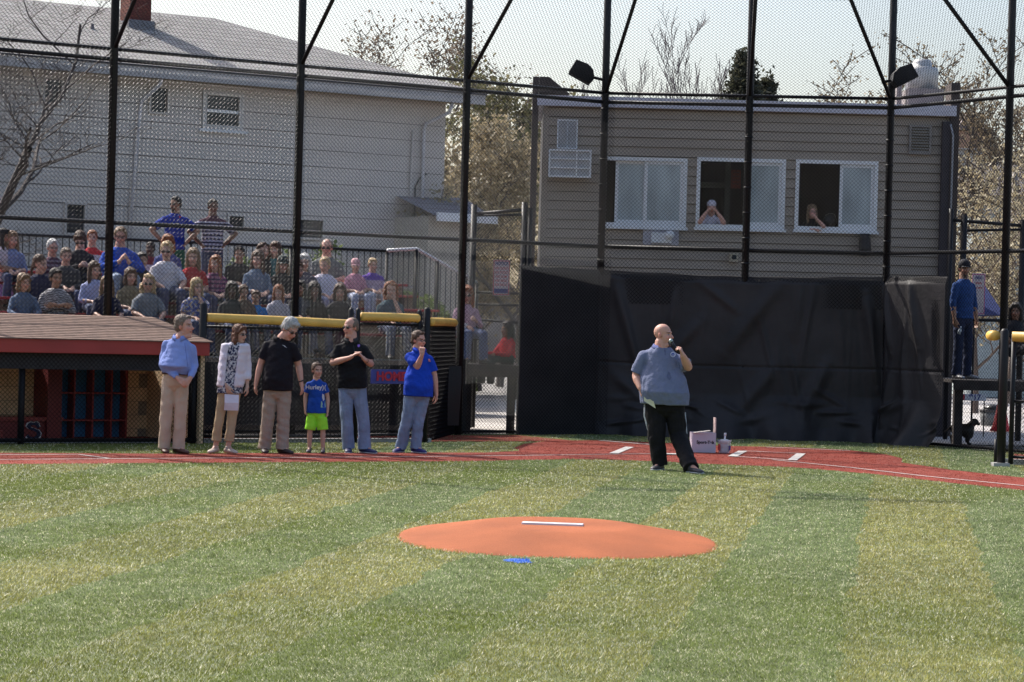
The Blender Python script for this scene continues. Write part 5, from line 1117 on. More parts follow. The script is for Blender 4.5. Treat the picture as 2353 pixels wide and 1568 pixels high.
def make_hair(g, C, M, k, style):
    def q(x, y, z): return C+M @ (Vector((x, y, z))*k)
    def e(c, r): g.ell(q(*c), tuple(v*k for v in r), M, 16, 10)
    if style == 'short': e((0, .025, .055), (.0865, .097, .087)); e((0, .058, .0), (.080, .062, .070)); [e((s*.072, .014, .036), (.016, .046, .044)) for s in (-1, 1)]; e((.012, -.052, .106), (.045, .026, .014))
    elif style == 'receding': e((0, .040, .043), (.0855, .082, .086)); e((0, .062, .0), (.079, .058, .068)); [e((s*.072, .016, .030), (.015, .050, .042)) for s in (-1, 1)]
    elif style == 'full': e((0, .021, .060), (.090, .101, .088)); e((0, .057, .0), (.083, .065, .075)); [e((s*.074, .008, .032), (.020, .052, .050)) for s in (-1, 1)]; e((0, -.060, .100), (.062, .036, .026))
    elif style == 'bob':
        e((0, .022, .056), (.092, .100, .090)); e((.018, -.050, .104), (.052, .030, .018)); e((0, .05, -.03), (.088, .070, .085))
        for s in (-1, 1): g.cone(q(s*.072, .005, .04), q(s*.080, .0, -.10), .030*k, .034*k, 12); g.cone(q(s*.080, .02, -.09), q(s*.070, .01, -.150), .034*k, .016*k, 12)
        g.cone(q(0, .075, .0), q(0, .085, -.14), .055*k, .035*k, 14); g.cone(q(-.04, -.06, .10), q(-.085, -.045, .03), .022*k, .015*k, 8); g.cone(q(.02, -.06, .10), q(.085, -.045, .03), .022*k, .015*k, 8)
    elif style in ('long', 'verylong'):
        e((0, .022, .056), (.092, .100, .090)); e((.018, -.050, .104), (.052, .030, .018)); e((0, .055, -.05), (.085, .058, .10)); dn = -.20 if style == 'long' else -.30
        for s in (-1, 1): g.cone(q(s*.074, .0, .04), q(s*.082, -.010, -.11), .026*k, .034*k, 12); g.cone(q(s*.082, -.010, -.10), q(s*.085, -.045, dn), .034*k, .018*k, 12)
        g.cone(q(0, .08, .0), q(0, .10, dn), .06*k, .05*k, 14)
    elif style == 'curly':
        rr = random.Random(int(C.x*1000) % 997)
        for i in range(60):
            t, f_ = rr.uniform(0, 6.28), rr.uniform(-.9, 1); v = Vector((math.cos(t)*math.sqrt(1-f_*f_), math.sin(t)*math.sqrt(1-f_*f_), f_))
            if v.y < -.35 and v.z < .55: continue
            e((v.x*.085, .02+v.y*.088, .03+v.z*.088-(.03 if v.z < 0 else 0)), (.030, .030, .030))
        for i in range(26):
            s = rr.choice([-1, 1]); e((s*rr.uniform(.06, .10), rr.uniform(-.02, .08), rr.uniform(-.15, 0)), (.028, .028, .028))
    elif style == 'pony': e((0, .024, .053), (.087, .098, .087)); e((0, .055, .0), (.078, .060, .065)); g.cone(q(0, .11, .04), q(0, .14, -.10), .030*k, .022*k, 10); g.cone(q(0, .14, -.10), q(0, .12, -.17), .022*k, .008*k, 10)
def cap_part(C, M, k, mt, root, brim=True, name='cap'):
    def q(x, y, z): return C+M @ (Vector((x, y, z))*k)
    g = Geo(); prof = [(1.0, .035), (1.03, .055), (1.0, .085), (.86, .115), (.6, .136), (.3, .147), (.02, .150)]
    g.rings([(q(0, .014, z), M @ Vector((.086*k*r, 0, 0)), M @ Vector((0, .105*k*r, 0))) for r, z in prof], 22); c = part(name, g, mt, root, True)
    if brim:
        g = Geo(); vs = []; n = 12
        for i in range(n+1):
            t = math.pi*i/n; vs += [q(.078*math.cos(t), -.06-.03*math.sin(t), .042), q(.080*math.cos(t), -.07-.095*math.sin(t), .030-.0*math.sin(t)), q(.078*math.cos(t), -.06-.03*math.sin(t), .036), q(.080*math.cos(t), -.07-.095*math.sin(t), .024)]
        fs = []
        for i in range(n): b = 4*i; fs += [(b, b+1, b+5, b+4), (b+2, b+6, b+7, b+3), (b+1, b+3, b+7, b+5)]
        g.add(vs, fs); part('brim', g, mt, c, True)
    return c
M_lens = mat('dark_lens', (.012, .011, .012), rough=.12, spec=.8)
def glasses(C, M, k, root, dark=True):
    def q(x, y, z): return C+M @ (Vector((x, y, z))*k)
    g = Geo()
    for s in (-1, 1):
        if dark: g.ell(q(s*.033, -.090, .001), (.026*k, .006*k, .017*k), M, 14, 8)
        else:
            for t in range(10): a, b = 2*math.pi*t/10, 2*math.pi*(t+1)/10; g.tube([q(s*.033+.024*math.cos(a), -.096, .001+.015*math.sin(a)), q(s*.033+.024*math.cos(b), -.096, .001+.015*math.sin(b))], .0022*k, 5)
        g.tube([q(s*.056, -.088, .006), q(s*.083, -.04, .008), q(s*.083, .01, .004)], .0028*k, 6)
    g.tube([q(-.012, -.098, .004), q(.012, -.098, .004)], .003*k, 6); return part('sunglasses' if dark else 'glasses', g, M_lens, root, True)

def person(label, J, opt, group=None, cat='person'):
    """J: joints in world space. opt: build, clothing and colours. The body is one fused mesh; hair and clothes are children."""
    o = dict(k=1.0, build=1.0, belly=0.0, skin='fair', hair='brown', style='short', top=(.4, .4, .4), sleeve=.5, bottom=(.05, .05, .06), hem=1.0, shoe=(.03, .03, .03), vox=.009, female=False, eyes=None, cap=None, legs=True, feet=True, toproll=0, curl=(.5, .5), fat=0.0)
    o.update(opt); k = o['k']; bd = o['build']; vox = o['vox']; seed = int(abs(J['head'].x*733+J['head'].z*977)) % 9999
    base = Vector(((J['ankA'].x+J['ankB'].x)/2, (J['ankA'].y+J['ankB'].y)/2, min(J['ankA'].z, J['ankB'].z)-.08*k)) if o['legs'] else Vector(J['hip'])
    t = thing('person', label, cat, base, group)
    sk = np.array(SKIN[o['skin']]); M = head_frame(*J['face']); C = J['head']; hk = k*o.get('hk', 1.0)
    J = dict(J)
    if o.get('px_sh', True):
        m_ = (J['shA']+J['shB'])/2; J['shA'] = lerp(m_, J['shA'], .94)-ZV*(.034+.045*(bd-1))*k; J['shB'] = lerp(m_, J['shB'], .94)-ZV*(.034+.045*(bd-1))*k
    W_ = (J['shB']-J['shA']); W_ = Vector((W_.x, W_.y, W_.z*.3)).normalized(); F_ = Vector((W_.y, -W_.x, 0)).normalized()      # forward of the chest (towards the viewer for an unturned person)
    neck = lerp(J['shA'], J['shB'], .5)+ZV*(.116+.045*(bd-1))*k; hip = J['hip']; up_ = (neck-hip).normalized()
    # ---- skin
    g = Geo(); add_head(g, C, M, hk, fat=o['fat'], female=o['female']); nk = C+M @ (Vector((0, .018, -.09))*hk)
    g.cone(lerp(neck, hip, .08), nk, (.076 if not o['female'] else .054)*k*(1+.5*(bd-1)+o['fat']*12), (.067 if not o['female'] else .048)*k*(1+.25*(bd-1)+o['fat']*16), 14)
    g.ell(lerp(neck, hip, .34), (.12*k*bd**.5, .08*k*bd**.5, .14*k)); g.ell(lerp(neck, hip, .80), (.12*k*bd**.5, .08*k, .12*k)); g.cone(lerp(neck, hip, .3), hip+ZV*.05*k, .10*k*bd, .085*k*bd**.5)
    for s in ('A', 'B'):
        sh, el, wr = J['sh'+s], J['el'+s], J['wr'+s]; am = (.85 if o['female'] else 1)*(1+.6*(bd-1))
        g.cone(lerp(neck, hip, .18), sh, .040*k, .043*k*am); g.cone(sh, lerp(sh, el, .5), .043*k*am, .048*k*am); g.cone(lerp(sh, el, .5), el, .050*k*am, .041*k*am)
        mid = lerp(el, wr, .32); g.cone(el, mid, .041*k*am, .043*k*am); g.cone(mid, wr, .043*k*am, .027*k*am)
        hd = J.get('hand'+s)
        if hd: add_hand(g, wr, hd[0], hd[1], k*o.get('handk', 1.0), curl=hd[2], side=hd[3], thumb=hd[4] if len(hd) > 4 else .6)
        if o['legs']:
            hp = hip+(W_*(-.095 if s == 'A' else .095))*k*(1+.4*(bd-1)); kn, ank = J['kn'+s], J['ank'+s]; lb = 1+.5*(bd-1)
            g.cone(hp, kn, .066*k*lb, .052*k*lb); m2 = lerp(kn, ank, .3); g.cone(kn, m2, .052*k*lb, .054*k*lb); g.cone(m2, ank, .054*k*lb, .036*k)
            if o['feet']: td = J['toe'+s]; g.cone(ank, ank+Vector((td.x, td.y, 0))*.10*k-ZV*.05*k, .036*k, .026*k)
    me = fuse(g, vox*.8 if o.get('fine') else vox, 2, name='body', fac=.5); co = coords(me).astype(np.float64)
    col = np.tile(sk, (len(co), 1)); col = head_colours(co, C, M, hk, sk, HAIR.get(o['hair'], (.1, .08, .07)), beard=o.get('beard'), col=col); setcol(me, col); me.materials.append(M_skin)
    part('body', me, M_skin, t)
    # ---- trousers
    if o['legs'] and o['bottom'] is not None:
        g = Geo(); wide = o.get('wide', 1.0); lb = 1+.7*(bd-1)
        hpw = (.152 if not o['female'] else .150)*k*(1+.8*(bd-1)); g.ell(hip-ZV*.04*k, (.135*k*lb, .118*k*lb, .13*k)); g.rings([(hip-ZV*.085*k, W_*hpw*.96, F_*.112*k*lb), (hip-ZV*.06*k, W_*hpw*1.02, F_*.118*k*lb), (hip+ZV*.02*k, W_*hpw*1.02, F_*.122*k*lb), (hip+ZV*.12*k, W_*hpw*.95, F_*.115*k*lb*(1+o['belly']*.5))]+([(hip+ZV*.125*k, W_*hpw*.94, F_*.112*k*lb*(1+o['belly']*.45))] if o.get('shirt_hem', .02) > .05 else []), 20)
        for s in ('A', 'B'):
            hp = hip+(W_*(-.083 if s == 'A' else .083))*k*(1+.7*(bd-1)); kn, ank = J['kn'+s], J['ank'+s]; hm = o['hem']
            g.cone(hp, lerp(hp, kn, .5), .093*k*lb, .082*k*lb*wide**.5); 
            if hm <= .6:
                e_ = lerp(hp, kn, hm/.5*.98) if hm < .5 else kn; g.tube([lerp(hp, kn, .3), e_], [.095*k*lb*wide, .098*k*lb*wide], 14)
            else:
                g.cone(lerp(hp, kn, .5), kn, .082*k*lb*wide**.5, .070*k*lb*wide)
                e_ = lerp(kn, ank, (hm-.5)*2); e_ = e_-(ZV*.03*k if hm >= 1 else Vector()); g.tube([kn, lerp(kn, e_, .5), lerp(kn, e_, .93), e_], [.070*k*lb*wide, .069*k*wide*lb**.7, .071*k*wide*lb**.5, .074*k*wide*lb**.5], 14)
        me = fuse(g, vox, 3, wrinkle(seed, .0048*k, .13), name='trousers'); mb = cloth('trousers_'+o.get('bname', 'c%d' % seed), o['bottom'], bscale=10, var=o.get('bvar', .10), vscale=5, bump=.8)
        tr = part(o.get('bpart', 'trousers'), me, mb, t)
    # ---- shirt
    if o['top'] is not None:
        g = Geo(); lb = o['belly']; fem = o['female']; hz_ = o.get('shirt_hem', .02)                    # hem height above the hip joint
        T0 = hip-ZV*.0+up_*hz_*k; ln = (neck-T0).length
        sw = (J['shB']-J['shA']).length/2
        rg = [(0, .170, .128), (.22, .160 if not fem else .142, .125), (.45, .165 if not fem else .145, .125), (.66, .178 if not fem else .160, .125), (.80, .170 if not fem else .150, .110), (.90, .125, .090), (1.0, .075, .066)]
        R_ = []
        for f_, wd_, dp_ in rg:
            bl_ = lb*math.exp(-((f_-.24)/.30)**2)*(.35 if f_ == 0 and hz_ > .05 else 1); wk = wd_*k*bd*(1+bl_*.30); 
            if f_ >= .66: wk = min(wk, sw*1.02) if f_ < .9 else wk
            hw_ = (o.get('hemw', 1.04) if f_ < .3 else 1)*(.92 if f_ == 0 and hz_ > .05 else 1); wk *= hw_; dp_ *= hw_
            R_.append((T0+up_*ln*f_+F_*(bl_*.07*k), W_*wk, F_*dp_*k*(bd**.8)*(1+bl_*.55)))
        g.rings(R_, 24)
        for s in ('A', 'B'):
            sh, el, wr = J['sh'+s], J['el'+s], J['wr'+s]; am = (.88 if fem else 1)*(1+.55*(bd-1)); sl = o['sleeve']
            g.cone(lerp(neck, hip, .10), sh, .062*k*bd**.5, .056*k*am, 12)
            if sl <= .5:
                e_ = lerp(sh, el, min(sl*2, 1)*.98); g.ell(sh, .061*k*am); g.tube([sh, e_], [.061*k*am, .061*k*am*o.get('slw', 1.0)], 14)
            else:
                g.cone(sh, el, .060*k*am, .050*k*am); e_ = lerp(el, wr, (sl-.5)*2); m2 = lerp(el, e_, .45); g.cone(el, m2, .050*k*am, .047*k*am); g.tube([m2, e_], [.047*k*am, .038*k*am], 12)
        me = fuse(g, vox, 3, wrinkle(seed+5, .0036*k, .10), name='shirt')
        if o.get('topattr'):
            co = coords(me).astype(np.float64); setcol(me, o['topattr'](co, dict(T0=T0, W=W_, F=F_, up=up_, neck=neck, k=k, C=C))); ms = mat('patterned_cloth', (1, 1, 1), rough=.85, attr=True, var=.05, bump=.4, bscale=14, spec=.2)
        else: ms = cloth('shirt_c%d' % seed, o['top'])
        sh_ = part(o.get('tname', 'shirt'), me, ms, t)
        if o.get('collar'):
            g = Geo(); n = 26; vs = []
            for i in range(n+1):
                a = math.pi*(.5+.12)+(2*math.pi-math.pi*.24)*i/n; c_, s_ = math.cos(a), math.sin(a)
                # opening at the front: angle 90 deg is towards F_
                dirv = W_*c_+F_*s_; drop = .010+.030*max(0, s_)**2; r0, r1 = .066*k*(1+.3*(bd-1)+o['fat']*7), .094*k*(1+.3*(bd-1)+o['fat']*5)
                top_ = neck+up_*.040*k-ZV*.028*k*max(0, s_)+F_*.004; vs += [top_+dirv*r0, top_+dirv*r1-ZV*(.030+drop)*k, top_+dirv*(r1+.004)-ZV*(.031+drop)*k, top_+dirv*(r0+.005)+ZV*.003]
            fs = []
            for i in range(n): b = 4*i; fs += [(b, b+4, b+5, b+1), (b+1, b+5, b+6, b+2), (b+2, b+6, b+7, b+3), (b+3, b+7, b+4, b)]
            g.add(vs, fs); part('collar', g, cloth('collar_c%d' % seed, o['collar'], bump=.1), sh_, True)
        o['_F'] = F_; o['_W'] = W_; o['_T0'] = T0; o['_up'] = up_; o['_neck'] = neck; o['shirt'] = sh_
    # ---- hair, cap, glasses, shoes
    if o['style']:
        g = Geo(); make_hair(g, C, M, hk, o['style']); me = fuse(g, max(vox*.8, .007), 2, wrinkle(seed+9, .0035*k, .035), name='hair'); part('hair', me, hairmat(o['hair']), t)
    if o['cap']: cap_part(C, M, hk, mat('cap_c%d' % seed, o['cap'], rough=.8), t, brim=o.get('brim', True))
    if o['eyes']: glasses(C, M, hk, t, o['eyes'] == 'dark')
    if o['legs'] and o['feet'] and o['shoe']:
        for s in ('A', 'B'):
            a = J['ank'+s]; td = Vector((J['toe'+s].x, J['toe'+s].y, 0)).normalized(); sd_ = Vector((-td.y, td.x, 0)); z0 = a.z-.082*k
            f_ = lambda d, w_, h, z: (Vector((a.x, a.y, z0+z*k))+td*d*k, sd_*w_*k, ZV*h*k+td*0)
            g = Geo(); g.rings([f_(-.075, .012, .018, .030), f_(-.070, .032, .034, .036), f_(-.02, .038, .042, .044), f_(.05, .044, .038, .040), f_(.12, .050, .029, .031), f_(.17, .046, .024, .026), f_(.20, .030, .016, .020), f_(.207, .008, .006, .016)], 14)
            g.tube([Vector((a.x, a.y, z0+.05*k)), Vector((a.x, a.y, z0+.10*k))], [.044*k, .043*k], 12)
            me = fuse(g, .007, 2, name='shoe'); sp = part('shoe', me, mat('shoe_c%d' % seed, o['shoe'], rough=.5, var=.1), t)
            if o.get('sole'):
                g = Geo(); g.rings([f_(-.076, .012, .009, .010), f_(-.06, .038, .010, .010), f_(.05, .047, .010, .010), f_(.13, .052, .010, .010), f_(.19, .036, .010, .010), f_(.214, .010, .008, .011)], 14); part('sole', g, mat('sole_c%d' % seed, o['sole'], rough=.6), sp, True)
    return t, o
# helper: joints straight from the photograph's figure, each pushed nearer or farther by dy metres
def jp(px, py, D, dy=0.0): return P(px, py, D+dy)
def standing(conv, foot_py, pts, face, hands):
    """pts: name -> (cx, cy, dy) in crop units"""
    fx = sum(conv(*pts[n][:2])[0] for n in ('ankA', 'ankB'))/2; D = G(fx, foot_py).y; J = {}
    for n, v in pts.items():
        if n.startswith('toe'): J[n] = Vector(v); continue
        x, y = conv(v[0], v[1]); J[n] = P(x, y, D+(v[2] if len(v) > 2 else 0))
    for s in 'AB': J['ank'+s].z = .085*(1 if pts.get('k') is None else 1)
    J['face'] = face
    for s, h in hands.items(): J['hand'+s] = h
    return J, D
c3 = lambda x, y: (338.8+.2402*x, 696.5+.2402*y)
c4 = lambda x, y: (658.8+.2401*x, 696.5+.2401*y)
c5 = lambda x, y: (1411.8+.2582*x, 715.3+.2582*y)
V = Vector
KH = (.50, .385, .295)
# man in the light blue shirt
J, D = standing(c3, 1042, dict(head=(352, 224, .02), shA=(178, 372, .02), shB=(432, 408, -.02), elA=(142, 585, .0), wrA=(290, 718, -.22), elB=(452, 600, -.02), wrB=(408, 722, -.20), hip=(268, 735, .0),
    knA=(180, 1060, -.02), ankA=(158, 1390), knB=(318, 1065, .0), ankB=(292, 1385), toeA=(.35, -1, 0), toeB=(.9, -.75, 0)), (70, -4, 0), dict(A=(V((.75, -.35, -.55)), V((.3, .6, -.4)), .6, 1), B=(V((-.55, -.35, -.75)), V((-.3, .7, -.3)), .7, -1)))
_, o1 = person('grey-haired man in a light blue long-sleeved shirt and tan trousers with hands clasped', J, dict(k=1.0, build=1.05, belly=.85, skin='pink', hair='greybrown', style='short', top=(.24, .31, .64), sleeve=.97, bottom=KH, bname='khaki', shoe=(.09, .035, .025), collar=(.21, .28, .64), fine=True, eyes=None, shirt_hem=.075, hk=1.16, fat=.006, handk=1.05, wide=1.12), 'people lined up along the base line')
pm_ = o1['shirt'].parent
g = Geo(); hb = J['hip']+ZV*.085; g.rings([(hb-ZV*.018, o1['_W']*.182, o1['_F']*.160), (hb+ZV*.018, o1['_W']*.182, o1['_F']*.162)], 28, False); part('belt', g, mat('brown_belt', (.05, .02, .012), rough=.4), pm_, True)
def placket(o, n=5, top=.03, ln=.30, mt=None, off=.135):
    g = Geo(); q = o['_neck']-o['_up']*top; F_ = o['_F']
    return q
# woman with paper
def floral(co, d):
    f = (co-np.array(d['T0'])) @ np.array(d['F']); w_ = (co-np.array(d['T0'])) @ np.array(d['W'])
    n = np.array([mnoise.noise(Vector((p[0]*38, p[1]*38, p[2]*38))) for p in co]); n2 = np.array([mnoise.noise(Vector((p[0]*70+9, p[1]*70, p[2]*70))) for p in co])
    c = np.tile(np.array([.025, .028, .075]), (len(co), 1)); c[(n > .05)] = (.55, .53, .56); c[(n2 > .28)] = (.40, .38, .42); return c
J, D = standing(c3, 1043, dict(head=(882, 300, .0), shA=(752, 425, .02), shB=(940, 428, .0), elA=(712, 620, .05), wrA=(758, 790, -.12), elB=(958, 610, .04), wrB=(955, 790, -.02), hip=(795, 800, .0),
    knA=(690, 1085, -.03), ankA=(652, 1395), knB=(810, 1090, .0), ankB=(772, 1395), toeA=(-.35, -1, 0), toeB=(.75, -.8, 0)), (58, 5, 0), dict(A=(V((.35, -.3, -.9)), V((.5, .8, .1)), .55, 1), B=(V((.1, -.15, -1)), V((-.8, .1, 0)), .45, -1)))
tw, o2 = person('woman with shoulder-length brown hair in a white cardigan holding a sheet of paper', J, dict(k=.93, build=.92, skin='fair', hair='auburn', style='bob', female=True, top=(1, 1, 1), topattr=floral, sleeve=.1, bottom=(.44, .325, .205), bname='tan_cropped', hem=.90, shoe=(.50, .40, .33), fine=True, eyes='dark', shirt_hem=-.10, hemw=1.22, tname='blouse'), 'people lined up along the base line')
g = Geo(); nk = o2['_neck']; Wv, Fv, up_ = o2['_W'], o2['_F'], o2['_up']; hipw = J['hip']
for s, sg_ in (('A', -1), ('B', 1)):
    sh, el, wr = J['sh'+s], J['el'+s], J['wr'+s]
    g.cone(sh, el, .062, .055, 12); m2 = lerp(el, wr, .45); g.cone(el, m2, .055, .054, 12); g.tube([m2, lerp(el, wr, .72)], [.054, .052], 12); sh = sh-ZV*.045; g.cone(nk-up_*.05+Wv*sg_*.06, sh, .045, .062, 12)
    for f_ in np.linspace(0, 1, 22):
        c_ = lerp(hipw+ZV*.02, nk, f_*.9); rad = .155+.012*f_; ang0 = .95 if sg_ > 0 else math.pi-.95; ang1 = -.35 if sg_ > 0 else math.pi+.35
        for th in np.linspace(ang0, ang1, 10): g.ell(c_+Wv*math.cos(th)*rad*.98+Fv*math.sin(th)*.128, .031, n=8, m=6)
me = fuse(g, .010, 9, wrinkle(77, .0028, .10), name='cardigan'); part('cardigan', me, cloth('white_cardigan', (.66, .62, .72)), tw)
D2 = D
# man in the black polo looking down
J, D = standing(c3, 1042, dict(head=(1362, 252, -.06), shA=(1140, 385, .02), shB=(1400, 400, -.02), elA=(1082, 590, .04), wrA=(1040, 762, -.02), elB=(1448, 600, .04), wrB=(1472, 765, -.03), hip=(1248, 815, .0),
    knA=(1152, 1100, -.02), ankA=(1118, 1395), knB=(1300, 1105, .0), ankB=(1290, 1395), toeA=(.2, -1, 0), toeB=(.8, -.8, 0)), (48, 32, 6), dict(A=(V((-.15, -.15, -1)), V((.8, .2, 0)), .45, -1), B=(V((.25, -.15, -1)), V((-.8, .2, 0)), .5, 1)))
t3, o3 = person('grey-haired man in a black polo and tan trousers looking down through sunglasses', J, dict(k=1.04, hk=1.10, build=1.05, belly=.35, skin='pink', hair='grey', style='full', top=(.013, .011, .016), sleeve=.36, bottom=(.36, .285, .235), bname='taupe_khaki', shoe=(.03, .018, .018), fine=True, eyes='dark', shirt_hem=-.03, collar=(.014, .012, .017), wide=1.15, slw=1.15), 'people lined up along the base line')
g = Geo(); c_ = J['wrB']; g.tube([c_+V((-.005, 0, .03)), c_+V((.0, 0, .015))], .036, 14, False); part('wristwatch', g, M_steel, t3, True)
# boy
J, D = standing(c4, 1042, dict(head=(292, 648, .0), shA=(208, 768, .01), shB=(362, 768, -.01), elA=(180, 895, .03), wrA=(178, 1015, -.03), elB=(392, 900, .02), wrB=(392, 1030, -.02), hip=(288, 1030, .0),
    knA=(222, 1230, -.01), ankA=(218, 1395), knB=(346, 1230, .0), ankB=(346, 1400), toeA=(-.1, -1, 0), toeB=(.1, -1, 0)), (28, 0, 0), dict(A=(V((.05, -.1, -1)), V((.9, .2, 0)), .8, -1), B=(V((-.05, -.15, -1)), V((-.9, .2, 0)), .6, 1)))
for s in 'AB': J['ank'+s].z = .065
t4, o4 = person('small boy in a blue lettered T-shirt and neon yellow-green shorts', J, dict(k=.68, hk=1.22, build=.98, skin='fair', hair='brown', style='short', top=(.012, .065, .36), sleeve=.33, bottom=(.33, .80, .05), bname='neon', bpart='shorts', hem=.47, shoe=(.035, .033, .05), fine=True, vox=.007, shirt_hem=-.05, hemw=1.22, wide=1.15, slw=1.2), 'people lined up along the base line')
# clapping man
J, D = standing(c4, 1041, dict(head=(610, 235, .0), shA=(490, 415, .0), shB=(742, 415, .02), elA=(442, 572, -.06), wrA=(606, 524, -.34), elB=(806, 585, -.02), wrB=(748, 545, -.32), hip=(628, 800, .0),
    knA=(572, 1095, -.03), ankA=(592, 1385), knB=(732, 1095, .0), ankB=(745, 1385), toeA=(.05, -1, 0), toeB=(.9, -.7, 0)), (-38, 3, 0), dict(A=(V((.80, -.15, .58)), V((.45, .2, -.8)), .25, 1), B=(V((-.62, -.15, .72)), V((-.6, .1, -.7)), .3, -1, 1.0)))
t5, o5 = person('man in a black polo with white piping and blue jeans clapping his hands', J, dict(k=1.05, build=1.04, belly=.35, skin='pink', hair='greybrown', style='receding', top=(.010, .010, .012), sleeve=.40, bottom=(.20, .25, .38), bname='light_jeans', bvar=.25, shoe=(.02, .025, .09), sole=(.5, .5, .52), fine=True, eyes='dark', shirt_hem=-.02, collar=(.035, .035, .038), wide=1.15, slw=1.2, fat=.003), 'people lined up along the base line')
g = Geo(); c_ = lerp(J['wrB'], J['elB'], .12); dv = (J['elB']-J['wrB']).normalized(); g.tube([c_, c_+dv*.025], .036, 14, False); part('wristwatch', g, M_steel, t5, True)
Wv, Fv, up_ = o5['_W'], o5['_F'], o5['_up']
for s_ in (-1, 1):
    g = Geo(); pts = [lerp(J['hip'], o5['_neck'], f_)+Wv*s_*(.176-.018*math.sin(f_*3.2))*1.06+Fv*.062 for f_ in np.linspace(-.03, .52, 9)]; g.tube(pts, .0045, 6); part('piping', g, M_whitepaint, o5['shirt'], True)
# man in the blue polo
J, D = standing(c4, 1041, dict(head=(1266, 358, .0), shA=(1168, 490, -.02), shB=(1368, 520, .02), elA=(1250, 612, -.14), wrA=(1295, 498, -.24), elB=(1412, 690, .03), wrB=(1432, 862, .02), hip=(1258, 850, .0),
    knA=(1150, 1110, -.04), ankA=(1092, 1385), knB=(1262, 1110, .0), ankB=(1235, 1385), toeA=(-.45, -1, 0), toeB=(.8, -.8, 0)), (46, 2, 0), dict(A=(V((.03, -.1, 1)), V((.1, .95, .1)), 1.5, 1, .3), B=(V((.05, -.05, -1)), V((-.8, -.2, 0)), .5, 1)))
t6, o6 = person('man with glasses in a bright blue polo and jeans holding a fist to his mouth', J, dict(k=1.0, build=1.04, belly=.6, skin='pink', hair='brown', style='short', top=(.010, .055, .46), sleeve=.40, bottom=(.19, .25, .37), bname='worn_jeans', bvar=.25, shoe=(.02, .02, .13), sole=(.5, .5, .55), fine=True, eyes='clear', shirt_hem=-.06, collar=(.012, .06, .5), wide=1.1, slw=1.2), 'people lined up along the base line')
# man with the microphone
J, D = standing(c5, 1081, dict(head=(437, 212, .0), shA=(252, 365, .02), shB=(580, 400, .0), elA=(195, 575, .05), wrA=(232, 685, -.10), elB=(655, 495, -.10), wrB=(608, 395, -.26), hip=(448, 830, .0),
    knA=(375, 1105, -.03), ankA=(405, 1385), knB=(568, 1105, .0), ankB=(655, 1400), toeA=(-.55, -1, 0), toeB=(.75, -.9, 0)), (62, -2, 0), dict(A=(V((.3, -.4, -.8)), V((.8, .5, 0)), .8, 1), B=(V((-.25, -.25, .65)), V((-.75, .35, -.35)), 1.15, -1, .5)))
J['ankB'].y = G(c5(655, 1400)[0], 1087).y
tm, om = person('bald bearded man in a grey-blue polo speaking into a handheld microphone', J, dict(k=1.06, build=1.48, belly=.75, skin='pink', hair='brown', style=None, top=(.155, .175, .275), sleeve=.44, bottom=(.011, .010, .012), bname='black_track', shoe=(.03, .03, .04), sole=(.6, .6, .62), fine=True, shirt_hem=-.0, collar=(.13, .15, .33), wide=1.15, slw=1.15, fat=.011, beard=(.06, .04, .035), hk=1.09))
Jm = J; Wv, Fv, up_ = om['_W'], om['_F'], om['_up']
for s_ in (-1, 1):
    q1 = [(266, 815), (262, 930), (320, 1150), (362, 1320)] if s_ < 0 else [(632, 900), (648, 1120), (676, 1250), (706, 1350)]
    for off in (0, .022):
        g = Geo(); pts = []
        for x, y in q1: X_, Y_ = c5(x+(6*off*50 if s_ < 0 else -6*off*50), y); pts.append(P(X_, Y_, D+.0+(-.02)))
        g.tube(pts, .0045, 6); part('stripe', g, M_whitepaint, tm, True)
# microphone
mh = P(*c5(503, 266), D-.20); mt2 = P(*c5(578, 368), D-.27); dm = (mh-mt2).normalized(); mc = thing('microphone', 'handheld microphone with a pale round grille held to the man\'s mouth', 'microphone', mt2)
g = Geo(); g.tube([mt2, lerp(mt2, mh, .6), mh-dm*.02], [.013, .014, .020], 12); part('handle', g, mat('mic_black', (.015, .015, .017), rough=.35), mc, True); g = Geo(); g.ell(mh, (.027, .027, .030)); part('grille', g, mat('mic_grille', (.34, .40, .38), rough=.4, metal=.5, var=.3, vscale=200), mc, True)
g = Geo(); q0_, q1_, q2_, q3_ = P(*c5(262, 752), D-.17), P(*c5(342, 778), D-.24), P(*c5(366, 865), D-.26), P(*c5(264, 800), D-.19)
nn = (q1_-q0_).cross(q3_-q0_).normalized()*.006; vs = [q0_, q1_, q2_, q3_]; g.add([v for v in vs]+[v+nn for v in vs], [(0, 1, 2, 3), (7, 6, 5, 4), (0, 4, 5, 1), (1, 5, 6, 2), (2, 6, 7, 3), (3, 7, 4, 0)]); solo('folder', g, mat('pale_yellow_paper', (.56, .55, .38), rough=.7), 'pale yellow folded papers in the microphone man\'s lowered hand', 'papers')
# chest emblem, sweat mark
def on_shirt(o, px, py, r, mt, name, n=20, ring=None):
    """project a flat badge on the shirt mesh along the view ray"""
    from mathutils.bvhtree import BVHTree
    so__ = o['shirt']; me_ = so__.data; off = Vector((0, 0, 0)); p_ = so__
    while p_ is not None: off += p_.location; p_ = p_.parent
    bv = BVHTree.FromPolygons([v.co+off for v in me_.vertices], [p.vertices for p in me_.polygons])
    return bv, off
def badge(o, pts_px, mt, name, thick=.003, D_=30):
    bv, off = on_shirt(o, 0, 0, 0, None, ''); g = Geo(); vs = []; vf = []
    for x, y in pts_px:
        d = ray(x, y).normalized(); h = bv.ray_cast(C0, d)
        if h[0] is None: return
        vs.append(h[0]-d*.004); vf.append(h[0]-d*(.004+thick))
    n = len(vs); cc = sum(vf, Vector())/n; g.add(vf+[cc], [(i, (i+1) % n, n) for i in range(n)]); return part(name, g, mt, o['shirt'])
cx_, cy_ = c5(521, 386)
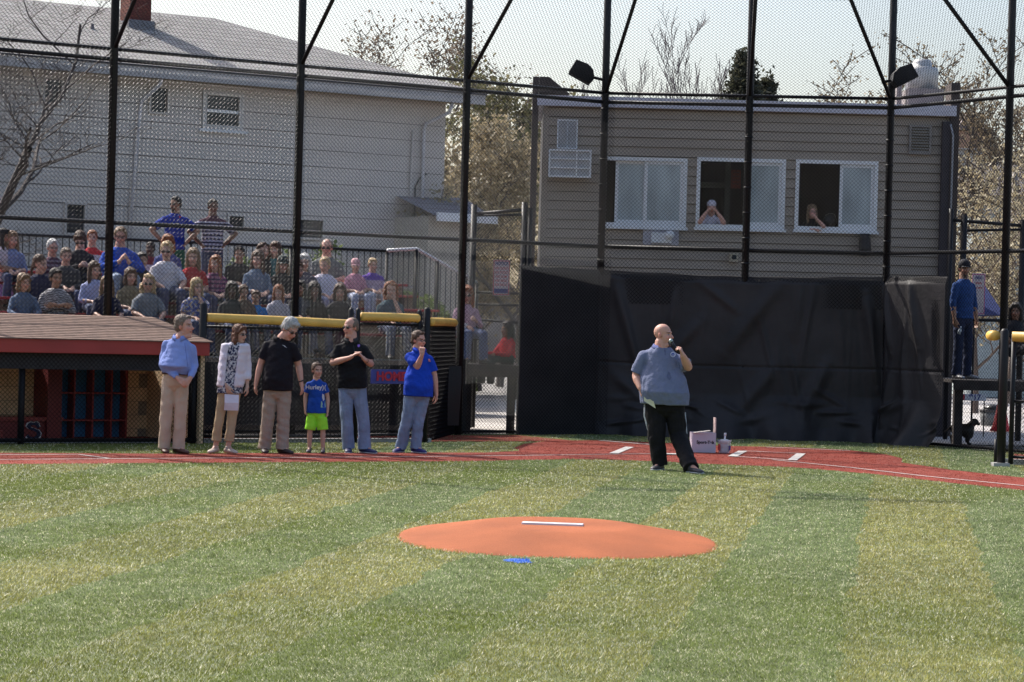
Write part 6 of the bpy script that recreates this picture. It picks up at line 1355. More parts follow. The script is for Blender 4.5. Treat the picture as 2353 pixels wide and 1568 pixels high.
M_badge = mat('white_badge', (.6, .6, .66)); M_bblue = mat('badge_blue', (.05, .08, .32))
badge(om, [(cx_+6.2*math.cos(a), cy_+6.2*math.sin(a)) for a in np.linspace(0, 6.28, 17)[:-1]], M_badge, 'chest_badge')
def ringpts(cx, cy, r0, r1, a0, a1, n=10): return [(cx+r0*math.cos(a), cy+r0*math.sin(a)) for a in np.linspace(a0, a1, n)]+[(cx+r1*math.cos(a), cy+r1*math.sin(a)) for a in np.linspace(a1, a0, n)]
bd_ = badge(om, [(cx_+3.8*math.cos(a), cy_+3.8*math.sin(a)) for a in np.linspace(0, 6.28, 13)[:-1]], M_bblue, 'badge_centre', .005); badge(om, [(cx_-1.2, cy_+2.6), (cx_, cy_-2.8), (cx_+1.4, cy_+2.6)], M_badge, 'badge_letter', .008)
x0, y0 = c5(486, 575); badge(om, [(x0+(4.5+1.2*math.sin(3*a))*math.cos(a), y0+(9+1.5*math.sin(2*a))*math.sin(a)) for a in np.linspace(0, 6.28, 17)[:-1]], cloth('sweat_mark', (.105, .12, .20)), 'sweat_mark', .001)
x0, y0 = c4(690, 408); badge(o5, [(x0-3, y0-2), (x0+2, y0-3), (x0+3, y0+1), (x0, y0+4), (x0-3, y0+2)], mat('purple_logo', (.30, .14, .55)), 'chest_logo')
x0, y0 = c4(1366, 548); badge(o6, [(x0-3, y0-3), (x0+1, y0-3), (x0+3, y0+4), (x0-2, y0+3)], mat('pink_logo', (.62, .22, .30)), 'chest_logo')
x0, y0 = c3(1310, 415); badge(o3, [(x0-6, y0-4), (x0+1, y0-1.4), (x0+6, y0+4), (x0+1, y0+1)], M_badge, 'chest_logo')
# shirt lettering on the boy
def shirt_text(o, txt, px, py, size, mt, slope=0):
    bv, off = on_shirt(o, 0, 0, 0, None, ''); me = text_mesh(txt, size, .0005, .0015); a = coords(me).copy(); out = []
    dd = (o['shirt'].parent.location-C0).length; sc_ = FPX/dd
    for v in a:
        x, y = px+v[0]*sc_, py-v[1]*sc_; d = ray(x, y).normalized(); h = bv.ray_cast(C0, d); p_ = h[0] if h[0] is not None else C0+d*dd; out.append(p_-d*(.004+max(v[2], 0)*2))
    me.vertices.foreach_set('co', np.array([tuple(v) for v in out], np.float32).ravel()); me.materials.clear(); me.update(); part('lettering', me, mt, o['shirt'])
x0, y0 = c4(277, 808); shirt_text(o4, 'Hurley)(', x0, y0, .082, M_badge)
for pts_, mt_ in (([(342, 868), (360, 880), (362, 925), (350, 940), (338, 900)], M_badge), ([(330, 940), (368, 935), (374, 1000), (325, 1000)], mat('print_green', (.25, .42, .36)))): badge(o4, [c4(*p) for p in pts_], mt_, 'shirt_print')
def strip(o, a, b, w0, mt, name, th=.002):
    n = 8; L_ = [(a[0]+(b[0]-a[0])*i/n-w0, a[1]+(b[1]-a[1])*i/n) for i in range(n+1)]; R__ = [(x+2*w0, y) for x, y in L_][::-1]; bv, off = on_shirt(o, 0, 0, 0, None, ''); g = Geo(); vs = []
    for x, y in L_+R__:
        d = ray(x, y).normalized(); h = bv.ray_cast(C0, d)
        if h[0] is None: return
        vs.append(h[0]-d*th)
    m = len(vs); g.add(vs, [(i, i+1, m-2-i, m-1-i) for i in range(n)]); return part(name, g, mt, o['shirt'])
M_bd = mat('blue_seam', (.10, .14, .40)); strip(o1, c3(357, 385), c3(390, 640), .55, M_bd, 'placket'); 
strip(om, c5(450, 345), c5(452, 392), .45, mat('grey_seam', (.06, .07, .16)), 'placket'); strip(o6, c4(1262, 470), c4(1285, 560), .45, mat('dark_blue_seam', (.005, .02, .2)), 'placket')
strip(o5, c4(640, 400), c4(650, 480), .45, mat('grey_placket', (.04, .04, .045)), 'placket')
strip(o6, c4(1155, 640), c4(1150, 800), 2.6, mat('black_panel', (.008, .008, .012)), 'side_panel')
# paper in the woman's hand
g = Geo(); ps = [P(*c3(x, y), D2+dy) for x, y, dy in ((738, 872, -.16), (875, 880, -.20), (868, 1030, -.22), (732, 1026, -.18))]; m0 = P(*c3(738, 955), D2-.205); m1 = P(*c3(873, 957), D2-.235)
g.add([ps[0], ps[1], m1, m0, ps[2], ps[3]]+[p+V((0, .003, 0)) for p in (ps[0], ps[1], m1, m0, ps[2], ps[3])], [(0, 3, 2, 1), (3, 5, 4, 2), (6, 7, 8, 9), (9, 8, 10, 11), (0, 1, 7, 6), (5, 11, 10, 4)]); solo('paper_sheet', g, mat('white_paper', (.62, .58, .68), rough=.8), 'folded white sheet of paper in the cardigan woman\'s hand', 'paper')

# ---------------------------------------------------------------- spectators
def pat_stripe(c1, c2, per, seedn=0, zeb=False):
    def f(co, d):
        z = co[:, 2]-d['T0'].z
        if zeb: w_ = (co-np.array(d['T0'])) @ np.array(d['W']); z = z+.06*np.abs(w_)/.1+.012*np.sin(w_*60)
        m = (np.sin(2*np.pi*z/per) > 0.05); c = np.tile(np.array(c1), (len(co), 1)); c[m] = c2; return c
    return f
def pat_plaid(c1, c2, c3_):
    def f(co, d):
        w_ = (co-np.array(d['T0'])) @ np.array(d['W']); z = co[:, 2]; c = np.tile(np.array(c1), (len(co), 1)); a = np.sin(z*90) > .3; b = np.sin(w_*90) > .3; c[a] = c2; c[b] = c3_; c[a & b] = np.array(c2)*.5; return c
    return f
def pat_split(ctop, cbot, z0):
    def f(co, d):
        z = (d['neck'].z-co[:, 2])/d['k']; c = np.tile(np.array(cbot), (len(co), 1)); c[z < z0] = ctop; return c
    return f
def pat_blotch(cs, sc):
    def f(co, d):
        n = np.array([mnoise.noise(Vector(p)*sc) for p in co]); c = np.tile(np.array(cs[0]), (len(co), 1)); c[n > .05] = cs[1]; c[n > .3] = cs[2 % len(cs)]; return c
    return f
FD = (-LN*.75+Vector((.0, -.35, 0))).normalized()      # the crowd faces the field
def seated(label, px, py, row, pose='lap', yaw=20, k=None, group='spectators sitting on the bleachers', frm='L', turn=0, seatz=None, Dd=None, lean=0.0, pitch=6, **op):
    if frm == 'L': row = max(row-1, 0); c = LPt(px, py, ROW_B[row]-.02); sz = ROW_Z[row]
    else: c = P(px, py, Dd); sz = seatz
    rise = c.z-sz; kk = k or min(max(rise/.72, .92), 1.05); sz = c.z-.72*kk if frm == 'L' else sz; f = (Matrix.Rotation(R(turn), 3, 'Z') @ FD); wv = Vector((-f.y, f.x, 0))
    if wv.x < 0: wv = -wv
    hip = Vector((c.x, c.y, sz+.10*kk))-f*(.02+lean)*kk; J = dict(head=c, hip=hip); J['face'] = (yaw, pitch, 0)
    sw = .195*kk*(.90 if op.get('female') else 1)*op.get('shw', 1); nb_ = Vector((c.x, c.y, c.z-.20*kk))-f*.02*kk
    bn = op.get('build', 1)**.5
    for s, g_ in (('A', -1), ('B', 1)):
        J['sh'+s] = nb_+wv*g_*sw*bn-ZV*.035*kk; kn = Vector((c.x, c.y, sz+.08*kk))+f*.44*kk+wv*g_*(.13)*kk; J['kn'+s] = kn; J['ank'+s] = Vector((kn.x, kn.y, sz-.40+.085))+f*.02+wv*g_*.02; J['toe'+s] = f+wv*g_*.25
        ps_ = pose if isinstance(pose, str) else pose[0 if s == 'A' else 1]
        if ps_ == 'lap': el = J['sh'+s]-ZV*.27*kk+wv*g_*.05*kk+f*.06*kk; wr = hip+f*.30*kk+wv*g_*.07*kk+ZV*.10*kk; hd = (f-wv*g_*.4-ZV*.3, -ZV, .5, g_)
        elif ps_ == 'knee': el = J['sh'+s]-ZV*.24*kk+wv*g_*.06*kk+f*.14*kk; wr = kn+ZV*.09*kk-f*.05; hd = (f-ZV*.5, -ZV, .4, g_)
        elif ps_ == 'clap': el = J['sh'+s]-ZV*.24*kk+wv*g_*.09*kk+f*.12*kk; wr = nb_-ZV*.18*kk+f*.30*kk+wv*g_*.07*kk; hd = (ZV*.8+f*.3-wv*g_*.3, -wv*g_, .3, g_)
        elif ps_ == 'chin': el = Vector((c.x, c.y, c.z-.42*kk))+f*.24*kk+wv*g_*.10*kk; wr = c+f*.115*kk-ZV*.145*kk+wv*g_*.015*kk; hd = (ZV*.8-f*.15, -f, 1.2, g_)
        elif ps_ == 'fold': el = J['sh'+s]-ZV*.26*kk+wv*g_*.08*kk+f*.05*kk; wr = hip+f*.28*kk-wv*g_*.06*kk+ZV*.22*kk; hd = (-wv*g_+f*.2, -f, .4, g_)
        elif ps_ == 'phone': el = J['sh'+s]-ZV*.26*kk+wv*g_*.05*kk+f*.08*kk; wr = hip+f*.32*kk+wv*g_*.05*kk+ZV*.20*kk; hd = (f*.6+ZV*.4-wv*g_*.4, -wv*g_, .9, g_)
        J['el'+s], J['wr'+s], J['hand'+s] = el, wr, hd
    d_ = dict(k=kk, vox=.0125, shirt_hem=.0, hk=1.14); d_.update(op); d_['build'] = d_.get('build', 1)*1.13; return person(label, J, d_, group)
JE = (.10, .13, .22); DJ = (.045, .06, .12)
seated('white-haired man in glasses and a dark plaid shirt on the upper bleacher row', 121, 570, 4, 'lap', 25, hair='white', style='short', skin='pink', eyes='clear', top=(1, 1, 1), topattr=pat_plaid((.07, .02, .045), (.28, .22, .28), (.04, .02, .05)), sleeve=.9, bottom=JE)
seated('dark-haired man in a black jacket bent over a phone on the top row', 184, 553, 4, 'phone', 5, hair='brown', style='full', skin='fair', top=(.012, .012, .02), sleeve=.97, bottom=(.02, .025, .05), pitch=30, eyes='dark')
seated('ponytailed woman in a navy T-shirt and jeans looking to the right', 93, 608, 2, 'knee', 60, hair='brown', style='pony', skin='fair', female=True, top=(.012, .016, .05), sleeve=.4, bottom=JE, build=1.1)
seated('dark-haired woman in a black-and-white zebra top with folded arms', 129, 640, 1, 'fold', 35, hair='dark', style='short', skin='tan', female=True, top=(1, 1, 1), topattr=pat_stripe((.46, .45, .48), (.02, .02, .03), .035, zeb=True), sleeve=.9, bottom=(.03, .03, .04), build=1.15)
seated('woman with long brown hair in a pale blue shirt beside the left tall post', 217, 622, 2, 'lap', 40, hair='brown', style='verylong', skin='fair', female=True, top=(.38, .42, .66), sleeve=.8, bottom=DJ)
seated('girl with long brown hair in a navy top leaning on the left tall post', 246, 655, 1, 'knee', 10, hair='lightbrown', style='verylong', skin='fair', female=True, top=(.014, .016, .045), sleeve=.6, bottom=DJ)
seated('big man in a bright blue sweatshirt with hands together at his chest', 277, 545, 3, 'clap', 12, hair='lightbrown', style='short', skin='pink', top=(.012, .07, .42), sleeve=.97, bottom=(.20, .25, .34), build=1.25, belly=.4, eyes='clear')
seated('woman with short light hair and sunglasses in a white V-neck', 383, 578, 3, 'knee', 0, hair='blond', style='short', skin='fair', female=True, top=(.58, .56, .62), sleeve=.45, bottom=DJ, build=1.2, eyes='dark')
seated('red-haired woman half hidden behind the white V-neck woman', 386, 560, 4, 'lap', 10, hair='red', style='bob', skin='fair', female=True, top=(.07, .09, .25), sleeve=.8, bottom=DJ)
seated('curly blond woman with sunglasses in a grey top behind the dugout roof corner', 340, 652, 1, 'knee', 10, hair='blond', style='curly', skin='fair', female=True, top=(.17, .19, .22), sleeve=.45, bottom=(.05, .06, .09), build=1.15, eyes='dark')
seated('girl with long brown hair in a red top on the upper row', 444, 592, 3, 'lap', 0, hair='lightbrown', style='verylong', skin='fair', female=True, top=(.40, .02, .03), sleeve=.4, bottom=DJ)
seated('woman with long auburn hair in a purple plaid shirt', 495, 607, 3, 'lap', -15, hair='red', style='verylong', skin='fair', female=True, top=(1, 1, 1), topattr=pat_plaid((.20, .03, .10), (.06, .02, .08), (.35, .15, .25)), sleeve=.7, bottom=DJ)
seated('blond woman in a blue flowered top resting her face on one hand', 452, 660, 1, ('lap', 'chin'), 35, hair='blond', style='long', skin='fair', female=True, top=(1, 1, 1), topattr=pat_blotch([(.06, .09, .30), (.42, .42, .48), (.5, .35, .2)], 28), sleeve=.35, bottom=DJ, build=1.15)
seated('child with black hair in a dark shirt just above the yellow fence cap', 533, 668, 1, 'lap', 10, hair='dark', style='bob', skin='dark', female=True, top=(.03, .03, .035), sleeve=.5, bottom=DJ)
seated('woman with long curly brown hair in a grey-blue shirt', 592, 597, 3, 'lap', -10, hair='brown', style='verylong', skin='fair', female=True, top=(.13, .18, .26), sleeve=.8, bottom=DJ)
seated('brown-haired woman in black behind the grey-blue shirt woman', 606, 577, 4, 'lap', 30, hair='brown', style='curly', skin='fair', female=True, top=(.02, .02, .02), sleeve=.9, bottom=DJ)
seated('child in a bright turquoise shirt low above the yellow fence cap', 588, 684, 1, 'lap', 0, hair='brown', style='short', skin='tan', top=(.01, .17, .48), sleeve=.45, bottom=DJ, k=.75)
seated('person with long light hair under a dark cap in black', 650, 608, 3, 'lap', 15, hair='lightbrown', style='long', skin='fair', female=True, top=(.015, .015, .018), sleeve=.95, bottom=DJ, cap=(.02, .035, .035))
seated('red-haired child in a white shirt left of the second tall post', 640, 672, 1, 'lap', 0, hair='red', style='long', skin='fair', female=True, top=(.48, .45, .50), sleeve=.45, bottom=DJ, k=.8)
seated('person in a red shirt right of the second tall post', 688, 622, 3, 'lap', 5, hair='brown', style='short', skin='fair', top=(.42, .03, .04), sleeve=.45, bottom=(.03, .03, .04))
seated('black-haired woman in a black top whose long hair hangs forward', 722, 668, 1, ('chin', 'lap'), 15, hair='dark', style='verylong', skin='brown', female=True, top=(.012, .012, .014), sleeve=.9, bottom=DJ)
seated('balding man in sunglasses and a grey shirt on the top row', 751, 570, 4, 'lap', -5, hair='greybrown', style='receding', skin='pink', top=(.13, .14, .14), sleeve=.4, bottom=(.05, .06, .08), build=1.2, eyes='dark')
seated('woman with short golden hair in a bright white V-neck', 746, 611, 3, 'lap', -15, hair='blond', style='short', skin='fair', female=True, top=(.60, .58, .70), sleeve=.4, bottom=(.30, .30, .42), build=1.25)
seated('brown-haired woman in a black patterned top beside the gate post', 781, 672, 1, 'lap', 5, hair='brown', style='bob', skin='fair', female=True, top=(.015, .017, .024), sleeve=.3, bottom=(.10, .03, .05), build=1.15)
seated('girl in a pink shirt and pink cap leaning to the left', 817, 612, 3, 'lap', 10, hair='dark', style='pony', skin='fair', female=True, top=(.58, .27, .36), sleeve=.45, bottom=(.34, .38, .50), cap=(.55, .30, .33), k=.80)
seated('blond boy in a purple-shouldered white jersey', 857, 610, 3, 'lap', 30, hair='blond', style='short', skin='fair', top=(1, 1, 1), topattr=pat_split((.12, .05, .36), (.46, .36, .50), .16), sleeve=.5, bottom=(.38, .42, .50), k=.80)
seated('woman with curly auburn hair and a hand over her mouth in dark teal', 899, 668, 1, ('lap', 'chin'), 10, hair='red', style='curly', skin='fair', female=True, top=(.035, .075, .10), sleeve=.4, bottom=(.10, .12, .18), build=1.1)
seated('person with a blond fringe behind the girl in white at the far left', 28, 552, 4, 'lap', 30, hair='lightbrown', style='long', skin='fair', female=True, top=(.20, .24, .42), sleeve=.6, bottom=DJ)
seated('dark-haired person in black between the big man in blue and the white V-neck woman', 327, 600, 3, 'lap', 20, hair='dark', style='short', skin='tan', top=(.014, .014, .018), sleeve=.9, bottom=DJ)
seated('small boy in a brown shirt between the child in black hair and the turquoise child', 560, 672, 1, 'lap', 15, hair='brown', style='short', skin='tan', top=(.12, .08, .06), sleeve=.45, bottom=DJ, k=.78)
seated('dark-haired girl in grey right of the second tall post', 690, 664, 1, 'lap', -10, hair='dark', style='long', skin='tan', female=True, top=(.10, .10, .11), sleeve=.6, bottom=DJ, k=.85)
seated('bareheaded man in a maroon top high beside the curly-haired women', 550, 585, 4, 'lap', 0, hair='dark', style='short', skin='tan', top=(.12, .02, .03), sleeve=.9, bottom=DJ)
seated('woman in a teal top on the top row left of the second tall post', 632, 575, 4, 'lap', -20, hair='brown', style='long', skin='fair', female=True, top=(.03, .14, .15), sleeve=.6, bottom=DJ)
seated('grandmotherly woman in lilac right of the woman in the V-neck', 700, 604, 3, 'knee', 0, hair='white', style='bob', skin='fair', female=True, top=(.10, .09, .12), sleeve=.9, bottom=DJ)
seated('person in faded denim in the second row beneath the man in the plaid shirt', 55, 650, 1, 'knee', 40, hair='lightbrown', style='bob', skin='fair', female=True, top=(.10, .14, .22), sleeve=.9, bottom=JE)
seated('man in a charcoal sweater directly left of the dark jacket man', 152, 590, 3, 'lap', 20, hair='greybrown', style='short', skin='fair', top=(.05, .05, .055), sleeve=.97, bottom=DJ)
seated('woman in a khaki shirt in front of the man with hands at his chest', 300, 636, 2, 'lap', 30, hair='brown', style='bob', skin='fair', female=True, top=(.20, .17, .11), sleeve=.6, bottom=DJ)
# things on the seats
for k_, (px_, row_, col_, nm_, lab_) in enumerate(((166, 2, (.02, .022, .03), 'bag', 'dark bag left on the plank near the zebra-top woman'), (300, 3, (.03, .03, .035), 'bag', 'black bag on the upper plank beside the big man in blue'), (800, 2, (.25, .24, .22), 'bag', 'pale bag lying on the plank in front of the pink-shirted girl'), (960, 0, (.03, .03, .04), 'bag', 'black bag at the right end of the front plank'), (640, 2, (.12, .13, .16), 'bag', 'grey bag beside the second tall post'))):
    a_ = LP(px_, 700, ROW_B[row_])[0]; c_ = L(a_, ROW_B[row_], ROW_Z[row_]); g = Geo(); g.rings([(c_+ZV*.002, LU*.15, LN*.09), (c_+ZV*.05, LU*.17, LN*.11), (c_+ZV*.16, LU*.15, LN*.09), (c_+ZV*.22, LU*.10, LN*.04), (c_+ZV*.235, LU*.03, LN*.01)], 14)
    b_ = solo(nm_, fuse(g, .012, 2, wrinkle(k_, .008, .1), name=nm_), cloth('bag_cloth_%d' % k_, col_), lab_, 'bag'); g = Geo(); g.tube([c_+LU*.08+ZV*.20, c_+LU*.05+ZV*.29, c_-LU*.05+ZV*.29, c_-LU*.08+ZV*.20], .010, 6); part('strap', g, cloth('bag_cloth_%d' % k_, col_), b_, True)
# standing at the back and left
def stander(label, px, py, D, pose, yaw, group=None, turn=0, feet_z=None, k=None, cat_right=False, **op):
    c = P(px, py, D); fz = feet_z if cat_right else c.z-1.66*(k or 1.0); kk = (c.z-fz)/1.66; f = (Matrix.Rotation(R(turn), 3, 'Z') @ FD); wv = Vector((-f.y, f.x, 0)); wv = wv if wv.x > 0 else -wv
    J = dict(head=c, face=(yaw, 2, 0)); J['hip'] = Vector((c.x, c.y, fz+.93*kk)); nb_ = Vector((c.x, c.y, c.z-.20*kk)); sw = .19*kk*(.88 if op.get('female') else 1)*op.get('build', 1)**.5
    for s, g_ in (('A', -1), ('B', 1)):
        sh = nb_+wv*g_*sw-ZV*.03*kk; J['sh'+s] = sh; J['kn'+s] = Vector((c.x, c.y, fz+.49*kk))+wv*g_*.11*kk-f*-.02; J['ank'+s] = Vector((c.x, c.y, fz+.085*kk))+wv*g_*.12*kk; J['toe'+s] = f+wv*g_*.3
        ps_ = pose if isinstance(pose, str) else pose[0 if s == 'A' else 1]
        if ps_ == 'akimbo': el = sh-ZV*.20*kk+wv*g_*.20*kk; wr = J['hip']+wv*g_*.19*kk+ZV*.10*kk; hd = (-wv*g_*.3+f*.6-ZV*.5, -wv*g_, .7, g_)
        elif ps_ == 'down': el = sh-ZV*.28*kk+wv*g_*.05*kk; wr = el-ZV*.24*kk+f*.05*kk+wv*g_*.01; hd = (-ZV+f*.1, -wv*g_, .5, -g_)
        elif ps_ == 'cross': el = sh-ZV*.24*kk+wv*g_*.05*kk+f*.08*kk; wr = nb_-ZV*.30*kk+f*.22*kk-wv*g_*.10*kk; hd = (-wv*g_-ZV*.1, -f, .5, g_)
        J['el'+s], J['wr'+s], J['hand'+s] = el, wr, hd
    d_ = dict(k=kk, vox=.012, shirt_hem=-.02); d_.update(op); return person(label, J, d_, group)
bz = ROW_Z[4]-.01; Db = LPt(403, 470, ROW_B[4]+.05).y; Db2 = LPt(490, 470, ROW_B[4]+.05).y
t_, o_ = stander('standing man in a royal blue T-shirt and sunglasses with hands on hips', 403, 470, Db, 'akimbo', -30, feet_z=bz, skin='tan', hair='dark', style='short', top=(.015, .04, .30), sleeve=.38, bottom=(.02, .13, .07), bname='dark_green', eyes='dark', group='people standing on the back row', slw=1.2, beard=(.05, .04, .035))
x0, y0 = 403, 512; badge(o_, [(x0-9, y0), (x0+9, y0+1), (x0+9, y0+4), (x0-9, y0+3)], mat('yellow_print', (.5, .45, .25)), 'shirt_print'); badge(o_, [(x0+9, y0-16), (x0+13, y0-15), (x0+12, y0-11), (x0+8, y0-12)], mat('red_ink', (.5, .05, .06)), 'shirt_print')
def hoops(co, d):
    z = (d['neck'].z-co[:, 2])/d['k']; c = np.tile(np.array([.46, .44, .54]), (len(co), 1)); c[(z % .062) < .030] = (.02, .02, .05); c[z < .10] = (.07, .02, .04); return c
stander('standing man in a white-and-navy hooped polo', 490, 476, Db2, 'akimbo', 25, feet_z=bz, skin='brown', hair='dark', style='short', top=(1, 1, 1), topattr=hoops, sleeve=.42, bottom=(.014, .016, .03), group='people standing on the back row', slw=1.1, build=1.08, vox=.0085)
Dg = LPt(18, 560, ROW_B[3]).y
stander('dark-haired girl standing in a white T-shirt and pink shorts at the left edge', 10, 545, Dg, 'cross', 75, feet_z=ROW_Z[1]-.1, turn=40, skin='tan', hair='dark', style='long', female=True, top=(.55, .48, .52), sleeve=.35, bottom=(.55, .30, .58), bpart='shorts', hem=.28, group='people standing on the back row')
stander('person in a red and white jacket standing behind the left tall post', 212, 548, LPt(212, 550, ROW_B[4]).y, 'down', 10, feet_z=bz-.35, skin='fair', hair='red', style='short', top=(1, 1, 1), topattr=pat_split((.50, .03, .04), (.55, .53, .55), .12), sleeve=.9, bottom=(.35, .03, .04), group='people standing on the back row')
stander('person in maroon and white standing behind the big man in blue', 345, 572, LPt(345, 560, ROW_B[4]).y, 'down', -20, feet_z=bz-.3, skin='dark', hair='dark', style='short', top=(1, 1, 1), topattr=pat_split((.20, .012, .03), (.5, .47, .52), .16), sleeve=.9, bottom=(.03, .03, .05), group='people standing on the back row', k=.85)
# left gate
GR2 = 'people at the left gate platform'
seated('red-haired woman in sunglasses and a pink shirt holding a cup on the left platform', 1073, 678, 0, ('lap', 'phone'), 0, frm='P', Dd=41.0, seatz=zPL+.42, hair='red', style='verylong', skin='fair', female=True, top=(.50, .33, .40), sleeve=.9, bottom=(.11, .14, .24), eyes='dark', group=GR2)
seated('dark-haired person in a red jacket sitting low on the left platform with knees up', 1165, 757, 0, 'knee', -60, frm='P', Dd=41.2, seatz=zPL+.02, turn=-75, hair='dark', style='long', skin='brown', female=True, top=(.42, .012, .03), sleeve=.97, bottom=(.03, .03, .032), group=GR2, k=.9, feet=False)
cu = P(1069, 757, 40.72); g = Geo(); g.tube([cu, cu+ZV*.10], [.03, .04], 14); solo('paper_cup', g, M_whitepaint, 'white cup held by the red-haired woman at the left gate', 'cup', smooth=True)
st_ = P(1073, 790, 41.05); g = Geo(); g.bbox(st_.x-.28, st_.x+.28, 40.9, 41.3, zPL+.40, zPL+.44)
for sx in (-.24, .24):
    for sy in (40.94, 41.26): g.bbox(st_.x+sx-.02, st_.x+sx+.02, sy-.02, sy+.02, zPL+.001, zPL+.399)
solo('stool', g, M_steel, 'low black stool under the red-haired woman on the left platform', 'stool')
# right platform
tr_, or_ = stander('man in a blue sweater, dark jeans and a black cap standing on the right platform', 2216, 618, 40.3, 'down', 10, feet_z=zPR, cat_right=True, turn=18, skin='tan', hair='dark', style='short', top=(.022, .060, .19), sleeve=.78, bottom=(.022, .030, .065), bname='dark_denim', cap=(.012, .013, .02), shoe=(.25, .25, .27), build=1.05, beard=(.06, .04, .035), group='people on the right platform')
bt = P(2203, 768, 40.0); g = Geo(); g.tube([bt, bt+Vector((.02, 0, .06)), bt+Vector((.03, 0, .10)), bt+Vector((.035, 0, .13))], [.028, .028, .012, .012], 12); solo('water_bottle', g, mat('clear_bottle', (.4, .45, .5), rough=.1), 'small clear water bottle in the hand of the man in the blue sweater', 'bottle', smooth=True)
seated('person in dark clothes sitting behind the right gate post', 2334, 716, 0, 'lap', -15, frm='P', Dd=40.6, seatz=zPR+.44, turn=15, hair='dark', style='bob', skin='brown', female=True, top=(.02, .02, .025), sleeve=.4, bottom=(.02, .02, .03), group='people on the right platform', build=1.1)
st_ = P(2334, 790, 40.7); g = Geo(); g.bbox(st_.x-.26, st_.x+.26, 40.45, 40.85, zPR+.42, zPR+.46)
for sx in (-.22, .22):
    for sy in (40.49, 40.81): g.bbox(st_.x+sx-.02, st_.x+sx+.02, sy-.02, sy+.02, zPR+.001, zPR+.419)
solo('stool', g, M_steel, 'low black stool under the seated person on the right platform', 'stool')
# people at the press box windows (upper bodies lean on the sill)
def window_person(label, px, py, D, yaw, pose, **op):
    c = P(px, py, D); kk = .98; J = dict(head=c, face=(yaw, 4, 0), hip=Vector((c.x, c.y+.25, c.z-.68))); sillz = bw[1][2]+.02
    for s, g_ in (('A', -1), ('B', 1)):
        J['sh'+s] = Vector((c.x+g_*.165, c.y+.05, c.z-.20)); J['kn'+s] = J['hip']+Vector((g_*.1, 0, -.45)); J['ank'+s] = J['kn'+s]-ZV*.4; J['toe'+s] = Vector((0, -1, 0))
        if pose == 'binoc': J['el'+s] = Vector((c.x+g_*.22, c.y-.16, c.z-.27)); J['wr'+s] = Vector((c.x+g_*.075, c.y-.14, c.z-.055)); J['hand'+s] = (Vector((-g_*.55, -.1, .7)), Vector((-g_, .3, 0)), 1.3, g_)
        elif s == 'B': J['el'+s] = Vector((c.x+.20, c.y-.18, c.z-.27)); J['wr'+s] = Vector((c.x+.06, c.y-.12, c.z-.12)); J['hand'+s] = (Vector((-.35, .05, .8)), Vector((-.6, .6, 0)), 1.0, 1)
        else: J['el'+s] = Vector((c.x-.2, c.y-.05, c.z-.33)); J['wr'+s] = Vector((c.x+.02, c.y-.16, c.z-.33)); J['hand'+s] = (Vector((1, -.1, 0)), Vector((0, .2, -1)), .3, -1)
    d_ = dict(k=kk, vox=.011, legs=False, shirt_hem=-.02); d_.update(op); return person(label, J, d_, 'people at the press box windows')
window_person('person in a white cap and shirt cupping hands round the eyes in the middle window', 1635, 478, BD+.10, 5, 'binoc', skin='pink', hair='brown', style=None, cap=(.60, .56, .64), top=(.68, .65, .76), sleeve=.35, brim=False)
window_person('woman with long light brown hair resting her chin on her hand in the right window', 1866, 487, BD+.10, 12, 'chin', skin='pink', hair='lightbrown', style='long', female=True, top=(.012, .011, .013), sleeve=.4, eyes='clear')
c = P(1907, 511, BD+.25); g = Geo(); g.ell(c+ZV*.02, (.13, .08, .11), n=14, m=8); hb_ = solo('handbag', g, mat('black_leather', (.015, .014, .016), rough=.4), 'black handbag on the sill beside the woman in the right window', 'bag', smooth=True)
g = Geo(); g.tube([c+Vector((-.09, 0, .12)), c+Vector((-.02, -.02, .155)), c+Vector((.07, -.02, .15)), c+Vector((.10, 0, .10))], .006, 6); part('strap', g, mat('pale_strap', (.4, .38, .36)), hb_, True)

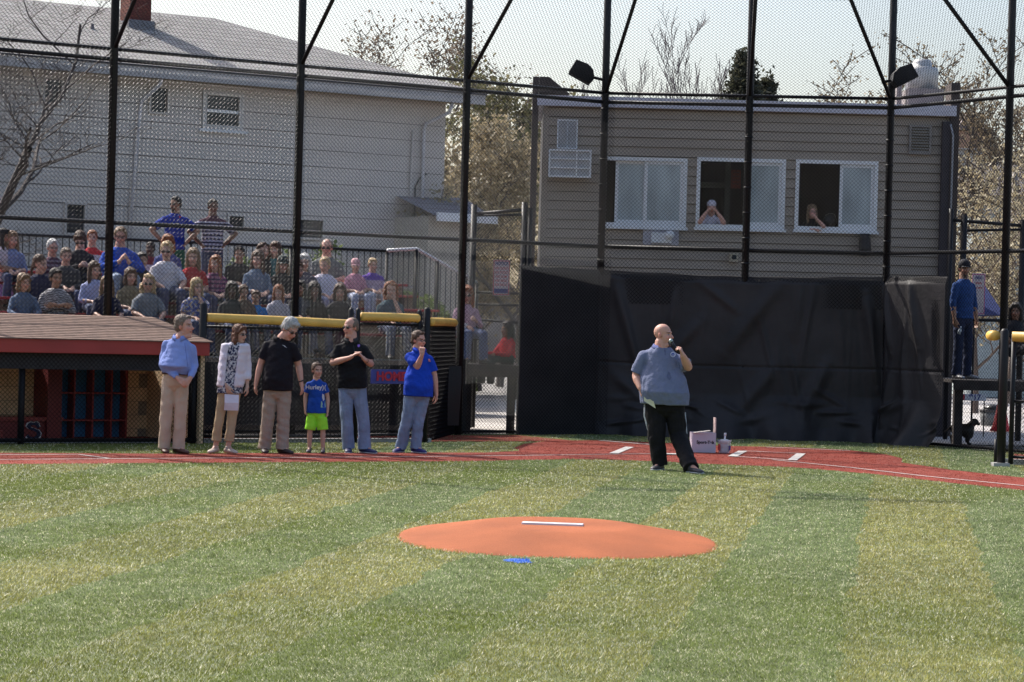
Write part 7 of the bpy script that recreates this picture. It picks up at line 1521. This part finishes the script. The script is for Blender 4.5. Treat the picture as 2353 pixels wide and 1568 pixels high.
# ---------------------------------------------------------------- dog (black, standing in profile, head raised to the right)
bz_ = 0.0; Dd = G(2222, 1028).y+.6; dk = FPX/Dd
def dg_(px, py, dy=0): return P(px, py, Dd+dy)
g = Geo()
chest, loin, rump = dg_(2222, 990), dg_(2208, 987), dg_(2196, 986)
g.cone(chest, loin, .118, .098, 16); g.cone(loin, rump, .095, .095, 16); g.ell(chest+Vector((.02, 0, -.02)), (.10, .085, .13))
nk_, hd_ = dg_(2230, 978), dg_(2238, 971); g.cone(chest+Vector((.04, 0, .05)), nk_, .085, .060, 14); g.cone(nk_, hd_, .058, .055, 14)
g.ell(hd_+Vector((.01, 0, .01)), (.070, .055, .058)); mz = dg_(2249, 975); g.cone(hd_+Vector((.04, 0, -.005)), mz, .038, .026, 12); g.ell(mz+Vector((.012, 0, .004)), .022)
for s in (-1, 1): g.cone(hd_+Vector((-.02, s*.045, .035)), hd_+Vector((-.035, s*.06, -.045)), .022, .014, 8)
for s, xo in ((-1, 0), (1, .04)):
    sh = chest+Vector((.03+xo*.3, s*.06, -.05)); el = sh+Vector((-.03, 0, -.12)); gz = Vector((el.x+.02+xo*.4, el.y, .035)); wr = lerp(el, gz, .6); g.cone(sh, el, .045, .032); g.cone(el, wr, .030, .021); g.cone(wr, gz, .021, .020); g.cone(gz, gz+Vector((.035, 0, -.012)), .022, .019)
    hp = rump+Vector((-.01, s*.06, -.01)); kn = hp+Vector((.07, 0, -.14)); hk_ = Vector((kn.x-.13, kn.y, .15)); ft = Vector((hk_.x+.03, hk_.y, .033)); g.cone(hp, kn, .068, .042); g.cone(kn, hk_, .038, .022); g.cone(hk_, ft, .021, .020); g.cone(ft, ft+Vector((.04, 0, -.010)), .022, .018)
g.cone(rump+Vector((-.07, 0, .04)), rump+Vector((-.18, 0, -.06)), .024, .014); g.cone(rump+Vector((-.18, 0, -.06)), rump+Vector((-.24, 0, -.02)), .014, .008)
me = fuse(g, .011, 3, name='dog'); solo('dog', me, mat('black_fur', (.012, .011, .011), rough=.5, bump=.5, bscale=60), 'black dog standing behind the fence below the right platform', 'dog')
g = Geo(); cq = dg_(2231, 979); g.tube([cq+Vector((-.012, 0, .01)), cq+Vector((.012, 0, -.012))], .068, 14, False); solo('dog_collar', g, mat('red_ink', (.5, .05, .06)), 'thin red collar round the neck of the black dog', 'collar', smooth=True)
bpy.data.scenes.remove(TMP)
